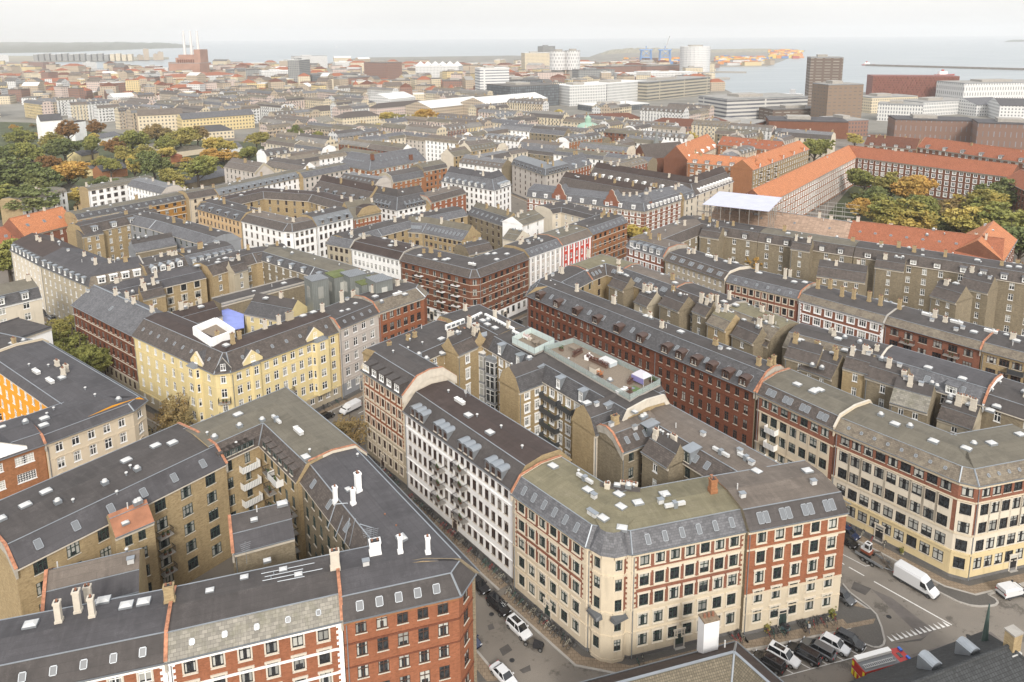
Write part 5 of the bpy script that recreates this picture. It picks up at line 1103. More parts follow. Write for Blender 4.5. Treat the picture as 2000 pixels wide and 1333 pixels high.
# --- power station
r_,a,b,d,n,h,L=fbox('brown brick power station with three tall white chimneys by the bay',331,147,392,147,124,42,plain('power station brick',(.34,.20,.15),.9,var=.15,vs=.05),name='power_station',cat='power station',top=False)  # brick colour paled, some of the haze is painted into it
PSB=MAT['power station brick']; mb=MB()
mb.box(a+d*L*.13+n*14+Vector((0,0,h)),d*L*.75,n*30,(0,0,h*.45),PSB); mb.box(a+d*L*.2+n*18+Vector((0,0,h*1.45)),d*L*.6,n*22,(0,0,h*.25),PSB)
for i in range(9): mb.box(a+d*L*(.2+.07*i)+n*12+Vector((0,0,h*.6)),d*L*.03,n*2,(0,0,h*.7),BRD)
bpart('boiler_house',mb,r_); mb=MB(); mb.box(a+d*L*.78+n*8,d*L*.2,n*34,(0,0,h*2.15),PSB); bpart('boiler_tower',mb,r_)
for i in range(3):
    q=a+d*L*(.33+.22*i)+n*30; mb=MB(); hh_=hgt(q,61,0); mb.cyl((q.x,q.y,h*1.2),3.6,hh_-h*1.2,plain('chimney white',(.62,.62,.61),.7),14,2.2); bpart('chimney',mb,r_)
FB_=[
('low orange-roofed hall in front of the power station',300,160,400,158,152,60,FCm,TR,'hip','warehouse'),
('white hall with orange roof right of the power station',405,160,467,157,147,60,FW,TR,'hip','warehouse'),
('pale office slab with wide white top, tall, right of the power station',577,135,640,133,110,30,FW,GRF,'flat',0),
('narrow grey apartment tower left of the dark shopping centre',587,168,608,165,117,22,FG,WR,'flat','tower_block'),
('white twin office blocks left of the narrow grey tower',512,160,580,158,140,50,FW,WR,'flat',0),
('glassy grey office behind a green hill right of the power station',452,152,512,150,137,60,FG,DRF,'flat',0),
('dark low shopping centre with brown decks',610,166,700,163,147,80,FK,DRF,'flat','shopping_centre'),
('brown brick deck building right of the dark shopping centre',672,172,740,168,152,60,FB,DRF,'flat',0),
('stepped brown office stack right of the shopping centre',712,158,757,160,123,40,FB,DRF,'flat','tower_block'),
('white office row behind the stepped brown stack',655,135,696,134,122,40,FW,WR,'flat',0),
('pale warehouse with white peaked roof vents, silo hall',812,152,896,152,130,50,FW,WR,'flat','warehouse'),
('tan block of flats right of the stepped brown stack',762,180,812,180,158,25,FT,DRF,'flat','tower_block'),
('yellowish block of flats in front of the silo hall',812,182,862,180,155,25,FCm,DRF,'flat','tower_block'),
('brown brick flats between the silo hall and the white striped tower',865,183,925,182,158,30,FB,DRF,'flat','tower_block'),
('white striped high-rise, the tallest white block left of centre',938,205,995,203,134,24,fmat('striped white front',(.62,.62,.61),(.07,.08,.10),w=50,h=3.4,mort=1.1),WR,'flat','tower_block'),
('black glass office block right of the white striped high-rise',998,212,1092,206,168,60,FK,DRF,'flat',0),
('second black office block behind the nearer one',985,195,1060,193,157,50,FK,DRF,'flat',0),
('white office with long window rows, left of the two by the quay',1112,208,1184,204,168,45,FP,WR,'flat',0),
('white office with long window rows, right of the two by the quay',1186,203,1262,195,162,45,FP,WR,'flat',0),
('low black-framed glass hall by the harbour road',1168,220,1268,213,206,40,FK,WR,'flat',0),
('beige stacked-terrace office by the harbour',1263,198,1386,184,156,40,fmat('stacked terrace front',(.40,.36,.28),(.06,.065,.07),w=60,h=4.2,mort=1.1),GRF,'flat',0),
('white wavy office behind the beige stacked-terrace office',1213,162,1362,158,143,40,FW,WR,'flat',0),
('cream gridded office block left of the twin round towers',1025,143,1075,142,104,30,FCm,WR,'flat','tower_block'),
('grey office top rising behind the twin round towers',1061,135,1084,134,91,22,FG,GRF,'flat','tower_block'),
('row of grey waterside flats right of the twin round towers',1130,162,1200,160,137,30,FG,DRF,'flat','tower_block'),
('red-brown brick flats behind the waterside flats',1180,150,1262,146,130,40,FB,DRF,'flat','tower_block'),
('red-brown brick flats left of the white oval tower',1262,147,1335,143,129,40,FB,DRF,'flat','tower_block'),
('pink-grey flats in front of the twin round towers',1050,165,1100,164,142,26,FPK,DRF,'flat','tower_block'),
('layered grey and black office with white floor bands',1418,240,1575,232,192,50,FS,GRF,'flat',0),
('tall brown harbour tower, tallest building on the right',1577,213,1640,214,113,30,FBR,GRF,'flat','tower_block'),
('second brown harbour tower with stacked balconies',1612,252,1680,250,166,26,fmat('balcony tower front',(.22,.16,.115),(.10,.09,.085),w=5,h=3.2,mort=1.2),GRF,'flat','tower_block'),
('low brown block of flats in front of the tallest brown tower',1508,244,1638,240,214,26,FBR,DRF,'flat',0),
('long red brick warehouse with a row of white roof lights',1500,268,1655,272,238,34,BRB,F6,'flat','warehouse'),
('square orange-brown brick warehouse right of the long red warehouse',1648,268,1694,266,236,34,FB,GRF,'flat','warehouse'),
('cream stepped flats behind the white zigzag house',1700,222,1790,218,190,30,FCm,GRF,'flat',0),
('white zigzag flats with yellow patches right of the brown towers',1712,236,1800,240,205,26,FP,GRF,'flat','zigzag_flats'),
('white terrace flats with grey penthouse floor near the right edge',1800,228,1896,222,198,30,FP,GRF,'flat','zigzag_flats'),
('long brown brick office with black attic and vertical windows, right edge',1745,275,1905,280,236,30,FV,F6,'flat',0),
('second brown brick office with black attic at the right edge',1905,288,2080,296,244,30,FV,F6,'flat',0),
('white and black checkered United-style office by the water at the right edge',1880,200,2080,196,162,50,FQ,GRF,'flat',0),
('grey steep-roofed shed at the right edge below the checkered office',1905,228,1965,226,205,40,FW,SL4,'gable','warehouse'),
('white gabled shed with black roof at the right edge',1950,235,2080,238,208,40,FW,SL1,'gable','warehouse'),
('brown tiled long house behind the dome',1112,258,1257,252,235,22,FCm,TB,'hip','long_house'),
('brown tiled long house right of the dome with red shop awnings',1258,272,1372,278,246,24,FB,TB,'hip','long_house'),
('brown tiled corner house with cream front right of the red awnings',1374,278,1434,266,245,24,FCm,TB,'hip','long_house'),
('flat brown brick block below the layered grey office',1434,276,1500,258,244,40,BRB,GRF,'flat',0),
('white gabled long flats with wide pale roofs, left part',842,235,950,222,206,40,FT,WR,'gable','long_house'),
('white gabled long flats with wide pale roofs, right part',950,232,1070,218,198,40,FT,WR,'gable','long_house'),
('small pale-roofed flats left of the orange hip roof',1000,225,1032,222,206,30,FT,WR,'gable','long_house'),
('orange hip-roofed house beside two brick chimneys',1022,246,1092,240,232,22,FCm,TR,'hip','long_house'),
('long brown tiled row left of the white striped high-rise',815,200,938,190,186,26,FT,TB,'gable','long_house'),
('white curved hall roof left of the brown tiled row',762,212,812,206,192,40,FW,WR,'gable','warehouse'),
('yellow long school with grey roof and rows of windows, upper left',358,262,498,250,229,16,FY,SL4,'gable','long_house'),
('tan gabled block left of the yellow long school',272,262,360,257,225,16,FCm,F7,'gable','long_house'),
('blank white gable end wall among the trees, upper left',84,282,128,278,236,14,WPL,SL1,'gable','long_house'),
('tall white blank wall behind the rust coloured tree',148,276,171,272,238,12,WPL,F1,'flat','long_house'),
('red striped stepped block with cream tower, upper left',223,190,247,188,162,30,FB,WR,'flat','tower_block'),
('cream and orange brick flats right of the red striped block',248,188,275,187,157,26,FY,TR,'flat','tower_block'),
('long orange tiled housing row, nearest of the orange rows upper left',28,178,160,172,169,26,FCm,TR,'gable','long_house'),
('long orange tiled housing row behind the nearest one',60,168,232,160,158,30,FCm,TR,'gable','long_house'),
('orange tiled row at the far left edge',-40,158,40,156,150,26,FCm,TR,'gable','long_house'),
('cream long house between the orange rows and the bay',105,153,188,147,143,26,FCm,DRF,'flat',0),
('white flats at the left edge by the bay',-30,122,18,121,108,30,FW,WR,'flat',0),
('red roofed hall left of the dark mansions, upper left',330,186,398,184,172,20,FPK,TR,'hip','long_house'),
('bright white tent-roofed hall among dark roofs, upper left',352,210,420,207,195,24,FW,WR,'gable','warehouse'),
('white flat-roofed hall left of the bright tent-roofed hall',222,203,265,200,190,20,FW,WR,'gable','warehouse'),
('cream hospital with dark hipped roof and dormers, left',372,276,458,270,258,18,FCm,SL1,'hip','long_house'),
('cream institute with big brown hipped roof, left of centre',670,250,745,243,229,20,FCm,SL3,'hip','long_house'),
('cream institute with brown roof and dormers behind the first',615,238,668,232,217,20,FCm,SL3,'hip','long_house'),
('cream classical hall with green-grey pediment roof',602,262,655,252,241,16,FCm,SL2,'gable','long_house'),
('cream mansard block left of the orange ball-shaped tree',692,222,735,216,203,20,FCm,SL1,'hip','long_house'),
('pink and white mansard house right of the cream mansard block',737,228,838,218,208,16,FPK,SL3,'hip','long_house'),
('white house with tiny tower among the roofs, left of the institutes',645,212,676,208,196,16,FPK,SL4,'hip','long_house'),
('cream double gabled villa row, left of the institutes',530,224,606,218,208,18,FCm,F7,'gable','long_house'),
]
for e in FB_:
    lab,xl,yl,xr,yr,ty,dp,wm,rm,rf,nm=e
    fbox(lab.replace('United-style ',''),xl,yl,xr,yr,ty,dp,wm,rm,name=nm or 'office_building',roof=rf,gr=5 if dp<28 else 6)
r1_,c_,rr_,h_=fcyl('left round tower of the twin silos with patterned white and black windows',1091,158,17,101,FQ,GRF,.36)
r1_,c_,rr_,h_=fcyl('right round tower of the twin silos with patterned white and black windows',1119,158,15,100,FQ,GRF,.36)
fcyl('white oval harbour tower with close window rows',1363,150,30,92,fmat('oval tower front',(.62,.62,.61),(.13,.14,.16),w=2.4,h=3.6,mort=.8),WR)
for x in range(6):
    q=U(820+14.5*x,151,0); t=broot('silo_cap','white pointed cap on the silo hall, '+'first second third fourth fifth sixth'.split()[x]+' from left','roof cap',q.x,q.y+20,'white caps on the silo hall'); mb=MB(); mb.cyl((q.x,q.y+20,hgt(q,130,0)+.7),12,9,WR,14,.5); bpart('cap',mb,t)
# red port terminal with steel screen
r_,a,b,d,n,h,L=fbox('dark red steel clad long office on the quay',1702,190,1870,192,150,36,FR,FR,name='port_office',top=False)
mb=MB()
for i in range(70):
    for j in range(9):
        if (i*7+j*13)%5<3:
            o=a+d*L*(i/70)-n*.8+Vector((0,0,h*j/9)); mb.box(o,d*L*.009,n*.7,(0,0,h*.085),BRR if (i+j)%3 else BRD)
bpart('facade_screen',mb,r_)
# church, dome
def church():
    q=U(1280,330,0); t=broot('church','brown brick church tower with slender green spire beside the orange roofs','church',q.x,q.y); h1=hgt(q,296,0); h2=hgt(q,254,0)
    mb=MB(); w=3.2; mb.bx(q.x-w,q.x+w,q.y-w,q.y+w,0,h1,BRB); bpart('tower',mb,t); mb=MB(); mb.cyl((q.x,q.y,h1),w*1.25,3,ZG,8,w*.7); mb.cyl((q.x,q.y,h1+3),w*.7,h2-h1-3,ZG,8,.1); bpart('spire',mb,t)
    mb=MB(); a=U(1262,346,0); b=U(1342,338,0); d=(b-a); n=Vector((-d.y,d.x,0)).normalized()*16; A=lambda p,z:(p.x,p.y,z)
    mb.face([A(a,0),A(b,0),A(b,11),A(a,11)],BRB); mb.face([A(a,11),A(b,11),A(b+n/2,19),A(a+n/2,19)],SL3); mb.face([A(a+n/2,19),A(b+n/2,19),A(b+n,11),A(a+n,11)],SL3); mb.face([A(a,0),A(a,11),A(a+n/2,19),A(a+n,11),A(a+n,0)],BRB); mb.face([A(b,0),A(b+n,0),A(b+n,11),A(b+n/2,19),A(b,11)],BRB); bpart('nave',mb,t)
    q=U(1148,285,0); t=broot('domed_house','cream house crowned by a pale green copper dome','house',q.x,q.y); G=plain('green copper',(.28,.42,.33),.6,var=.1)
    hb=hgt(q,252,0); ht=hgt(q,222,0); mb=MB(); mb.cyl((q.x,q.y,0),9.5,hb,FCm,8); bpart('wall',mb,t); mb=MB(); r=9.5
    for k in range(5):
        z0=hb+(ht-hb)*.42*math.sin(k*.314); z1=hb+(ht-hb)*.42*math.sin((k+1)*.314); mb.cyl((q.x,q.y,z0),r*math.cos(k*.29),z1-z0,G,14,r*math.cos((k+1)*.29),cap=False)
    mb.cyl((q.x,q.y,hb+(ht-hb)*.38),2.4,(ht-hb)*.3,G,10); mb.cyl((q.x,q.y,hb+(ht-hb)*.68),2.6,(ht-hb)*.2,G,10,.3); mb.cyl((q.x,q.y,hb+(ht-hb)*.88),.25,(ht-hb)*.12,G,6); bpart('dome',mb,t)
church()
# cranes, containers, breakwater, boats
def crane(lab,x,yb,yt,boom):
    q=U(x,yb,0); h=hgt(q,yt,0); t=broot('gantry_crane',lab,'crane',q.x,q.y); m=plain('crane blue',(.16,.28,.50),.5); mb=MB(); w=16
    for sx in (-w,w):
        for sy in (-8,8): mb.tube((q.x+sx,q.y+sy,0),(q.x+sx*.8,q.y+sy,h*.8),1.6,m)
        mb.tube((q.x+sx,q.y-8,h*.4),(q.x-sx*.8,q.y-8,h*.8),1.0,m)
    for z in (.4,.8): mb.tube((q.x-w,q.y-8,h*z),(q.x+w,q.y-8,h*z),1.6,m); mb.tube((q.x-w,q.y+8,h*z),(q.x+w,q.y+8,h*z),1.6,m)
    mb.tube((q.x,q.y,h*.8),(q.x,q.y,h),1.3,m); bpart('gantry',mb,t); mb=MB()
    mb.tube((q.x-w*1.2,q.y,h*.8),(q.x+w*1.2,q.y,h*.8),1.8,m)
    if boom: mb.tube((q.x,q.y,h*.8),(q.x+12,q.y,h*1.5),1.5,plain('boom grey',(.45,.45,.45),.6))
    bpart('boom',mb,t)
crane('blue gantry crane, left of the two at the container terminal',1261,128,90,False); crane('blue gantry crane with raised boom, right of the two',1298,128,90,True)
cols=[plain('container '+n_,c) for n_,c in (('orange',(.55,.22,.06)),('yellow',(.6,.42,.1)),('red',(.35,.08,.06)),('blue',(.1,.2,.4)),('white',(.55,.55,.52)))]
cb=MB(); rr=random.Random(3)
for x0,x1,y0,y1 in ((1395,1495,114,127),(1215,1335,118,128),(1500,1560,100,115)):
    for k in range(150):
        q=U(x0+(x1-x0)*rr.random(),y0+(y1-y0)*rr.random(),0); cb.box((q.x,q.y,0),(rr.choice([12,24]),0,0),(0,6,0),(0,0,rr.choice([5,8,10])),rr.choice([cols[0],cols[0],cols[1],cols[1],cols[2],cols[3],cols[4]]))
o=link('container_stacks',cb.mesh('container_stacks')); tagm(o,'orange and yellow shipping containers stacked over the far harbour terminal','containers',None,'stuff')
bw=MB(); A_,B_=U(1690,128,0),U(2100,139,0); d=B_-A_; n=Vector((-d.y,d.x,0)).normalized()*9
bw.box(A_-Vector((0,0,1.6)),(d.x,d.y,0),n,(0,0,4.5),plain('breakwater stone',(.16,.14,.12),.95,var=.3,vs=.1)); o=link('breakwater',bw.mesh('breakwater')); tagm(o,'long low dark breakwater crossing the water at the right','breakwater')
bw=MB(); A_,B_=U(1395,141,0),U(1458,142,0); d=B_-A_; bw.box(A_-Vector((0,0,1.6)),(d.x,d.y,0),(0,10,0),(0,0,3.5),CON); o=link('pier',bw.mesh('pier')); tagm(o,'short thin grey pier sticking out from the harbour below the containers','pier')
bw=MB(); A_,B_=U(1365,157,0),U(1426,154,0); d=B_-A_; bw.box(A_-Vector((0,0,1.6)),(d.x,d.y,0),(0,26,0),(0,0,3.5),CON); o=link('pier',bw.mesh('pier')); tagm(o,'broad grey pier with a low white hall, below the thin pier','pier')
def boat(lab,x,y,L,m,mast=0):
    q=U(x,y,-1.6); t=broot('boat',lab,'boat',q.x,q.y); mb=MB(); w=L*.14
    mb.loft([[(q.x-L/2,q.y-w*.7,-1.7),(q.x-L/2,q.y+w*.7,-1.7),(q.x-L/2,q.y+w,.8),(q.x-L/2,q.y-w,.8)],[(q.x+L*.2,q.y-w*.8,-1.7),(q.x+L*.2,q.y+w*.8,-1.7),(q.x+L*.25,q.y+w,1),(q.x+L*.25,q.y-w,1)],[(q.x+L*.46,q.y-.2,-1.7),(q.x+L*.46,q.y+.2,-1.7),(q.x+L*.5,q.y+.2,1.8),(q.x+L*.5,q.y-.2,1.8)]],m); bpart('hull',mb,t)
    mb=MB()
    if mast: mb.tube((q.x,q.y,.8),(q.x,q.y,mast),.15,WHT); mb.face([(q.x+.3,q.y,1.5),(q.x-L*.4,q.y,1.5),(q.x+.2,q.y,mast*.95)],WHT); bpart('sail',mb,t)
    else: mb.bx(q.x-L*.35,q.x+L*.05,q.y-w*.7,q.y+w*.7,.9,L*.18,WHT if m is not WHT else GRY); mb.bx(q.x-L*.2,q.x-L*.1,q.y-w*.3,q.y+w*.3,L*.18,L*.27,m); bpart('cabin',mb,t)
boat('small red ship sailing above the dark red quay office',1846,148,40,plain('ship red',(.4,.06,.05),.5)); boat('red and white ship by the left end of the breakwater',1696,128,34,plain('ship red',(.4,.06,.05),.5))
boat('small sailing boat with white sail out on the open sea',658,94,12,WHT,16)
WS=plain('ship white',(.7,.7,.7),.4); boat('white ferry moored between the layered office and the brown tower',1560,202,60,WS)
NTH='first second third fourth fifth sixth seventh eighth ninth tenth eleventh twelfth thirteenth fourteenth fifteenth sixteenth seventeenth'.split()
# far shore white flats
for i in range(17):
    x=66+i*11.5; h=119
    fbox('white block of flats on the far bay shore, '+NTH[i]+' from left',x,119.5,x+8.5,119.4,107-(i%3),22,FG if i<13 else FCm,WR,name='shore_flats',group='white flats along the far bay shore',top=False)
for i,(x,ty) in enumerate(((272,108),(281,96),(300,106),(309,102))):
    fbox('grey-beige tower block at the point across the bay, '+['leftmost','tallest','third','rightmost'][i]+' of four',x,118,x+(11 if i else 8),117.8,ty,24,FT,GRF,name='tower_block')
# ================================================================ VILLAS AND THE REST OF THE CITY
for lab,xl,yl,xr,yr,ty,dp,wm,rm,rf in (
('yellow gabled villa with dark roof among the trees, upper left',160,318,194,310,302,11,YEL,SL1,'gable'),
('white villa with long grey roof behind the orange-brown tree',192,284,236,276,268,11,WPL,SL4,'gable'),
('villa with bright red roof among the trees, upper left',318,322,357,316,306,12,BRO,TR,'hip'),
('long grey-roofed villa right of the bright red roof',346,308,402,300,294,11,CRM,F5,'hip'),
('grey hipped villa behind the bare tree, upper left',300,296,342,290,284,11,CRM,SL2,'hip'),
('blue-grey roofed yellow villa in the middle of the trees',165,346,198,342,330,10,YEL,SL4,'gable'),
('brown gabled villa beside the blue-grey roofed yellow villa',200,352,250,344,332,11,BRT,SL1,'gable'),
('white cubic modern villa above the yellow row, left',233,378,252,374,352,9,WPL,F5,'flat'),
('yellow villa with two grey roofs right of the white cubic one',250,382,320,370,362,10,YEL,SL4,'hip'),
('white villa with pale grey hipped roof and two chimneys, left',112,394,176,382,374,13,WPL,SL2,'hip'),
('small brown-roofed villa at the left between two big trees',70,330,97,324,316,9,BRB,SL3,'gable'),
('small white and blue villa right of the orange shrub',452,300,474,296,288,9,WPL,SL4,'gable'),
('grey-roofed brown villa below the olive tree, left',362,372,452,352,350,11,BRG,SL4,'gable'),
('white low house with dark roof at the foot of the yellow trees',410,352,440,346,338,10,WPL,SL1,'gable'),
('orange-roofed small house at the left edge above the red roof',-10,412,38,404,400,12,BRO,TO,'hip')):
    fbox(lab,xl,yl,xr,yr,ty,dp,wm,rm,name='villa',cat='villa',roof=rf,gr=3.2,top=False)
AUTO=[]
LR=felt('pale grey roofing felt',(.20,.19,.175)); LS=slate('light slate',(.16,.16,.165)); LB=slate('distance-paled brown slate',(.13,.11,.095))  # lighter copies for farther roofs, paling with distance put into the colour
ROFF=[(LS,'light slate'),(LB,'brown slate'),(LB,'brown slate'),(F2,'charcoal'),(SL4,'blue-grey'),(F5,'grey-green'),(F7,'warm grey'),(LR,'pale grey'),(SL5,'mossy')]
WALL=[(WPL,'white'),(WPL,'white'),(CRM2,'pale cream'),(CRM,'cream'),(PNK,'pink-grey'),(BRR,'red brick'),(BRY,'yellow brick'),(CRM2,'pale cream'),(BRT,'tan brick'),(BEI,'beige'),(WPL,'white'),(BRB,'brown brick')]
FWM={'white':FW,'cream':FCm,'pink-grey':FPK,'red brick':FB,'yellow brick':FY,'pale cream':FCm,'tan brick':FT,'beige':FT,'brown brick':FB}
EXC=[ [(1425,180),(2200,170),(2200,345),(1975,345),(1672,303),(1600,302),(1500,292),(1425,288)], [(1095,190),(1430,180),(1430,232),(1260,240),(1095,226)],
 [(-100,150),(-100,430),(150,432),(330,394),(440,374),(525,348),(530,300),(520,262),(480,255),(240,262),(180,240),(60,236),(-100,225)],   # villa park
      [(1640,300),(1640,420),(1960,470),(2100,480),(2100,340),(1980,345),(1700,305)],
      [(1260,232),(1300,205),(1370,203),(1440,190),(1420,240),(1270,226)],[(640,282),(735,282),(760,262),(900,262),(900,232),(760,225),(735,250),(640,262)] ]
random.seed(5)
def nearocc(x,y,r):
    for P in OCC0:
        if abs(P[0]-x)<r+P[2] and abs(P[1]-y)<r+P[2]:
            if inpoly((x,y),P[3]): return True
            for (ax,ay),(bx,by) in zip(P[3],P[3][1:]+P[3][:1]):
                dx,dy=bx-ax,by-ay; t=max(0,min(1,((x-ax)*dx+(y-ay)*dy)/(dx*dx+dy*dy+1e-9)))
                if math.hypot(x-ax-dx*t,y-ay-dy*t)<r: return True
    return False
def mkocc():
    o=[]
    for P in OCC:
        cx=sum(p[0] for p in P)/len(P); cy=sum(p[1] for p in P)/len(P); o.append((cx,cy,max(math.hypot(p[0]-cx,p[1]-cy) for p in P),P))
    return o
OCC0=mkocc()
cwp=[(p.x,p.y) for p in cw]+[(9000,900),(9000,0),(-9000,0)]
def okpt(x,y,r):
    px,py=proj((x,y,8)); 
    if not(-140<px<2140): return False
    gx,gy=proj((x,y,0))
    if any(inpoly((gx,gy),E_) for E_ in EXC): return False
    if not inpoly((x,y),cwp): return False
    return not nearocc(x,y,r)
au=math.radians(90-128); av=math.radians(90-41)
eu=Vector((math.cos(au),math.sin(au))); ev=Vector((math.cos(av),math.sin(av)))
rg=random.Random(11); nfill=0
def addauto(o,col,roof,kind): AUTO.append([o,col,roof,kind])
BL,BWd=92,60
for iu in range(-14,16):
    for iv in range(2,22):
        c=Vector((0,60))+eu*(iu*(BL+15)+ (iv%2)*30)+ev*(iv*(BWd+14))
        D=c.length
        if D<380 or D>1010: continue
        lv=BWd/2; lu=BL/2
        # four sides, long ones split in three houses, short ones in two
        for sgn,ax,bx,hl,off,k in ((-1,eu,ev,lu,lv,3 if D<600 else 2),(1,eu,ev,lu,lv,3 if D<600 else 2),(-1,ev,eu,lv,lu,2),(1,ev,eu,lv,lu,2)):
            x=-hl
            if ax is ev: x+=11; hl2=hl-11
            else: hl2=hl
            cuts=[x+(2*hl2)*j/k+ (rg.uniform(-4,4) if 0<j<k else 0) for j in range(k+1)]
            for s0,s1 in zip(cuts,cuts[1:]):
                p0=c+bx*off*sgn+ax*s0; p1=c+bx*off*sgn+ax*s1; m=(p0+p1)/2-bx*sgn*5.5
                seedv=rg.random()
                if not all(okpt(q.x,q.y,7.5) for q in (m,p0.lerp(m,.5),p1.lerp(m,.5))): continue
                if seedv<.03: continue
                # orient so that inward lies to the left
                a,b=p0,p1
                if Vector((-(b-a).y,(b-a).x)).dot(-bx*sgn)<0: a,b=b,a
                wm,wc=WALL[int(rg.random()*len(WALL))]; rm,rc=ROFF[int(rg.random()*len(ROFF))]; rm2,_=ROFF[int(rg.random()*len(ROFF))]
                z=rg.uniform(13.5,18); prof=rg.choice(['C','C','P','M']); low=D>560
                kw=dict(n=[0],yn=0) if low else {}
                W=wing('x',[(a.x,a.y),(b.x,b.y)],z,10.8,world=True,wall=FWM[wc] if low else wm,yard=(FWM[rg.choice(['white','tan brick','cream','pink-grey'])] if low else rg.choice([BRG,PNK,CRM2,CRM2,WPL])),prof=prof,rise=rg.uniform(1.8,3.0),ins=rg.uniform(1.8,3.2),r1=rm,r2=rm2,near=0,
                    style=rg.choice(['w0','k0','w0','b0']),sp=3.2,nf=5,ww=1.3,chim=rg.choice([1,2,3,4]),auto=rg.choice([1,2,3,4]) if D<800 else 1,corn=SND if rg.random()<.5 else None,
                    dm=((-4.5,1.5,1.4,'flat',STL,WHT) if rg.random()<.35 else None),sk=((-3,.8,1.0) if rg.random()<.4 else None),fwl=(BEI,CON,.3) if rg.random()<.25 else None,seed=int(rg.random()*1e6))
                addauto(W.root,wc,rc,'house'); nfill+=1
print('fill wings',nfill)
OCC0=mkocc()
# beyond: simpler blocks
nb=0; nb2=0; stuffmb=MB()
ys=[]; 
for k in range(6000):
    ypx=126+ (rg.random()**1.0)*80; xpx=-60+rg.random()*1980
    q=U(xpx,ypx,0)
    if math.hypot(q.x,q.y)<930: continue
    wpx=rg.uniform(10,34); L_=abs(U(xpx+wpx,ypx,0).x-q.x); 
    if not okpt(q.x+L_/2,q.y+8,L_/2+3) : continue
    wc=rg.choice(['white','cream','pink-grey','red brick','tan brick','tan brick','pale cream','yellow brick','tan brick']); rm,rc=rg.choice([(GRF,'pale grey'),(DRF,'dark'),(TR,'red tiled'),(TR,'red tiled'),(WR,'white'),(DRF,'dark'),(F7,'warm grey'),(TB,'brown tiled')])
    rf='hip' if rm in (TR,TB) else rg.choice(['flat','flat','gable']); hh=rg.uniform(9,22)
    if nb>=275:
        a_,b_=q,U(xpx+wpx,ypx-.5,0); d_=b_-a_; stuffmb.box(a_,(d_.x,d_.y,0),Vector((-d_.y,d_.x,0)).normalized()*18,(0,0,hh*.6),FWM[wc]); stuffmb.box(a_+Vector((0,0,hh*.6+.01)),(d_.x,d_.y,0),Vector((-d_.y,d_.x,0)).normalized()*18,(0,0,1),rm)
        c_=a_+d_/2; L2=d_.length; OCC0.append((c_.x,c_.y+9,L2*.6+9,[(a_.x,a_.y),(b_.x,b_.y),(b_.x,b_.y+18),(a_.x,a_.y+18)])); nb2+=1
        if nb2>520: break
        continue
    r0=fbox('x',xpx,ypx,xpx+wpx,ypx-rg.uniform(-.6,1.5),0,rg.uniform(14,26),FWM[wc],rm,roof=rf,h=hh,name='distant_building',cat='building')[0]
    addauto(r0,wc,rc,'block'); nb+=1
    if len(OCC)%1==0: 
        P=OCC[-1]; cx=sum(p[0] for p in P)/4; cy=sum(p[1] for p in P)/4; OCC0.append((cx,cy,max(math.hypot(p[0]-cx,p[1]-cy) for p in P),P))
print('far blocks',nb,nb2)
if stuffmb.f:
    o=link('distant_rooftops',stuffmb.mesh('distant_rooftops')); tagm(o,'low distant roofs filling the gaps between the far blocks','rooftops',None,'stuff')
# ================================================================ TREES
def leafmat(n,c1,c2):
    m,t,b=_new(n); b.inputs['Roughness'].default_value=.8; b.inputs['Specular IOR Level'].default_value=.15
    f=_noise(t,.45,4,'obj'); o=_mix(t,c1,c2,_ramp(t,f,.35,.65)); g=_noise(t,2.2,2,'obj'); o=_mix(t,o,sc(c1,.6),_ramp(t,g,.5,.8)); t.links.new(o,b.inputs['Base Color']); return m
LF={'green':leafmat('green leaves',(.18,.20,.06),(.33,.31,.09)),'dark':leafmat('dark green leaves',(.12,.15,.055),(.20,.21,.08)),'yellow':leafmat('yellow autumn leaves',(.55,.42,.12),(.38,.34,.10)),
 'orange':leafmat('orange autumn leaves',(.50,.29,.08),(.40,.30,.09)),'olive':leafmat('olive leaves',(.26,.24,.075),(.36,.30,.09)),'rust':leafmat('rust coloured leaves',(.27,.14,.05),(.19,.13,.06)),'tan':leafmat('sparse tan leaves',(.30,.21,.09),(.20,.17,.08)),
 'mixed':leafmat('half turned leaves',(.18,.20,.06),(.42,.30,.08))}
BARK=plain('bark',(.07,.055,.04),.95,var=.25,vs=2)
CROWN={}
def crown(var,ncl,nl,ls,spars=0):
    k=(var,ncl,nl,ls)
    if k in CROWN: return CROWN[k]
    r=random.Random(var*7+1); v=[];f=[]
    lob=[(r.uniform(-.55,.55),r.uniform(-.55,.55),r.uniform(-.45,.6),r.uniform(.3,.62)) for _ in range(11)]
    for c in range(ncl):
        lx,ly,lz,lr=lob[c%11]
        th=r.uniform(0,6.283); cz=r.uniform(-.75,1); q=math.sqrt(max(0,1-cz*cz)); rad=lr*r.uniform(.72,1.0)
        cx,cy,cz=lx+q*math.cos(th)*rad,ly+q*math.sin(th)*rad,lz*.8+cz*rad*.85; cr=r.uniform(.09,.17)
        for _ in range(nl):
            a,b_,d_=r.gauss(0,1),r.gauss(0,1),r.gauss(0,1); m=math.sqrt(a*a+b_*b_+d_*d_)+1e-6; rr_=cr*1.15*r.random()**.5
            p=Vector((cx+a/m*rr_,cy+b_/m*rr_,cz+d_/m*rr_*.8))
            n=Vector((r.gauss(0,.9),r.gauss(0,.9),r.gauss(.45,.6))).normalized(); t=n.orthogonal().normalized(); t.rotate(Matrix.Rotation(r.uniform(0,6.28),3,n)); bb=n.cross(t); s=ls*r.uniform(.6,1.3)
            i=len(v); v+=[tuple(p-t*s-bb*s*.6),tuple(p+t*s*.3-bb*s),tuple(p+t*s+bb*s*.5),tuple(p-t*s*.2+bb*s)]; f.append((i,i+1,i+2,i+3))
    me=bpy.data.meshes.new('crown'); me.from_pydata(v,[],f); me.materials.append(LF['green']); CROWN[k]=me; return me
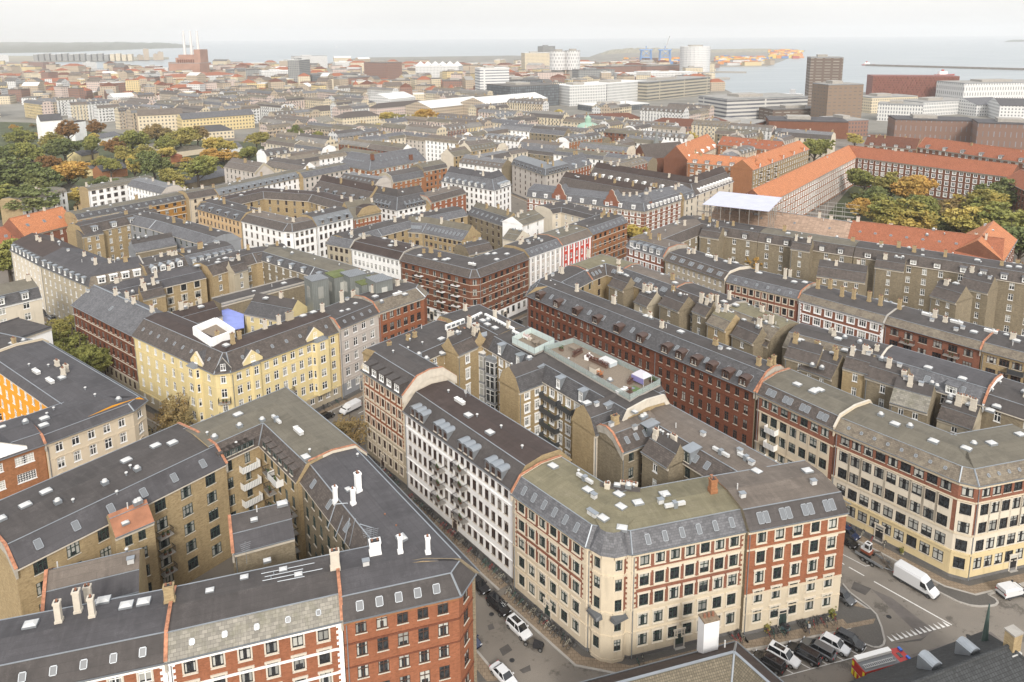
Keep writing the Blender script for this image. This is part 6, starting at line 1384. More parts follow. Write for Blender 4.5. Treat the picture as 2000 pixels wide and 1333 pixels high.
def trunkmesh():
    if 'trunk' in CROWN: return CROWN['trunk']
    m=MB(); r=random.Random(2); m.cyl((0,0,-.05),.045,.5,BARK,8,.03,cap=False)
    for i in range(9):
        a=i*2.4; z=.25+.03*i; p=Vector((0,0,z)); q=Vector((math.cos(a)*r.uniform(.15,.3),math.sin(a)*r.uniform(.15,.3),z+r.uniform(.2,.4)))
        m.tube(p,q,.014,BARK,5)
        for j in range(2): m.tube(q,q+Vector((r.uniform(-.12,.12),r.uniform(-.12,.12),r.uniform(.05,.15))),.006,BARK,4)
    m.tube((0,0,.4),(0,0,.8),.015,BARK,5)
    CROWN['trunk']=m.mesh('trunk',uv=False); return CROWN['trunk']
def tree(label,px,py,h,w,col,dens=1,group=None):
    q=U(px,py,h*.62); q=Vector((q.x,q.y,0)); t=broot('tree',label,'tree',q.x,q.y,group)
    D=q.length; r=random.Random(int(px*3+py)); v=r.randrange(4)
    me=crown(v,190,60,.032) if D<260 and dens==1 else (crown(v+10,130,34,.026) if dens<1 else crown(v+20,230,44,.046))
    o=link('crown',me,t,(0,0,h*.62),Matrix.Rotation(r.uniform(0,6.28),4,'Z')@Matrix.Diagonal((w/2*.95,w/2*.95,h*.40,1)))
    o.material_slots[0].link='OBJECT'; o.material_slots[0].material=LF[col]
    link('trunk',trunkmesh(),t,(0,0,0),Matrix.Diagonal((h*.9,h*.9,h,1)))
    return t
TR_=[ # villa park
(40,268,16,17,'green','big green tree at the far left beside the white gables'),(12,300,17,16,'dark','dark green tree at the left edge above the big dark clump'),(60,300,16,15,'green','green tree between the left edge and the rust tree'),(30,340,19,24,'dark','largest dark green tree at the left edge of the villa park'),(85,352,16,17,'dark','dark green tree left of the big orange one'),
(132,254,17,15,'rust','tall rust-brown tree against the white blank wall'),(186,250,15,11,'rust','slim rust-brown tree right of the white blank wall'),(125,290,17,18,'dark','dark green tree below the rust-brown one'),(178,282,15,11,'green','yellow-topped green tree beside the white wall'),(182,270,10,8,'yellow','small yellow tree right of the white wall'),
(133,338,17,21,'orange','big round orange tree in the villa park'),(258,275,17,19,'green','broad green tree in the middle of the villa park'),(305,262,16,17,'tan','half bare tan tree in the villa park'),(352,270,16,19,'olive','olive tree left of the yellow one'),(324,282,13,12,'green','small green tree below the olive one'),(418,282,15,13,'yellow','bright yellow tree in the villa park'),(445,285,11,10,'yellow','lower yellow tree beside the bright yellow one'),
(385,262,14,15,'tan','tan tree behind the yellow trees'),(240,300,14,11,'olive','olive tree above the brown gabled villa'),(262,325,15,8,'yellow','slender yellow tree beside the brown gabled villa'),(300,322,17,16,'dark','tall dark green tree left of the red roofed villa'),(385,328,16,18,'green','green-yellow tree right of the red roofed villa'),(340,348,12,14,'olive','bushy olive tree below the red roofed villa'),
(325,298,10,12,'yellow','yellow tree behind the red roofed villa'),(440,305,9,17,'orange','wide orange bush at the right end of the villa park'),(485,298,11,12,'green','green tree at the right end of the villa park'),(500,272,12,14,'olive','olive tree in front of the institutes'),(215,322,12,10,'green','dark bushy tree behind the yellow gabled villa'),(200,318,10,9,'olive','olive bush beside the yellow gabled villa'),
(205,360,10,12,'dark','dark shrub mass above the modern white villa'),(60,388,14,24,'dark','dark green clump above the orange hip roof'),(10,388,14,20,'green','green clump at the left edge above the red roofs'),(100,320,13,12,'rust','brownish tree left of the round orange one'),(150,383,9,8,'yellow','small yellow bush in front of the white hipped villa'),(345,375,9,10,'olive','olive shrub beside the grey-roofed brown villa'),(410,300,10,12,'orange','reddish orange tree behind the yellow ones'),
(100,275,14,14,'olive','olive tree between the white gable and the rust tree'),(225,288,14,12,'rust','reddish tree behind the white villa'),(280,300,13,12,'olive','olive tree behind the slender yellow tree'),(15,500,15,15,'green','green tree at the left edge beside the mansard corner'),(480,330,9,12,'orange','orange bush below the green tree by the ochre street'),
# behind
(662,264,12,14,'green','green tree left of the three behind the slate row'),(690,264,12,14,'olive','middle green tree of the three behind the slate row'),(712,260,11,10,'olive','right tree of the three behind the slate row'),(575,262,15,9,'dark','lone dark pine among the roofs'),(616,268,11,12,'green','light green tree in front of the classical hall'),
(756,228,13,13,'yellow','yellow-green tree left of the orange ball-shaped tree'),(778,234,12,12,'olive','olive tree beside the yellow-green one'),(797,232,12,12,'green','green tree left of the orange ball-shaped tree'),(822,230,17,20,'orange','orange ball-shaped tree in front of the white gabled flats'),(852,234,11,12,'yellow','yellow tree right of the orange ball-shaped one'),(875,236,10,11,'yellow','second yellow tree right of the orange ball'),(893,236,9,10,'yellow','third yellow tree right of the orange ball'),
(748,246,8,11,'yellow','low yellow tree below the institutes'),(1088,224,12,13,'yellow','yellow tree between the orange hip roof and brick chimneys'),(1175,254,11,11,'green','green tree right of the green dome'),(1348,274,13,11,'yellow','yellow-green tree left of the orange roofs'),(1405,213,13,9,'dark','dark tree left of the layered office'),(1008,238,10,9,'olive','olive tree left of the orange hip roof'),(1592,290,17,17,'green','green tree between the warehouse and the orange roofs'),(1670,272,13,13,'yellow','yellow tree above the orange roof corner'),
# park right
(1690,352,16,16,'green','green tree in the left corner of the orange-roofed court'),(1700,384,15,15,'dark','dark green tree by the scaffold'),(1742,362,17,17,'olive','olive tree at the back of the orange-roofed court'),(1785,368,20,21,'orange','tall orange tree at the back of the court'),(1757,425,19,27,'mixed','broad half turned tree, nearest in the court'),(1722,398,14,15,'green','yellow-green tree left of the broad half turned one'),(1817,408,14,13,'green','green tree right of the tall orange one'),(1808,430,11,12,'yellow','small bright yellow tree at the foot of the broad one'),
(1845,412,14,17,'tan','tan tree in the middle of the court'),(1905,400,20,22,'mixed','tall yellowing tree right of the middle of the court'),(1885,432,16,20,'yellow','yellow tree right of the tan one'),(1965,378,18,20,'dark','dark green tree at the back right of the court'),(1950,430,18,25,'green','big green tree at the right of the court'),(1995,470,18,22,'dark','dark green tree at the right edge beside the hipped roof'),(1680,408,12,12,'orange','orange shrub tree behind the scaffold'),(1850,440,10,14,'dark','dark low tree behind the red ridge'),(1790,400,14,14,'dark','dark tree between the orange and broad trees'),(1735,335,12,11,'olive','olive tree against the far window wall'),(1920,450,12,14,'olive','olive tree behind the red roof corner'),
# streets
(150,690,12,11,'green','nearest green street tree beside the brown brick house'),(135,668,12,13,'green','middle green street tree beside the brown brick house'),(108,648,11,11,'olive','orange-tinged street tree beside the white corner house'),(172,710,11,10,'green','lower green street tree under the brown brick front'),(345,815,12,13,'tan','airy olive tree in front of the yellow corner house'),(684,848,10,11,'tan','sparse autumn tree between the two corner houses'),(1243,455,10,9,'yellow','small yellow street tree below the arched brick house'),(1477,520,12,8,'orange','narrow orange tree in the courtyard')]
for x,y,h,w_,c,lab in TR_:
    f=(1.05 if x>1640 else 1.25) if y<520 else 1.0
    tree(lab,x,y,h*f,w_*f*1.12,c,.5 if ('sparse' in lab or 'airy' in lab) else 1)
# low bushes and saplings no one could count between the park trees
rs_=random.Random(21); cm_=crown(33,120,26,.07)
def under(poly,n,lab):
    V=[];F=[];MI=[]; xs=[p[0] for p in poly]; ys=[p[1] for p in poly]; mats=[LF['dark'],LF['green'],LF['olive'],LF['tan'],LF['orange']]; k=0
    base=[tuple(v.co) for v in cm_.vertices]; fc=[tuple(p.vertices) for p in cm_.polygons]
    while k<n:
        x,y=rs_.uniform(min(xs),max(xs)),rs_.uniform(min(ys),max(ys))
        if not inpoly((x,y),poly): continue
        k+=1; q=U(x,y,0)
        if nearocc(q.x,q.y,2): continue
        h=rs_.uniform(3,6.5); w_=rs_.uniform(3,6); b=len(V); V+=[(q.x+a*w_,q.y+b_*w_,h*.45+c_*h*.5) for a,b_,c_ in base]; F+=[tuple(b+i for i in f) for f in fc]; mi=rs_.choice([0,0,1,1,2,2,3,4]); MI+=[mi]*len(fc)
    me=bpy.data.meshes.new('undergrowth'); me.from_pydata(V,[],F)
    for m in mats: me.materials.append(m)
    me.polygons.foreach_set('material_index',MI); o=link('undergrowth',me); tagm(o,lab,'bushes',None,'stuff')
under([(-60,240),(240,262),(500,300),(480,340),(330,372),(150,425),(-60,430)],60,'tangled bushes and saplings between the villa park trees')
under([(1690,345),(1960,380),(2090,420),(2060,490),(1960,480),(1650,420)],40,'bushes and saplings under the trees of the orange-roofed court')
rt=random.Random(4)
mb=MB(); P=[U(x,y,0) for x,y in ((-120,430),(160,430),(330,375),(500,345),(520,280),(240,262),(60,240),(-120,235))]; mb.face([(p.x,p.y,.02) for p in P],plain('park grass',(.055,.065,.025),.95,var=.4,vs=.1))
P=[U(x,y,0) for x,y in ((1600,440),(1960,500),(2110,470),(2110,400),(1960,372),(1690,330))]; mb.face([(p.x,p.y,.02) for p in P],MAT['park grass']); o=link('grass',mb.mesh('grass')); tagm(o,'dark green lawns under the trees of the villa park and the court','grass',None,'stuff')
# ================================================================ VEHICLES
def carmesh(kind,paint):
    k=('car',kind,paint.name)
    if k in WC: return WC[k]
    m=MB(); L,Wd,H={'suv':(4.5,1.86,1.62),'hatch':(4.1,1.78,1.5),'estate':(4.75,1.82,1.48),'sedan':(4.6,1.82,1.42)}[kind]
    hw=Wd/2; zb=.28; bl=.92 if kind=='suv' else .86
    st=[(-L/2,.72,.45,.70),(-L/2+.12,.92,.30,bl-.02),(-L*.3,1,.28,bl+.06),(0,1,.28,bl+.03),(L*.22,.99,.28,bl),(L*.38,.95,.28,bl-.12),(L/2-.12,.86,.30,bl-.24),(L/2,.68,.42,bl-.36)]
    rings=[]
    for x,wf,z0,z1 in st:
        w_=hw*wf; rings.append([(x,-w_*.94,z0),(x,-w_,z0+.2),(x,-w_*.97,z1-.12),(x,-w_*.85,z1),(x,w_*.85,z1),(x,w_*.97,z1-.12),(x,w_,z0+.2),(x,w_*.94,z0)])
    m.loft(rings,paint)
    body=m
    tail=-L/2+.25 if kind in('suv','estate','hatch') else -L*.36
    rf0={'suv':-L*.42,'estate':-L*.41,'hatch':-L*.36,'sedan':-L*.2}[kind]; rf1=L*.10; fr=L*.24
    g=MB(); gls=plain('car glass',(.012,.014,.017),.06,spec=.8)
    def cs(x,w_,z): return [(x,-w_,z),(x,w_,z)]
    zt=H; zbl=bl-.02
    A=[(tail,hw*.80,zbl),(fr,hw*.80,zbl)]; 
    b=[(tail,-hw*.84,zbl),(fr,-hw*.82,zbl),(fr,hw*.82,zbl),(tail,hw*.84,zbl)]; tp=[(rf0,-hw*.66,zt-.04),(rf1,-hw*.66,zt-.03),(rf1,hw*.66,zt-.03),(rf0,hw*.66,zt-.04)]
    for i in range(4): j=(i+1)%4; g.face([b[i],b[j],tp[j],tp[i]],gls)
    r=MB(); e=.03
    rt_=[(rf0-.05,-hw*.68,zt-.05),(rf1+.05,-hw*.68,zt-.04),(rf1+.05,hw*.68,zt-.04),(rf0-.05,hw*.68,zt-.05)]; up=[(x*.97,y*.9,z+.06) for x,y,z in rt_]
    for i in range(4): j=(i+1)%4; body.face([rt_[i],rt_[j],up[j],up[i]],paint)
    body.face(up,paint); body.face(rt_[::-1],paint)
    for s in (-1,1):  # pillars
        for (p,q) in (((tail,s*hw*.85,zbl),(rf0,s*hw*.68,zt-.04)),((fr,s*hw*.83,zbl),(rf1,s*hw*.68,zt-.03)),((-.15,s*hw*.85,zbl),(-.2,s*hw*.68,zt-.03))): body.tube(p,q,.04,paint,5)
        body.box((fr-.35,s*hw*.95,bl),(.2,0,0),(0,s*.18,0),(0,0,.14),paint)
    if kind=='suv': body.bx(rf0+.5,rf1-.35,-hw*.42,hw*.42,zt+.015,zt+.03,gls)
    WC[k]=(body.mesh('body',uv=False,smooth=False),g.mesh('windows',uv=False),L,hw); return WC[k]
def wheelmesh(r=.33):
    k=('wheel',r)
    if k in WC: return WC[k]
    m=MB(); m.cyl((0,-.11,0),r,.22,plain('tyre',(.012,.012,.012),.8),18,ax='y'); m.cyl((0,-.12,0),r*.62,.24,plain('alloy',(.35,.36,.37),.3,.8),12,ax='y'); WC[k]=m.mesh('wheel',uv=False); return WC[k]
def lampm(c,n):
    k=('lamp',n)
    if k in WC: return WC[k]
    m=MB(); m.bx(-.05,.05,-.17,.17,-.07,.07,c); WC[k]=m.mesh(n,uv=False); return WC[k]
HL=plain('headlight glass',(.55,.57,.6),.15); TL=plain('tail light',(.30,.02,.02),.2)
PT={'black':plain('black car paint',(.012,.012,.014),.22,spec=.7),'white':plain('white car paint',(.62,.63,.64),.25,spec=.6),'grey':plain('grey car paint',(.13,.135,.14),.25,.4),'silver':plain('silver car paint',(.38,.39,.40),.28,.5),'navy':plain('navy car paint',(.02,.03,.07),.22,spec=.7),'red':plain('red car paint',(.4,.03,.02),.3)}
def heading(px,py,qx,qy,z=0):
    a,b=U(px,py,z),U(qx,qy,z); return math.atan2(b.y-a.y,b.x-a.x)
def car(label,kind,pc,px,py,hd,group=None):
    q=U(px,py,0); t=thing('parked_car',label,'car',(q.x,q.y,.01),hd,group); bm,gm_,L,hw=carmesh(kind,PT[pc]); b=link('body',bm,t); link('windows',gm_,t)
    for sx in (-.31,.31):
        for sy in (-1,1): link('wheel',wheelmesh(),t,(sx*L,sy*(hw-.1),.33))
    for sy in (-1,1): link('headlight',lampm(HL,'headlight'),t,(L/2-.1,sy*hw*.62,.62)); link('tail_light',lampm(TL,'tail_light'),t,(-L/2+.1,sy*hw*.7,.78))
    return t
hp=heading(1563,1306,1584,1317) if 0 else heading(1628,1279,1648,1290)
G_='cars parked in slanting bays before the cream brick house'
car('black car in the rightmost slanted bay, beside the rounded kerb','hatch','black',1659,1257,hp,G_); car('white hatchback in the slanted bay left of the rightmost black car','hatch','white',1630,1266,hp,G_)
car('grey estate car parked between the white hatchback and a black estate','estate','grey',1598,1274,hp+math.pi,G_); car('black estate car with chrome window line, fourth bay from the right','estate','black',1570,1283,hp+math.pi,G_)
car('white car with black glass roof, fifth slanted bay from the right','suv','white',1530,1288,hp,G_); car('black car in the leftmost slanted bay, partly behind the mossy low roof','suv','black',1502,1300,hp+math.pi,G_)
hs=heading(994.6,1230.5,1018.2,1253.3); GS='cars parked along the narrow street'
car('white SUV with black glass roof parked in the narrow street','suv','white',1014,1234,hs,GS); car('black car directly behind the white SUV in the narrow street','suv','black',974,1189,hs,GS); car('black car further up the narrow street, next to the brick corner','estate','black',934,1147,hs,GS); car('white sedan at the bottom edge, lower left of the white SUV','sedan','white',984,1326,hs,GS); car('dark blue car half hidden behind the brick corner house','sedan','navy',916,1252,hs,GS)
hy=heading(700,808,735,790); car('black car waiting by the sparse autumn tree','hatch','black',637,818,hy); 
hw_=heading(90,612,125,640); GW='cars parked beside the white corner house, left'
for x,y,c,kd,lb in ((92,614,'black','hatch','black car, farthest of the four beside the left white house'),(104,628,'silver','suv','silver car second farthest beside the left white house'),(121,639,'white','hatch','white car nearest the street trees, left'),(142,641,'black','suv','dark car on the far side of the street by the brown brick house'),(82,604,'white','hatch','white car at the far end of the row beside the left white house')): car(lb,kd,c,x,y,hw_,GW)
car('black car behind the cream arched-hood house, left','hatch','black',291,850,heading(240,800,300,860)); car('second black car behind the cream arched-hood house, nearest the hatched roof','estate','black',296,862,heading(240,800,300,860))
car('black car driving past the far end of the centre block','hatch','black',1010,634,heading(990,645,1030,622)); car('white car behind the white clerestory roof, in line with another','sedan','white',998,640,heading(1000,640,1030,665)); car('white car nearer the glass terrace, parked behind the centre block','sedan','white',1010,648,heading(1000,640,1030,665))
hr=heading(1690,1092,1850,1186); car('black car beside the right end of the cream-dressed brick house','hatch','black',1652,1061,hr); car('dark grey car at the pavement corner of the cream-dressed brick house','hatch','grey',1644,1170,hr); car('navy car further up beside the cream corner house','hatch','navy',1655,1046,hr)
def van(label,px,py,hd,L,W_,H,nose,name='van',small=False):
    q=U(px,py,0); t=thing('delivery_van',label,'van',(q.x,q.y,.01),hd); m=MB(); hw=W_/2; wh=PT['white']; x0=-L/2; xc=L/2-nose; 
    def ring(x,w_,z0,z1,r=.15): return [(x,-w_,z0),(x,-w_,z1-r*1.6),(x,-w_+r,z1),(x,w_-r,z1),(x,w_,z1-r*1.6),(x,w_,z0)]
    m.loft([ring(x0,hw*.96,.45,H-.08),ring(x0+.15,hw,.42,H),ring(xc-.9,hw,.42,H,.2),ring(xc-.35,hw,.42,H-.35,.2)],wh)
    m.loft([ring(xc-.345,hw*.995,.42,H-.36,.2),ring(xc+.45,hw*.98,.40,1.32,.12),ring(L/2-.25,hw*.93,.38,.98,.12),ring(L/2,hw*.8,.42,.75,.1)],wh)
    bb=plain('grey plastic',(.04,.042,.045),.7); m.bx(x0-.03,x0+.0,-hw*.9,hw*.9,.3,.6,bb); m.bx(L/2-.2,L/2+.06,-hw*.82,hw*.82,.3,.55,bb)
    for s in (-1,1): m.box((x0+.1,s*(hw+.002),.28),(L-.6,0,0),(0,s*.02,0),(0,0,.3),bb); m.box((xc-.1,s*hw,1.25),(.12,0,0),(0,s*.25,0),(0,0,.3),bb)
    link('body',m.mesh('body',uv=False),t); g=MB(); gls=plain('car glass',(0,0,0))
    zt=H-.42
    g.face([(xc+.46,-hw*.86,1.34),(xc+.46,hw*.86,1.34),(xc-.30,hw*.80,zt),(xc-.30,-hw*.80,zt)],gls)
    for s in (-1,1): g.face([(xc-.95,s*(hw+.012),1.28),(xc+.2,s*(hw+.012),1.28),(xc-.25,s*(hw+.012),zt-.12),(xc-.95,s*(hw+.012),zt-.12)],gls)
    if small: g.face([(x0-.012,-hw*.8,1.1),(x0-.012,hw*.8,1.1),(x0+.03,hw*.75,H-.25),(x0+.03,-hw*.75,H-.25)],gls)
    link('windows',g.mesh('windows',uv=False),t)
    for sx in (x0+L*.2,L/2-.95):
        for sy in (-1,1): link('wheel',wheelmesh(.36),t,(sx,sy*(hw-.12),.36))
    for sy in (-1,1): link('headlight',lampm(HL,'headlight'),t,(L/2-.12,sy*hw*.66,.85)); link('tail_light',lampm(TL,'tail_light'),t,(x0-.02,sy*hw*.85,1.1))
    return t
van('long white high-roof van parked beside the cream corner house',1789,1147,hr,6.4,2.0,2.65,1.3); van('small white delivery van on the wide street at the right edge',1976,1162,heading(1950,1172,2000,1160),4.5,1.85,1.85,1.15,small=True); van('white van parked before the yellow and the pink-grey house',684,803,heading(735,790,700,808),5.3,2.0,2.0,1.15)
# fire engine
def fire_engine():
    q=U(1722,1323,0); hd=heading(1660,1345,1780,1311); t=thing('fire_engine','red fire engine with white roof locker and blue lights, bottom right','fire engine',(q.x,q.y,.01),hd)
    RD=plain('fire engine red',(.42,.025,.02),.3); m=MB(); m.bx(-4,1.9,-1.2,1.2,.6,2.9,RD); m.bx(-4,1.9,-1.22,1.22,1.5,1.56,WHT)
    for s in (-1,1):
        for i in range(4): m.box((-3.8+1.4*i,s*1.205,.9),(1.25,0,0),(0,s*.02,0),(0,0,1.8),plain('shutter',(.3,.31,.32),.4,.6))
    link('body',m.mesh('body',uv=False),t); m=MB(); m.loft([[(1.95,-1.2,.5),(1.95,1.2,.5),(1.95,1.2,2.8),(1.95,-1.2,2.8)],[(3.7,-1.2,.5),(3.7,1.2,.5),(3.7,1.15,2.75),(3.7,-1.15,2.75)],[(4.1,-1.15,.5),(4.1,1.15,.5),(3.95,1.1,1.5),(3.95,-1.1,1.5)]],RD)
    link('cab',m.mesh('cab',uv=False),t); g=MB(); gl2=plain('car glass',(0,0,0)); g.face([(4.0,-1.0,1.5),(4.0,1.0,1.5),(3.74,.95,2.6),(3.74,-.95,2.6)],gl2)
    for s in (-1,1): g.face([(2.3,s*1.215,1.5),(3.5,s*1.215,1.5),(3.5,s*1.215,2.4),(2.3,s*1.215,2.4)],gl2)
    g.bx(2.4,2.9,-.4,.4,2.8,2.83,gl2); link('windows',g.mesh('windows',uv=False),t)
    m=MB(); m.bx(-3.9,1.7,-1.15,1.15,2.9,2.95,plain('roof tread plate',(.16,.165,.17),.5,.3)); m.bx(-3.9,1.7,.45,1.15,2.952,3.35,WHT); link('roof_locker',m.mesh('roof_locker',uv=False),t)
    m=MB()
    for y in (-.85,-.35): m.bx(-3.7,1.2,y,y+.06,3.1,3.18,HAT)
    for i in range(16): m.bx(-3.6+.3*i,-3.55+.3*i,-.85,-.35,3.11,3.15,HAT)
    link('ladder',m.mesh('ladder',uv=False),t)
    BLU=plain('blue beacon',(.03,.15,.6),.15)
    for y in (-1.05,.45): m=MB(); m.bx(3.2,3.55,y,y+.6,2.78,3.0,BLU); link('beacon',m.mesh('beacon',uv=False),t)
    YL=plain('yellow reflective',(.75,.65,.03),.5); m=MB()
    for y in (-1.1,-.5,.3,.9): m.bx(-4.05,-4.002,y-.1,y+.25,.7,1.5,YL)
    m.bx(-4.06,-4.003,-1.15,-.8,2.1,2.7,YL); m.bx(-4.06,-4.003,.8,1.15,2.1,2.7,YL); m.bx(4.11,4.14,-1,-.4,.6,.9,YL); m.bx(4.11,4.14,.4,1,.6,.9,YL); link('reflective_panel',m.mesh('reflective_panel',uv=False),t)
    for sx in (-2.4,2.9):
        for sy in (-1,1): link('wheel',wheelmesh(.5),t,(sx,sy*1.1,.5))
fire_engine()
# trailer with a mini excavator on it
def trailer():
    q=U(1705,1098,0); t=thing('trailer','low steel plant trailer behind the high-roof van, muddy','trailer',(q.x,q.y,.01),hr); m=MB(); st_=plain('muddy steel',(.13,.11,.09),.7,var=.3,vs=2)
    m.bx(-2.6,2.2,-1.0,1.0,.55,.72,st_); m.bx(-2.6,2.2,-1.05,-1,.55,1.0,GRY); m.bx(-2.6,2.2,1,1.05,.55,1.0,GRY); m.tube((2.2,-.6,.6),(3.6,0,.55),.06,GRY); m.tube((2.2,.6,.6),(3.6,0,.55),.06,GRY); link('deck',m.mesh('deck',uv=False),t)
    for sx in (-1.1,-.3,.5):
        for sy in (-1,1): link('wheel',wheelmesh(.33),t,(sx,sy*1.18,.33))
    q2=Vector((q.x,q.y,.73)); e=thing('mini_excavator','small white excavator with folded arm standing on the muddy trailer','excavator',q2,hr); m=MB(); bk=plain('rubber track',(.02,.02,.02),.8)
    for sy in (-.75,.45): m.loft([[(-1.9+.15,sy,0),(-1.9+.15,sy+.3,0),(-2.0,sy+.3,.2),(-2.0,sy,.2)],[(-.2,sy,0),(-.2,sy+.3,0),(-.1,sy+.3,.2),(-.1,sy,.2)],[(-.2,sy,.4),(-.2,sy+.3,.4),(-.25,sy+.3,.45),(-.25,sy,.45)]],bk); m.bx(-1.9,-.2,sy,sy+.3,.02,.42,bk)
    link('tracks',m.mesh('tracks',uv=False),e); m=MB(); m.bx(-1.9,-.3,-.7,.7,.5,.95,plain('excavator red',(.22,.06,.03),.5)); m.bx(-1.9,-1.3,-.65,.65,.951,1.35,PT['white']); link('body',m.mesh('body',uv=False),e)
    m=MB(); m.bx(-1.35,-.45,-.68,.25,.96,2.35,PT['white']); m.bx(-1.15,-.6,-.45,.0,2.352,2.38,gl3:=plain('car glass',(0,0,0))); m.bx(-1.25,-.55,-.70,-.682,1.5,2.15,gl3); m.bx(-.448,-.43,-.6,.17,1.3,2.2,gl3); link('cab',m.mesh('cab',uv=False),e)
    m=MB(); m.tube((-.3,.3,.8),(.9,.3,1.5),.13,st_,6); m.tube((.9,.3,1.5),(1.7,.2,.7),.1,st_,6); m.bx(1.5,1.95,0,.45,.15,.6,st_); link('arm',m.mesh('arm',uv=False),e)
trailer()
# ================================================================ BICYCLES
def bikemesh(fr):
    k=('bike',fr.name)
    if k in WC: return WC[k]
    out=[]; m=MB(); r=.34; tk=plain('tyre',(0,0,0))
    w=MB()
    for i in range(14):
        a,b=2*math.pi*i/14,2*math.pi*(i+1)/14; w.tube((r*math.cos(a),0,r*math.sin(a)),(r*math.cos(b),0,r*math.sin(b)),.022,tk,4)
    for i in range(6):
        a=math.pi*i/6; w.tube((r*math.cos(a),0,r*math.sin(a)),(-r*math.cos(a),0,-r*math.sin(a)),.005,STL,3)
    for a,b in (((-.5,0,.34),(-.12,0,.3)),((-.12,0,.3),(.38,0,.85)),((-.12,0,.3),(-.22,0,.9)),((-.2,0,.8),(.36,0,.88)),((-.5,0,.34),(-.2,0,.8)),((.38,0,.85),(.52,0,.34)),((.37,0,.85),(.33,0,1.02))): m.tube(a,b,.022,fr,5)
    m.tube((.25,-.28,1.04),(.36,0,1.04),.015,BLK,4); m.tube((.25,.28,1.04),(.36,0,1.04),.015,BLK,4); m.bx(-.35,-.1,-.08,.08,.9,.96,BLK); m.bx(.42,.68,-.17,.17,.75,.98,plain('wire basket',(.05,.05,.05),.6))
    WC[k]=(m.mesh('frame',uv=False),w.mesh('wheel',uv=False)); return WC[k]
BF=[plain('bicycle black',(.02,.02,.02),.4),plain('bicycle green',(.03,.12,.09),.4),plain('bicycle red',(.35,.03,.03),.4),plain('bicycle cream',(.4,.38,.3),.4)]
def bike(label,group,p,ang,ri,c):
    t=thing('bicycle',label,'bicycle',(p.x,p.y,.14),ang,group); f,w=bikemesh(BF[c]); rl=Matrix.Rotation(ri,4,'X'); link('frame',f,t,(0,0,0),rl)
    for x in (-.5,.52): link('wheel',w,t,rl@Vector((x,0,.34)),rl)
rb_=random.Random(9)
def bikerow(W,e,t0,t1,n,label,group,off=1.3):
    a,b=W.Q[e],W.Q[e+1]; dd=seg(a,b); o=Vector((dd.y,-dd.x)); L=(b-a).length
    for i in range(n):
        s=(t0+(t1-t0)*(i+rb_.uniform(-.3,.3))/max(1,n-1))*L; p=a+dd*s+o*(off+rb_.uniform(-.2,.2)); ang=math.atan2(o.y,o.x)+math.pi+rb_.uniform(-.5,.5)
        bike(*(lambda c:(['black','green','red','cream'][c]+' '+label,group,p,ang,rb_.uniform(-.25,.25),c))(rb_.choice([0,0,0,1,3,2])))
bikerow(C2,0,.1,.98,34,'bicycle leaning in the long row under the white house','bicycles along the white house')
bikerow(CC,0,.02,.9,24,'bicycle in the row under the left front of the rounded corner house','bicycles along the left front of the rounded corner house')
bikerow(CC,2,.05,.1,2,'bicycle by the downpipe at the rounded corner','bicycles by the rounded corner'); bikerow(CC,2,.9,.97,4,'bicycle by the downpipe between the two cream fronts','bicycles between the two cream fronts')
bikerow(C1,0,.15,.9,12,'bicycle beside the dormered cream and orange house','bicycles at the far cream and orange house')
bikerow(CR,0,.05,.5,7,'bicycle under the yellow ground floor of the corner house','bicycles along the yellow ground floor'); bikerow(YC,2,.6,.9,5,'bicycle by the planters of the yellow house','bicycles by the yellow house')
class _W: pass
w4=_W(); w4.Q=[Vector(U(1461,1036,17.3)[:2]),Vector(U(1654,999,17.3)[:2])]
bikerow(w4,0,.22,.42,6,'bicycle left of the dark door behind the parked cars','bicycles left of the dark door'); bikerow(w4,0,.55,.9,9,'bicycle right of the dark door behind the parked cars','bicycles right of the dark door')
q=U(1045,1266,0); t=thing('cargo_bike','dark covered cargo bike standing just below the white SUV','cargo bike',(q.x,q.y,.01),hs+.6); m=MB(); m.loft([[(-.2,-.5,.35),(-.2,.5,.35),(-.2,.45,1.1),(-.2,-.45,1.1)],[(1.2,-.45,.35),(1.2,.45,.35),(1.15,.38,.9),(1.15,-.38,.9)]],plain('black cover',(.015,.015,.018),.7)); link('cover',m.mesh('cover',uv=False),t); m=MB(); m.tube((-.2,0,.5),(-1.3,0,.35),.03,BLK); m.tube((-.9,0,.4),(-1.0,0,.95),.03,BLK); link('frame',m.mesh('frame',uv=False),t)
for x,y in ((-1.35,0),(.9,-.5),(.9,.5)): link('wheel',wheelmesh(.33),t,(x,y,.33))
def cbike(lab,px,py,hd):
    q=U(px,py,.14); t=thing('cargo_bike',lab,'cargo bike',(q.x,q.y,.14),hd); m=MB(); m.bx(0,1.0,-.4,.4,.3,.85,plain('teal box',(.08,.13,.14),.6)); m.bx(-.02,1.02,-.42,.42,.851,.88,BLK); link('box',m.mesh('box',uv=False),t); m=MB(); m.tube((0,0,.5),(-1.2,0,.35),.03,BLK); m.tube((-.8,0,.4),(-.9,0,.95),.03,BLK); m.tube((-.15,0,.5),(-.25,0,1.05),.03,BLK); link('frame',m.mesh('frame',uv=False),t)
    for x,y in ((-1.25,0),(.7,-.45),(.7,.45)): link('wheel',wheelmesh(.3),t,(x,y,.3))
cbike('teal cargo bike left of the dark door behind the slanted bays',1528,1229,hs)
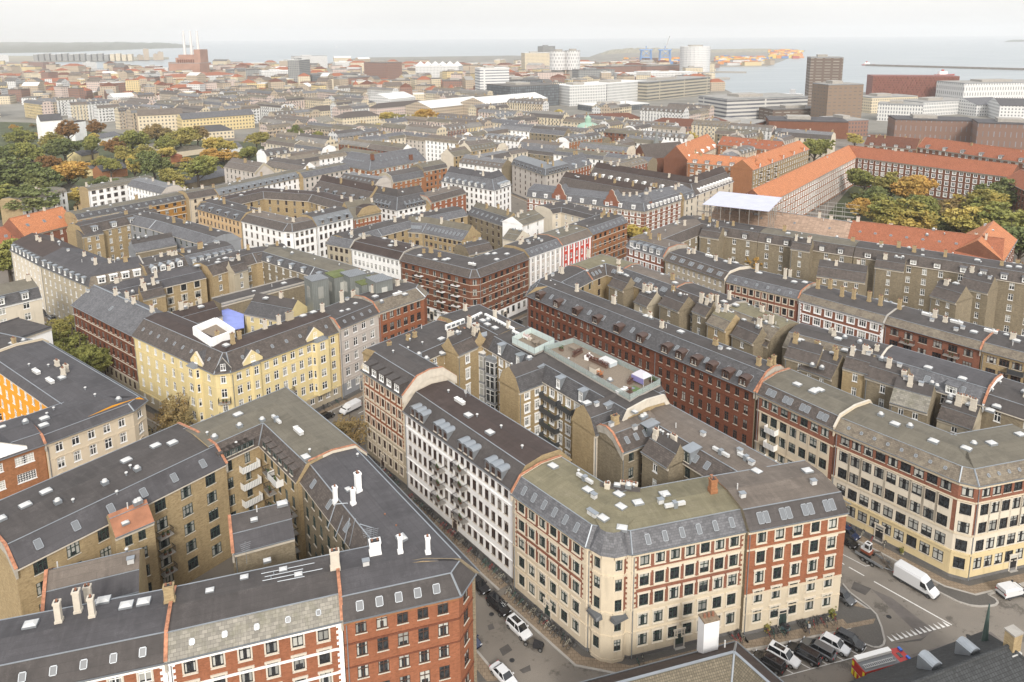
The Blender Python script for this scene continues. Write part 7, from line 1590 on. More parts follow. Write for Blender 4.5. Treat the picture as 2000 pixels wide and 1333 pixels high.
# planters and shrubs at the walls
def shrub(lab,px,py,h,w_,col='green'):
    q=U(px,py,.14); t=broot('shrub',lab,'shrub',q.x,q.y); o=link('foliage',crown(31,70,24,.07),t,(0,0,h*.5),Matrix.Diagonal((w_/2,w_/2,h*.5,1))); o.material_slots[0].link='OBJECT'; o.material_slots[0].material=LF[col]
    m=MB(); m.cyl((0,0,0),.25,.4,CON,8,.3); link('pot',m.mesh('pot',uv=False),t)
shrub('leafy shrub at the right corner of the cream-dressed brick house',1627,1203,1.6,2.0); shrub('leafy shrub left of the bicycles by the cream-dressed house',1500,1232,1.5,1.6,'olive'); shrub('tall dark shrubs before the shop of the yellow house, left one',655,778,2.6,2.4,'dark'); shrub('dark shrub before the pink-grey house, right one',668,774,2.4,1.8,'dark'); shrub('green pot plant left of the door of the cream corner house',1762,1082,1.4,1.0)
# person walking
def person(px,py,hd,lab='person in dark jacket walking on the pavement behind the slanted bays'):
    q=U(px,py,.14); pm=bpy.data.meshes.new('body')
    V=[(0,0,.93),(0,0,1.15),(0,0,1.38),(.0,0,1.5),(.03,0,1.62),(.03,0,1.72),(0,.17,1.4),(-.10,.23,1.14),(.08,.22,.90),(0,-.17,1.4),(.12,-.23,1.15),(.25,-.2,.95),(0,.09,.88),(.16,.09,.5),(.10,.09,.09),(.26,.10,.04),(0,-.09,.88),(-.05,-.09,.48),(-.30,-.09,.14),(-.18,-.09,.05)]
    E_=[(0,1),(1,2),(2,3),(3,4),(4,5),(2,6),(6,7),(7,8),(2,9),(9,10),(10,11),(0,12),(12,13),(13,14),(14,15),(0,16),(16,17),(17,18),(18,19)]
    Rr=[.15,.16,.17,.065,.10,.085,.075,.05,.035,.075,.05,.035,.10,.07,.05,.045,.10,.07,.05,.045]
    pm.from_pydata(V,E_,[]); o=bpy.data.objects.new('person',pm); C.objects.link(o); o.location=(q.x,q.y,.14); o.rotation_euler=(0,0,hd)
    md=o.modifiers.new('skin','SKIN'); lay=pm.skin_vertices[0].data
    for i,r in enumerate(Rr): lay[i].radius=(r,r*(1.15 if i in(1,2) else 1)); 
    lay[0].use_root=True; s2=o.modifiers.new('sub','SUBSURF'); s2.levels=1; s2.render_levels=2
    mm,t,b=_new('clothes and skin'); cN=t.nodes.new('ShaderNodeTexCoord'); sx=t.nodes.new('ShaderNodeSeparateXYZ'); t.links.new(cN.outputs['Object'],sx.inputs[0]); rp=t.nodes.new('ShaderNodeValToRGB'); rp.color_ramp.interpolation='CONSTANT'; el=rp.color_ramp.elements
    el[0].position=0; el[0].color=(.3,.3,.3,1); el[1].position=.05; el[1].color=(.03,.04,.07,1)
    for p_,c_ in ((.46,(.02,.03,.04,1)),(.78,(.45,.32,.25,1)),(.85,(.35,.26,.16,1))): e=el.new(p_); e.color=c_
    mr=t.nodes.new('ShaderNodeMapRange'); mr.inputs[1].default_value=0; mr.inputs[2].default_value=2; t.links.new(sx.outputs[2],mr.inputs[0]); t.links.new(mr.outputs[0],rp.inputs[0]); t.links.new(rp.outputs[0],b.inputs['Base Color']); pm.materials.append(mm)
    tagm(o,lab,'person')
    h=MB(); h.cyl((.02,0,1.72),.10,.1,plain('hair',(.3,.2,.1),.9),10,.05); link('hair',h.mesh('hair',uv=False),o)
    h=MB(); h.bx(-.3,-.12,-.16,.16,1.05,1.5,plain('pale backpack',(.4,.42,.42),.8)); link('backpack',h.mesh('backpack',uv=False),o)
person(1578,1236,hs+2.6)
def seams(W,pts,w_=.14):
    m=MB()
    for (x0,y0,z0),(x1,y1,z1) in pts:
        a,b=U(x0,y0,z0),U(x1,y1,z1)
        if z0==z1: a.z=W.surf(Vector(a[:2]))[0]+.05; b.z=W.surf(Vector(b[:2]))[0]+.05
        m.tube(a,b,w_/2*.8,STL,4)
    bpart('roof_seam',m,W.root)
seams(F2W,[((510,1119.5,19.6),(614,1098.5,19.6)),((517,1127,19.6),(592,1111.6,19.6)),((512.6,1136,19.6),(630,1112.5,19.6)),((542,1139,19.6),(595,1129,19.6)),((534,1116,19.6),(536,1124,19.6)),((529,1125,19.6),(530,1132,19.6))])
seams(FRW,[((655,985,19.3),(640,1031,17.1)),((679,983,19.3),(655,1049,17.1)),((683,1012,19.3),(672,1062,17.1)),((694,1013,19.3),(683,1067,17.1)),((703,1024,19.3),(708,1072,17.1)),((655,985,19.3),(679,983,19.29)),((703,1024,19.3),(747,1037,19.29))],.2)
person(700,868,hs,'person in dark clothes walking at the corner beside the sparse autumn tree')
# ================================================================ ROUNDED CORNER, TERRACES, SCAFFOLD, NEAR LOW ROOFS
def turret():
    root=CC.root; a,b=CC.Q[1],CC.Q[2]; mid=(a+b)/2; dd=seg(a,b); out=Vector((dd.y,-dd.x)); R_=(b-a).length/2*.86; c=mid-out*R_*.2; z=16.9
    n=5; pts=[]; a0=math.atan2(dd.y,dd.x)
    for i in range(n+1):
        th=math.pi+math.pi*i/n; p=c+dd*(R_*math.cos(th))+out*(-R_*.72*math.sin(th)); pts.append(p)
    wb=MB(); wins=[]; fh=(z-1.1)/5; rows=[(1.1+i*fh+fh*.27,fh*.55) for i in range(5)]
    for i in range(n):
        p,q=pts[i],pts[i+1]; k=1 if i in (1,3) else 0
        bd=[(7.9,CRM),(1e9,BRR if i in(0,4) else CRM)]
        facade(root,p,q,0,z,bd,rows if k else [],k,(q-p).length-.5,2,'g0',wins,wb,margin=0)
    bpart('corner_turret_wall',wb,root)
    for zz,h,pr in ((z-.5,.5,.3),(7.7,.35,.16),(13.5,.3,.12),(4.1,.25,.12),(0,.6,.08)):
        cb=MB()
        for i in range(n):
            p,q=pts[i],pts[i+1]; e=q-p; o=Vector((e.y,-e.x)).normalized()*pr; cb.box((p.x,p.y,zz),(e.x,e.y,0),(o.x,o.y,0),(0,0,h),CRM)
        bpart('corner_turret_cornice',cb,root)
    rb=MB(); inn=[c+dd*(R_*.62*math.cos(math.pi+math.pi*i/n))-out*(R_*.45*math.sin(math.pi+math.pi*i/n))-out*.8 for i in range(n+1)]
    for i in range(n):
        p,q=pts[i],pts[i+1]; o=(p-c).normalized()*.4; o2=(q-c).normalized()*.4
        rb.face([(p.x+o.x,p.y+o.y,z),(q.x+o2.x,q.y+o2.y,z),(inn[i+1].x,inn[i+1].y,z+2.45),(inn[i].x,inn[i].y,z+2.45)],SL4)
    rb.face([(p.x,p.y,z+2.45) for p in inn]+[(b.x-out.x*4,b.y-out.y*4,z+2.45),(a.x-out.x*4,a.y-out.y*4,z+2.45)],F3)
    bpart('corner_turret_roof',rb,root); place_windows(root,wins)
    for i in (1,3):
        p=(pts[i]+pts[i+1])/2; o=(p-c).normalized(); ang=math.atan2(-o.x,o.y)+math.pi; m=MB(); m.loft([[(-1.2,-.9,0),(1.2,-.9,0),(1.3,.1,0),(-1.3,.1,0)],[(-1.0,-.8,.35),(1.0,-.8,.35),(1.1,.1,.6),(-1.1,.1,.6)]],ZN); link('bay_canopy',m.mesh('bay_canopy',uv=False),root,Vector((p.x,p.y,1.1+2*fh-.2))-ORG[root.name],Matrix.Rotation(ang,4,'Z'))
turret()
def onfront(W,e,px,py,z):
    a,b=W.Q[e],W.Q[e+1]; d=seg(a,b); t=(Vector(U(px,py,z)[:2])-a).dot(d); return a+d*t,d,Vector((d.y,-d.x))
def gablet(W,e,px,py,z,w,h,wm,rm,kind='tri',name='gable'):
    p,d,o=onfront(W,e,px,py,z); P=lambda x,y,zz:(p.x+d.x*x+o.x*y,p.y+d.y*x+o.y*y,zz); m=MB(); H=w/2
    if kind=='tri': out=[(-H,z-.3),(H,z-.3),(H,z+h*.25),(0,z+h),(-H,z+h*.25)]
    else: out=[(-H,z-.3),(H,z-.3),(H,z+h*.35),(H*.75,z+h*.42),(H*.6,z+h*.62),(H*.35,z+h*.78),(H*.28,z+h*.95),(0,z+h*1.05),(-H*.28,z+h*.95),(-H*.35,z+h*.78),(-H*.6,z+h*.62),(-H*.75,z+h*.42),(-H,z+h*.35)]
    m.face([P(x,.12,zz) for x,zz in out],wm); m.face([P(x,-.3,zz) for x,zz in out[::-1]],wm)
    for (x0,z0),(x1,z1) in zip(out,out[1:]+out[:1]): m.face([P(x0,-.3,z0),P(x1,-.3,z1),P(x1,.12,z1),P(x0,.12,z0)],SND)
    g=bpart(name,m,W.root); m=MB(); L=w*.75+1
    for s in (-1,1): m.face([P(s*H,-.3,z+h*.2),P(0,-.3,z+h*.9),P(0,-L,z+h*.9),P(s*H,-L,z+h*.2)],rm); m.face([P(s*(H),-.3,z-.2),P(s*H,-.3,z+h*.2),P(s*H,-L,z+h*.2),P(s*H,-L,z-.2)],rm)
    bpart('gable_roof',m,W.root)
    wm_=win_meshes(1.0,1.4,'w0',False)[0]; ang=math.atan2(d.y,d.x); link('window',wm_,W.root,Vector((p.x+o.x*.2,p.y+o.y*.2,z+h*.15))-ORG[W.root.name],Matrix.Rotation(ang,4,'Z'))
def bay(W,e,px,py,zt_,w,dp,z0,wall,style,nf,base=1.1,z=17.3,roof=ZN):
    p,d,o=onfront(W,e,px,py,zt_); q=[p-d*w/2,p-d*w/2*.72+o*dp,p+d*w/2*.72+o*dp,p+d*w/2]; wb=MB(); wins=[]; fh=(z-base)/nf; rows=[(base+i*fh+fh*.27,fh*.55) for i in range(nf)]
    for i in range(3): facade(W.root,q[i],q[i+1],z0,zt_,[(1e9,wall)],rows,1 if i==1 else (1 if dp>1 else 0),min(1.4,w*.4) if i==1 else .6,1,style,wins,wb,margin=0)
    wb.face([(v.x,v.y,z0) for v in q[::-1]],wall); bpart('bay',wb,W.root); rb=MB(); r=[(v.x+o.x*.15,v.y+o.y*.15,zt_) for v in q]; a=p-o*1.2
    rb.loft([r,[(a.x-d.x*.3,a.y-d.y*.3,zt_+1.4)]*2+[(a.x+d.x*.3,a.y+d.y*.3,zt_+1.4)]*2],roof); bpart('bay_roof',rb,W.root); place_windows(W.root,wins)
for px,py in ((1097,390),(1196,404)): gablet(EB,0,px,py,17,7,7,BRR,SL4,'curved')
q=U(1263,408,17); m=MB(); m.cyl((q.x,q.y+2,14),2.6,6,BRR,12); m.cyl((q.x,q.y+2,20),2.8,2.6,SL4,12,1.2); m.cyl((q.x,q.y+2,22.6),.9,1.2,SND,10); m.cyl((q.x,q.y+2,23.8),1.1,1.6,SL4,10,.1); bpart('corner_dome',m,EB.root)
bay(YC,0,384,713,17.1,4.2,1.3,4,YEL,'w0',5); bay(YC,2,620,662,17.1,4.6,1.3,4,YEL,'w0',5); bay(YC,2,493,709,17.1,2.6,.7,4,YEL,'w0',5)
for e,px,py in ((0,384,713),(2,493,709),(2,616,664)): gablet(YC,e,px,py,17.4,4.6,3.0,YEL,SL1)
gablet(YC,1,436,729,17.4,3.2,3.2,SL1,SL1)
gablet(W2,0,8,898,17,7,2.8,WPL,F6)
gablet(C1,0,712,726,19,3,2.2,CRM,F1)
GLR=plain('balustrade glass',(.42,.50,.48),.12,spec=.5); GLR.node_tree.nodes['Principled BSDF'].inputs['Alpha'].default_value=.45
def terrace(root,px,z,name_deck='terrace_deck',h=1.1,frost=False):
    P=[U(x,y,z) for x,y in px]; c=sum(P,Vector())/4; org=ORG[root.name]; dk=MB(); ar=sum(P[i].x*P[(i+1)%4].y-P[(i+1)%4].x*P[i].y for i in range(4))
    if ar<0: P.reverse()
    dk.prism([(p.x,p.y) for p in P],z-.35,z,CON,WOD); bpart(name_deck,dk,root)
    fr=MB(); gm=plain('frosted glass',(.52,.60,.58),.4) if frost else GLR
    for i in range(4):
        a,b=P[i],P[(i+1)%4]; d=b-a; L=d.length; d.normalize(); nrm=Vector((-d.y,d.x,0)); k=max(1,int(L/1.6))
        for j in range(k):
            s=a+d*(L*j/k+.03); fr.box((s.x,s.y,z+.02),d*(L/k-.06),nrm*.03,(0,0,h),gm)
        for j in range(k+1): s=a+d*(L*j/k); fr.box((s.x-.02,s.y-.02,z),(.04,0,0),(0,.04,0),(0,0,h+.05),STL)
        fr.tube((a.x,a.y,z+h+.03),(b.x,b.y,z+h+.03),.03,STL,4)
    bpart('glass_balustrade',fr,root); return P,c
zt=21.9
terrace(C7.root,[(1000,670),(1037,651),(1083,673),(1044,692)],zt,frost=True,h=1.3)
terrace(C7.root,[(1063,686),(1120,670),(1290,751),(1230,782)],zt)
def onT(kind,lab,px,py,rot=hs,z=zt):
    q=U(px,py,z); t=broot(kind,lab,kind.replace('_',' '),q.x,q.y,None,z); t.rotation_euler=(0,0,rot); return t
def lk(t,n,m): link(n,m.mesh(n,uv=False),t)
RD2=plain('red-brown hedge plant',(.12,.045,.03),.9,var=.3)
t=onT('table','round wooden table on the frosted glass terrace',1047,674); m=MB(); m.cyl((0,0,.7),.8,.06,WOD,16); m.cyl((0,0,0),.12,.7,BLK,8); lk(t,'tabletop',m)
for i,(x,y) in enumerate(((1040,671),(1055,675),(1046,667),(1049,680))):
    t=onT('chair','wooden chair by the round table on the frosted glass terrace',x,y); t['group']='chairs round the terrace table'; m=MB(); m.bx(-.22,.22,-.22,.22,.42,.47,WOD); lk(t,'seat',m); m=MB(); m.bx(-.22,-.18,-.22,.22,.47,.9,WOD); lk(t,'backrest',m)
    for a_ in (-.2,.17):
        for b_ in (-.2,.17): m=MB(); m.bx(a_,a_+.03,b_,b_+.03,0,.42,WOD); lk(t,'leg',m)
t=onT('flower_bed','pale flowering pots along the back of the frosted glass terrace',1028,661); m=MB(); m.bx(-1.6,1.6,-.3,.3,0,.5,SND); lk(t,'box',m); m=MB(); r=random.Random(1)
for i in range(40): m.cyl((r.uniform(-1.5,1.5),r.uniform(-.3,.3),r.uniform(.5,.9)),.14,.12,plain('pale blossom',(.5,.38,.36),.9),5,.05)
lk(t,'blossoms',m)
t=onT('table','wooden dining table at the far end of the long terrace',1120,686); m=MB(); m.bx(-1.1,1.1,-.45,.45,.72,.78,WOD); lk(t,'tabletop',m)
for a_ in (-1,.95):
    for b_ in (-.4,.35): m=MB(); m.bx(a_,a_+.06,b_,b_+.06,0,.72,WOD); lk(t,'leg',m)
def hedge(lab,px,py,L,rot=hs,mat=RD2):
    t=onT('planter',lab,px,py,rot); m=MB(); m.bx(-L/2,L/2,-.3,.3,0,.45,plain('planter wood',(.12,.07,.05),.8)); lk(t,'box',m); m=MB(); r=random.Random(int(px))
    for i in range(int(L*28)): 
        x,y,z_=r.uniform(-L/2,L/2),r.uniform(-.4,.4),r.uniform(.45,1.1); m.face([(x-.16,y-.1,z_),(x+.16,y-.08,z_+.08),(x+.12,y+.14,z_-.04),(x-.1,y+.12,z_+.06)],mat)
    lk(t,'foliage',m)
hedge('reddish hedge planter in front of the dining table on the long terrace',1128,693,3.2,hy); hedge('reddish hedge planter in the middle of the long terrace',1165,710,6); hedge('reddish hedge planter before the purple gazebo on the long terrace',1240,742,5,hy); hedge('green bush planter in the right corner of the long terrace',1276,748,1.6,hs,plain('balcony plant',(0,0,0))); hedge('orange bush beside the pale box on the long terrace',1172,736,1.2,hs,plain('orange bush',(.4,.13,.03),.9)); hedge('green palm-like pot at the far left end of the long terrace',1096,685,.9,hs,plain('balcony plant',(0,0,0))); hedge('small conifer at the front right corner of the long terrace',1230,768,.8)
t=onT('hot_tub','pale covered hot tub on the long terrace',1187,711,hs); m=MB(); m.bx(-1.6,1.6,-1,1,0,.75,plain('tub side',(.45,.5,.53),.5)); lk(t,'tub',m); m=MB(); m.loft([[(-1.65,-1.05,.76),(1.65,-1.05,.76),(1.65,1.05,.76),(-1.65,1.05,.76)],[(-1.5,-.9,.95),(1.5,-.9,.95),(1.5,.9,.95),(-1.5,.9,.95)]],HAT); lk(t,'cover',m)
t=onT('sofa','white covered sofa behind the hot tub on the long terrace',1150,701,hy); m=MB(); m.bx(-1,1,-.45,.45,0,.5,WHT); lk(t,'seat',m); m=MB(); m.bx(-1,1,.3,.5,.5,.9,WHT); lk(t,'backrest',m)
t=onT('storage_box','pale wooden box with pitched lid on the long terrace',1161,728,hs); m=MB(); m.bx(-.8,.8,-.6,.6,0,1.1,SND); lk(t,'box',m); m=MB(); m.loft([[(-.85,-.65,1.11),(.85,-.65,1.11),(.85,.65,1.11),(-.85,.65,1.11)],[(-.85,-.05,1.5),(.85,-.05,1.5),(.85,.05,1.5),(-.85,.05,1.5)]],WOD); lk(t,'lid',m)
t=onT('gazebo','purple and white canopy gazebo at the right end of the long terrace',1253,748,hs); m=MB(); pp=plain('purple canvas',(.19,.17,.36),.8); m.loft([[(-1.5,-1.2,1.6),(1.5,-1.2,1.6),(1.5,1.2,1.6),(-1.5,1.2,1.6)],[(-.7,-.5,2.3),(.7,-.5,2.3),(.7,.5,2.3),(-.7,.5,2.3)]],plain('pale canvas',(.5,.48,.52),.8)); m.bx(-1.5,1.5,-1.2,-1.17,.5,1.6,pp); m.bx(-1.5,-1.47,-1.17,1.2,.5,1.6,pp); lk(t,'canopy',m); m=MB()
for a_ in (-1.46,1.4):
    for b_ in (-1.15,1.1): m.bx(a_,a_+.06,b_,b_+.06,0,1.6,WHT)
lk(t,'poles',m)
t=onT('artificial_grass','patch of green grass matting beside the purple gazebo',1243,762,hs); m=MB(); m.bx(-1.4,1.4,-.9,.9,.01,.04,plain('mat green',(.10,.16,.05),.9)); lk(t,'mat',m)
# white frameless roof box on the yellow house, clerestory strips on the far corner
mb=MB(); P=[U(x,y,20.9) for x,y in ((380,652),(422,634),(457,657),(414,674))]
for i in range(4):
    a,b=P[i],P[(i+1)%4]; d=b-a; nn_=Vector((-d.y,d.x,0)).normalized()*.35; mb.box((a.x,a.y,20.6),d,nn_,(0,0,1.9),WPL)
mb.prism([(p.x,p.y) for p in (P if sum(P[i].x*P[(i+1)%4].y-P[(i+1)%4].x*P[i].y for i in range(4))>0 else P[::-1])],20.6,20.9,WOD); bpart('roof_terrace',mb,YC.root)
for pts in (((872,640),(908,627)),((920,625),(942,614)),((946,617),(1002,646)),((1000,650),(1030,664))):
    mb=MB(); a,b=U(*pts[0],21.9),U(*pts[1],21.9); d=b-a; L=d.length; nn_=Vector((-d.y,d.x,0)).normalized(); mb.box((a.x,a.y,21.2),d,nn_*.5,(0,0,1.2),WHT)
    k=int(L/1.1)
    for i in range(k): s=a+d*((i+.12)/k); mb.box((s.x-nn_.x*.02,s.y-nn_.y*.02,21.5),d*(.76/k),nn_*.01,(0,0,.6),GLS)
    bpart('clerestory',mb,C6.root)
# two glazed lift shafts in the yard
for (x,y,lb) in ((943,684,0),(964,697,1)):
    mb=MB(); q=U(x,y,17.5); e1=Vector((math.cos(hy),math.sin(hy),0)); e2=Vector((-e1.y,e1.x,0)); o=Vector((q.x,q.y,0))-e1*1.3-e2*1.3
    mb.box(o,e1*2.6,e2*2.6,(0,0,17.3),GYP); mb.box(o-e1*.1-e2*.1+Vector((0,0,17.31)),e1*2.8,e2*2.8,(0,0,.2),STL if lb else WHT)
    for f in range(5):
        for (aa,bb) in ((e1,-e2),(e2,-e1)):
            s0=o if aa is e1 else o; z=1+f*3.25
            for k in range(2):
                p=s0+aa*(.15+1.2*k)+bb*.03+Vector((0,0,z)); mb.box(p,aa*1.05,-bb*.02,(0,0,2.6),GL); 
                mb.box(p-aa*.08+bb*.03,aa*.1,-bb*.04,(0,0,2.7),WHT); mb.box(p+aa*1.02+bb*.03,aa*.1,-bb*.04,(0,0,2.7),WHT); mb.box(p+bb*.03+Vector((0,0,1.6)),aa*1.05,-bb*.04,(0,0,.1),WHT); mb.box(p+bb*.03+Vector((0,0,2.6)),aa*1.1,-bb*.04,(0,0,.1),WHT)
    bpart('lift_shaft',mb,C6.root)
# zinc attic towers on the yellow block
for i,(x,y,w_,h_,lb) in enumerate(((619,543,5,7,'leftmost grey zinc roof tower of the yellow block, square and plain'),(662,535,5.5,6,'zinc roof tower with a pointed gable and window, second from left'),(692,534,5.5,6.5,'wide zinc roof tower in the middle of the zinc cluster'),(716,548,6,5,'low stepped zinc tower with a green grass roof'),(742,544,5.5,6.5,'rightmost plain zinc roof tower of the cluster'))):
    q=U(x,y,17+h_); t=broot('roof_tower',lb,'roof tower',q.x,q.y,None,0); mb=MB(); e1=Vector((math.cos(hs),math.sin(hs),0)); e2=Vector((-e1.y,e1.x,0)); o=Vector((q.x,q.y,11))-e1*w_/2-e2*w_/2; mb.box(o,e1*w_,e2*w_*.9,(0,0,6+h_),ZG); bpart('wall',mb,t)
    mb=MB(); mb.box(o-e1*.1-e2*.1+Vector((0,0,6+h_+.01)),e1*(w_+.2),e2*(w_*.9+.2),(0,0,.2),plain('grass roof',(.12,.14,.05),.95,var=.3) if i in(1,3) else ZN); bpart('roof',mb,t)
    mb=MB(); mb.box(o+e1*w_*.3-e2*.04+Vector((0,0,6+h_*.3)),e1*w_*.4,e2*.03,(0,0,h_*.45),GL); mb.box(o+e2*w_*.3+e1*(w_+.01)+Vector((0,0,6+h_*.3)),e2*w_*.3,e1*.03,(0,0,h_*.45),GL); bpart('window',mb,t)
# blue tarpaulin roof in the yard
P=[U(x,y,13) for x,y in ((432,598),(476,614),(477,640),(437,648))]; mb=MB(); tp=plain('blue tarpaulin',(.22,.27,.62),.5,var=.12,vs=.5); 
if sum(P[i].x*P[(i+1)%4].y-P[(i+1)%4].x*P[i].y for i in range(4))<0: P.reverse()
cx=sum(p.x for p in P)/4; cy=sum(p.y for p in P)/4; mb.prism([(p.x,p.y) for p in P],12.85,13,tp); t=broot('tarpaulin_roof','light blue tarpaulin roof over the yard of the yellow block','tarpaulin',cx,cy); bpart('tarpaulin',mb,t); mb=MB()
for p in P: mb.tube((p.x,p.y,0),(p.x,p.y,12.9),.1,STL)
bpart('pole',mb,t)
# scaffold with pale tarpaulin roof
def scaffold():
    a,b=U(1362,440,12),U(1664,478,12); a.z=b.z=0; d=b-a; L=d.length; d.normalize(); n=Vector((-d.y,d.x,0)); c=(a+b)/2; t=broot('scaffolding','steel scaffolding along the stripped roof of the park block','scaffolding',c.x,c.y); m=MB(); sg=plain('scaffold tube',(.42,.41,.38),.5,.4)
    for off in (-1.6,-.4):
        k=int(L/2.6)
        for i in range(k+1): p=a+d*(L*i/k)+n*off; m.tube((p.x,p.y,0),(p.x,p.y,23.0 if i<k*.62 else 21),.07,sg,4)
        for z in range(2,23,2): p=a+n*off; q=a+d*L+n*off; m.tube((p.x,p.y,z),(q.x,q.y,z),.06,sg,4)
    bpart('scaffold_frame',m,t); m=MB()
    for z in (6,10,14,18): p=a+n*-1.6; m.box((p.x,p.y,z),d*L,n*1.2,(0,0,.06),WOD)
    bpart('walkboards',m,t)
    m=MB()
    for j in (16,9):
        p=a+n*(j); 
        for i in range(0,int(L/3)): q=p+d*(3*i); m.tube((q.x,q.y,0 if j==16 else 19),(q.x,q.y,23.5),.07,sg,4)
        for z in (20,21.5,23): q=p+d*L; m.tube((p.x,p.y,z),(q.x,q.y,z),.06,sg,4)
    bpart('scaffold_back_frame',m,t)
    P=[U(x,y,25) for x,y in ((1372,399),(1405,374),(1528,386),(1502,413))]; m=MB(); tpm=plain('pale tarpaulin',(.50,.51,.61),.5,var=.08,vs=.3)
    if sum(P[i].x*P[(i+1)%4].y-P[(i+1)%4].x*P[i].y for i in range(4))<0: P.reverse()
    m.prism([(p.x,p.y) for p in P],24.8,25,tpm); cc=sum(P,Vector())/4; t=broot('tarpaulin_roof','pale lilac tarpaulin roof on scaffolding over the stripped roof','tarpaulin roof',cc.x,cc.y); bpart('tarpaulin',m,t); m=MB()
    for i in range(4):
        p,q=P[i],P[(i+1)%4]; 
        for k in range(7): s=p.lerp(q,k/7); m.tube((s.x,s.y,0),(s.x,s.y,24.8),.09,sg,4)
    bpart('support_frame',m,t)
    # side scaffold on the orange range
    a,b=U(1530,410,8),U(1640,352,8); a.z=b.z=0; d=b-a; L=d.length; d.normalize(); n=Vector((d.y,-d.x,0)); c=(a+b)/2; t=broot('scaffolding','scaffolding tower on the street front of the long orange range','scaffolding',c.x,c.y); m=MB()
    for off in (.5,1.8):
        for i in range(int(L/3)+1): p=a+d*(3*i)+n*off; m.tube((p.x,p.y,0),(p.x,p.y,17),.08,sg,4)
        for z in range(2,18,2): p=a+n*off; q=a+d*L+n*off; m.tube((p.x,p.y,z),(q.x,q.y,z),.07,sg,4)
    bpart('scaffold_frame',m,t)
scaffold()
# near low roofs at the bottom edge
L1=wing('low house with dark felt and mossy tiled slopes at the bottom edge',[(1110,1349),(1437,1262),(1560,1370)],7,7,side=-1,wall=BRY,yard=BRY,prof='G',rise=3.0,r1=F4,r3=TM,near=1,nf=2,name='low_house',cat='house')
q=U(1383,1284,6.5); t=broot('chimney_stack','tall white rendered chimney stack with clay pots in front of the cream house','chimney',q.x,q.y); m=MB(); e1=Vector((math.cos(hy),math.sin(hy),0))
e1=Vector((math.cos(math.radians(16)),math.sin(math.radians(16)),0)); e2=Vector((-e1.y,e1.x,0)); o=Vector((q.x,q.y,4))-e1*1.1-e2*.5; hh_=hgt(q,1210,0)-4
m.box(o,e1*2.2,e2*1.5,(0,0,hh_),plain('white render',(.72,.72,.72),.8)); m.box(o-e1*.03-e2*.03+Vector((0,0,hh_+.01)),e1*2.26,e2*1.56,(0,0,.22),plain('mossy brick cap',(.2,.15,.1),.9,var=.3,vs=3)); bpart('stack',m,t)
for i in range(3): m=MB(); p=o+e1*(.45+.6*i)+e2*.75; m.cyl((p.x,p.y,hh_+4.2),.2,.55,plain('clay pot',(.22,.1,.06),.9),10,.16); bpart('chimney_pot',m,t)
m=MB()
for i in range(3): p=o+e1*(.75+.32*i)-e2*.01+Vector((0,0,2.6)); m.box(p,e1*.2,-e2*.02,(0,0,.3),BRD)
bpart('vent_opening',m,t)
def cornerroof():
    zr=13; A,B=U(1640,1392,zr),U(1970,1262,zr); d=(B-A); L=d.length; d.normalize(); n=Vector((-d.y,d.x,0)); c=(A+B)/2; t=broot('corner_house','house with dark glazed tile roof and round zinc dormers, bottom right corner','house',c.x,c.y); m=MB(); hw=6.5; ze=8
    e=lambda p,z:(p.x,p.y,z); a0,a1=A-n*hw,B-n*hw+d*5; z0,z1=A+n*hw,B+n*hw+d*5
    m.face([e(a0,ze),e(a1,ze),e(B,zr),e(A,zr)],TG); m.face([e(z1,ze),e(z0,ze),e(A,zr),e(B,zr)],TG); m.face([e(a1,ze),e(z1,ze),e(B,zr)],TM); m.face([e(a0,ze-.02),e(z0,ze-.02),e(z1,ze-.02),e(a1,ze-.02)],SND)
    m.tube(e(A,zr+.05),e(B,zr+.05),.2,TG,6); m.tube(e(B,zr+.05),e(a1,ze+.05),.18,TG,6); bpart('roof',m,t)
    m=MB(); w_=[a0+n*.5,a1+n*.5-d*.5,z1-n*.5-d*.5,z0-n*.5]
    for i in range(4): p,q=w_[i],w_[(i+1)%4]; m.face([e(p,0),e(q,0),e(q,ze),e(p,ze)],BRY)
    bpart('wall',m,t)
    for x,y in ((1838,1305),(1913,1277)):
        q=U(x,y,zr-.5); m=MB(); s=Vector((q.x,q.y,0))+n*.5
        for k in range(8):
            a_=math.pi*k/8; b_=math.pi*(k+1)/8; p0=s+d*(0.8*math.cos(a_)); p1=s+d*(0.8*math.cos(b_)); m.face([(p0.x,p0.y,zr-1.0+.75*math.sin(a_)),(p0.x+n.x*2,p0.y+n.y*2,zr-1.0+.75*math.sin(a_)),(p1.x+n.x*2,p1.y+n.y*2,zr-1.0+.75*math.sin(b_)),(p1.x,p1.y,zr-1.0+.75*math.sin(b_))],STL)
        m.face([(s.x+d.x*0.8*math.cos(math.pi*k/8),s.y+d.y*0.8*math.cos(math.pi*k/8),zr-1.0+.75*math.sin(math.pi*k/8)) for k in range(9)],STL)
        m.box(s-d*.8+Vector((0,0,zr-2.4)),d*1.6,n*2,(0,0,1.8),STL); bpart('dormer',m,t)
    m=MB(); q=B+d*.6; m.box(q-d*.7-n*.6+Vector((0,0,-1.2)),d*1.4,n*1.2,(0,0,3.0),BRY); m.box(q-d*.8-n*.7+Vector((0,0,1.81)),d*1.6,n*1.4,(0,0,.2),CON); m.box(q-d*1.0-n*.9+Vector((0,0,-1.5)),d*1.6,n*1.4,(0,0,.9),HAT); bpart('chimney',m,t)
    q=U(1976,1250,zr); s2=q+n*3.2; m=MB(); ht=hgt(Vector((s2.x,s2.y,0)),1180,0); m.cyl((s2.x,s2.y,ze),.55,ht-ze,plain('dark copper',(.05,.08,.07),.6),6,.08); bpart('spire',m,t)
cornerroof()
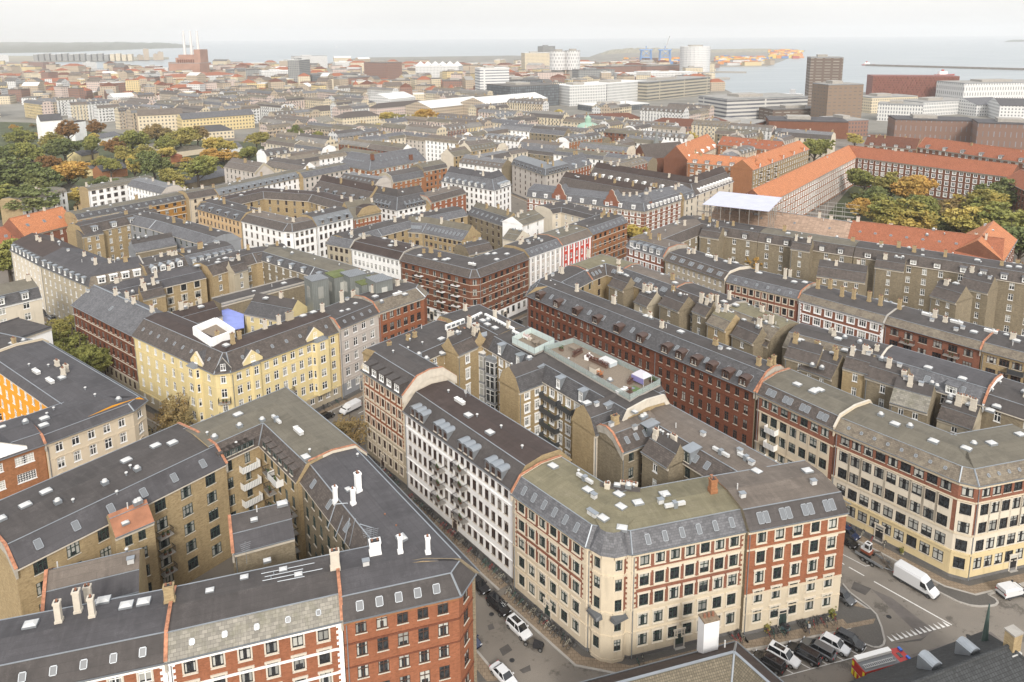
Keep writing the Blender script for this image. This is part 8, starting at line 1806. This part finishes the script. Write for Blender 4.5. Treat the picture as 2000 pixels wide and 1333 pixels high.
# bins, street sign, satellite bits
# ================================================================ LABELS OF THE MANY SIMILAR HOUSES
LMK=[('blue-hipped school',745,305),('white hipped corner house',930,345),('curved-gabled banded house',1180,385),('green dome',1148,250),('church spire',1280,290),('white gabled flats',955,215),('yellow long school',430,240),('brown-roofed institutes',660,235),
('power station',368,140),('twin round towers',1105,140),('white striped high-rise',965,170),('white oval tower',1363,120),('dark shopping centre',655,155),('red striped stepped block',245,175),('white tent-roofed hall',385,200),('silo hall',852,140),('tallest brown tower',1610,165),('pink mansard corner',1060,330),('orange ball-shaped tree',822,230),('ochre brick house',260,405),('layered grey office',1495,210),('orange-roofed court',1680,300),('villa park',300,290),('white dormered street',510,360),('red and white striped house',1125,475),('second brown tower',1645,205),('serrated orange roofs',1520,310),('brown tiled long houses',1240,250),('grey mansard row',130,540)]
ORD=['first','second','third','fourth','fifth','sixth','seventh','eighth','ninth','tenth','eleventh','twelfth']
import collections
grp=collections.defaultdict(list)
for o,wc,rc,kd in AUTO:
    px,py=proj((o.location.x,o.location.y,12)); best=min(LMK,key=lambda l:(l[1]-px)**2+((l[2]-py)*2.2)**2)
    dx,dy=px-best[1],(py-best[2])*2.2
    rel=('right of' if dx>0 else 'left of') if abs(dx)>abs(dy) else ('before' if dy>0 else 'behind')
    if kd=='house': lab=f'{wc} house, {rc} roof, {rel} the {best[0]}'
    else: lab=f'{wc} block, {rc} roof, {rel} the {best[0]}'
    grp[lab].append((px,o))
    o['category']='house' if kd=='house' else 'building'
    o['group']=('houses in the dense rows beyond the near blocks' if kd=='house' else 'distant blocks towards the harbour')
for lab,l in grp.items():
    l.sort(key=lambda q:q[0])
    for i,(px,o) in enumerate(l):
        o['label']=lab if len(l)==1 else (lab+f', {ORD[min(i,11)]} from left')
seen=collections.Counter()
for o in bpy.data.objects:
    if o.parent is None and 'label' in o.keys():
        ws=str(o['label']).split()
        if len(ws)>16: print('LONG',len(ws),o['label'])
        if 'group' not in o.keys() or o.get('group') in('houses in the dense rows beyond the near blocks',):
            seen[o['label']]+=1
print('DUPL',[k for k,v in seen.items() if v>1][:10])
print('objects',len(bpy.data.objects),'windows',NW)
# ================================================================ HAZE
hz=MB(); hz.bx(-15500,15500,-400,17000,-6,200,plain('x haze',(1,1,1))); hm=bpy.data.materials.new('haze air'); hm.use_nodes=True; t=hm.node_tree; t.nodes.clear(); v=t.nodes.new('ShaderNodeVolumePrincipled'); v.inputs['Color'].default_value=(1,1,1,1); v.inputs['Density'].default_value=.00010; v.inputs['Anisotropy'].default_value=.3
o_=t.nodes.new('ShaderNodeOutputMaterial'); t.links.new(v.outputs[0],o_.inputs['Volume']); me=hz.mesh('haze',uv=False); me.materials.clear(); me.materials.append(hm); ho=link('haze',me); ho['kind']='stuff'; ho['label']='pale sea haze over the whole city'; ho['category']='haze'

S.cycles.volume_bounces=3; S.cycles.max_bounces=8
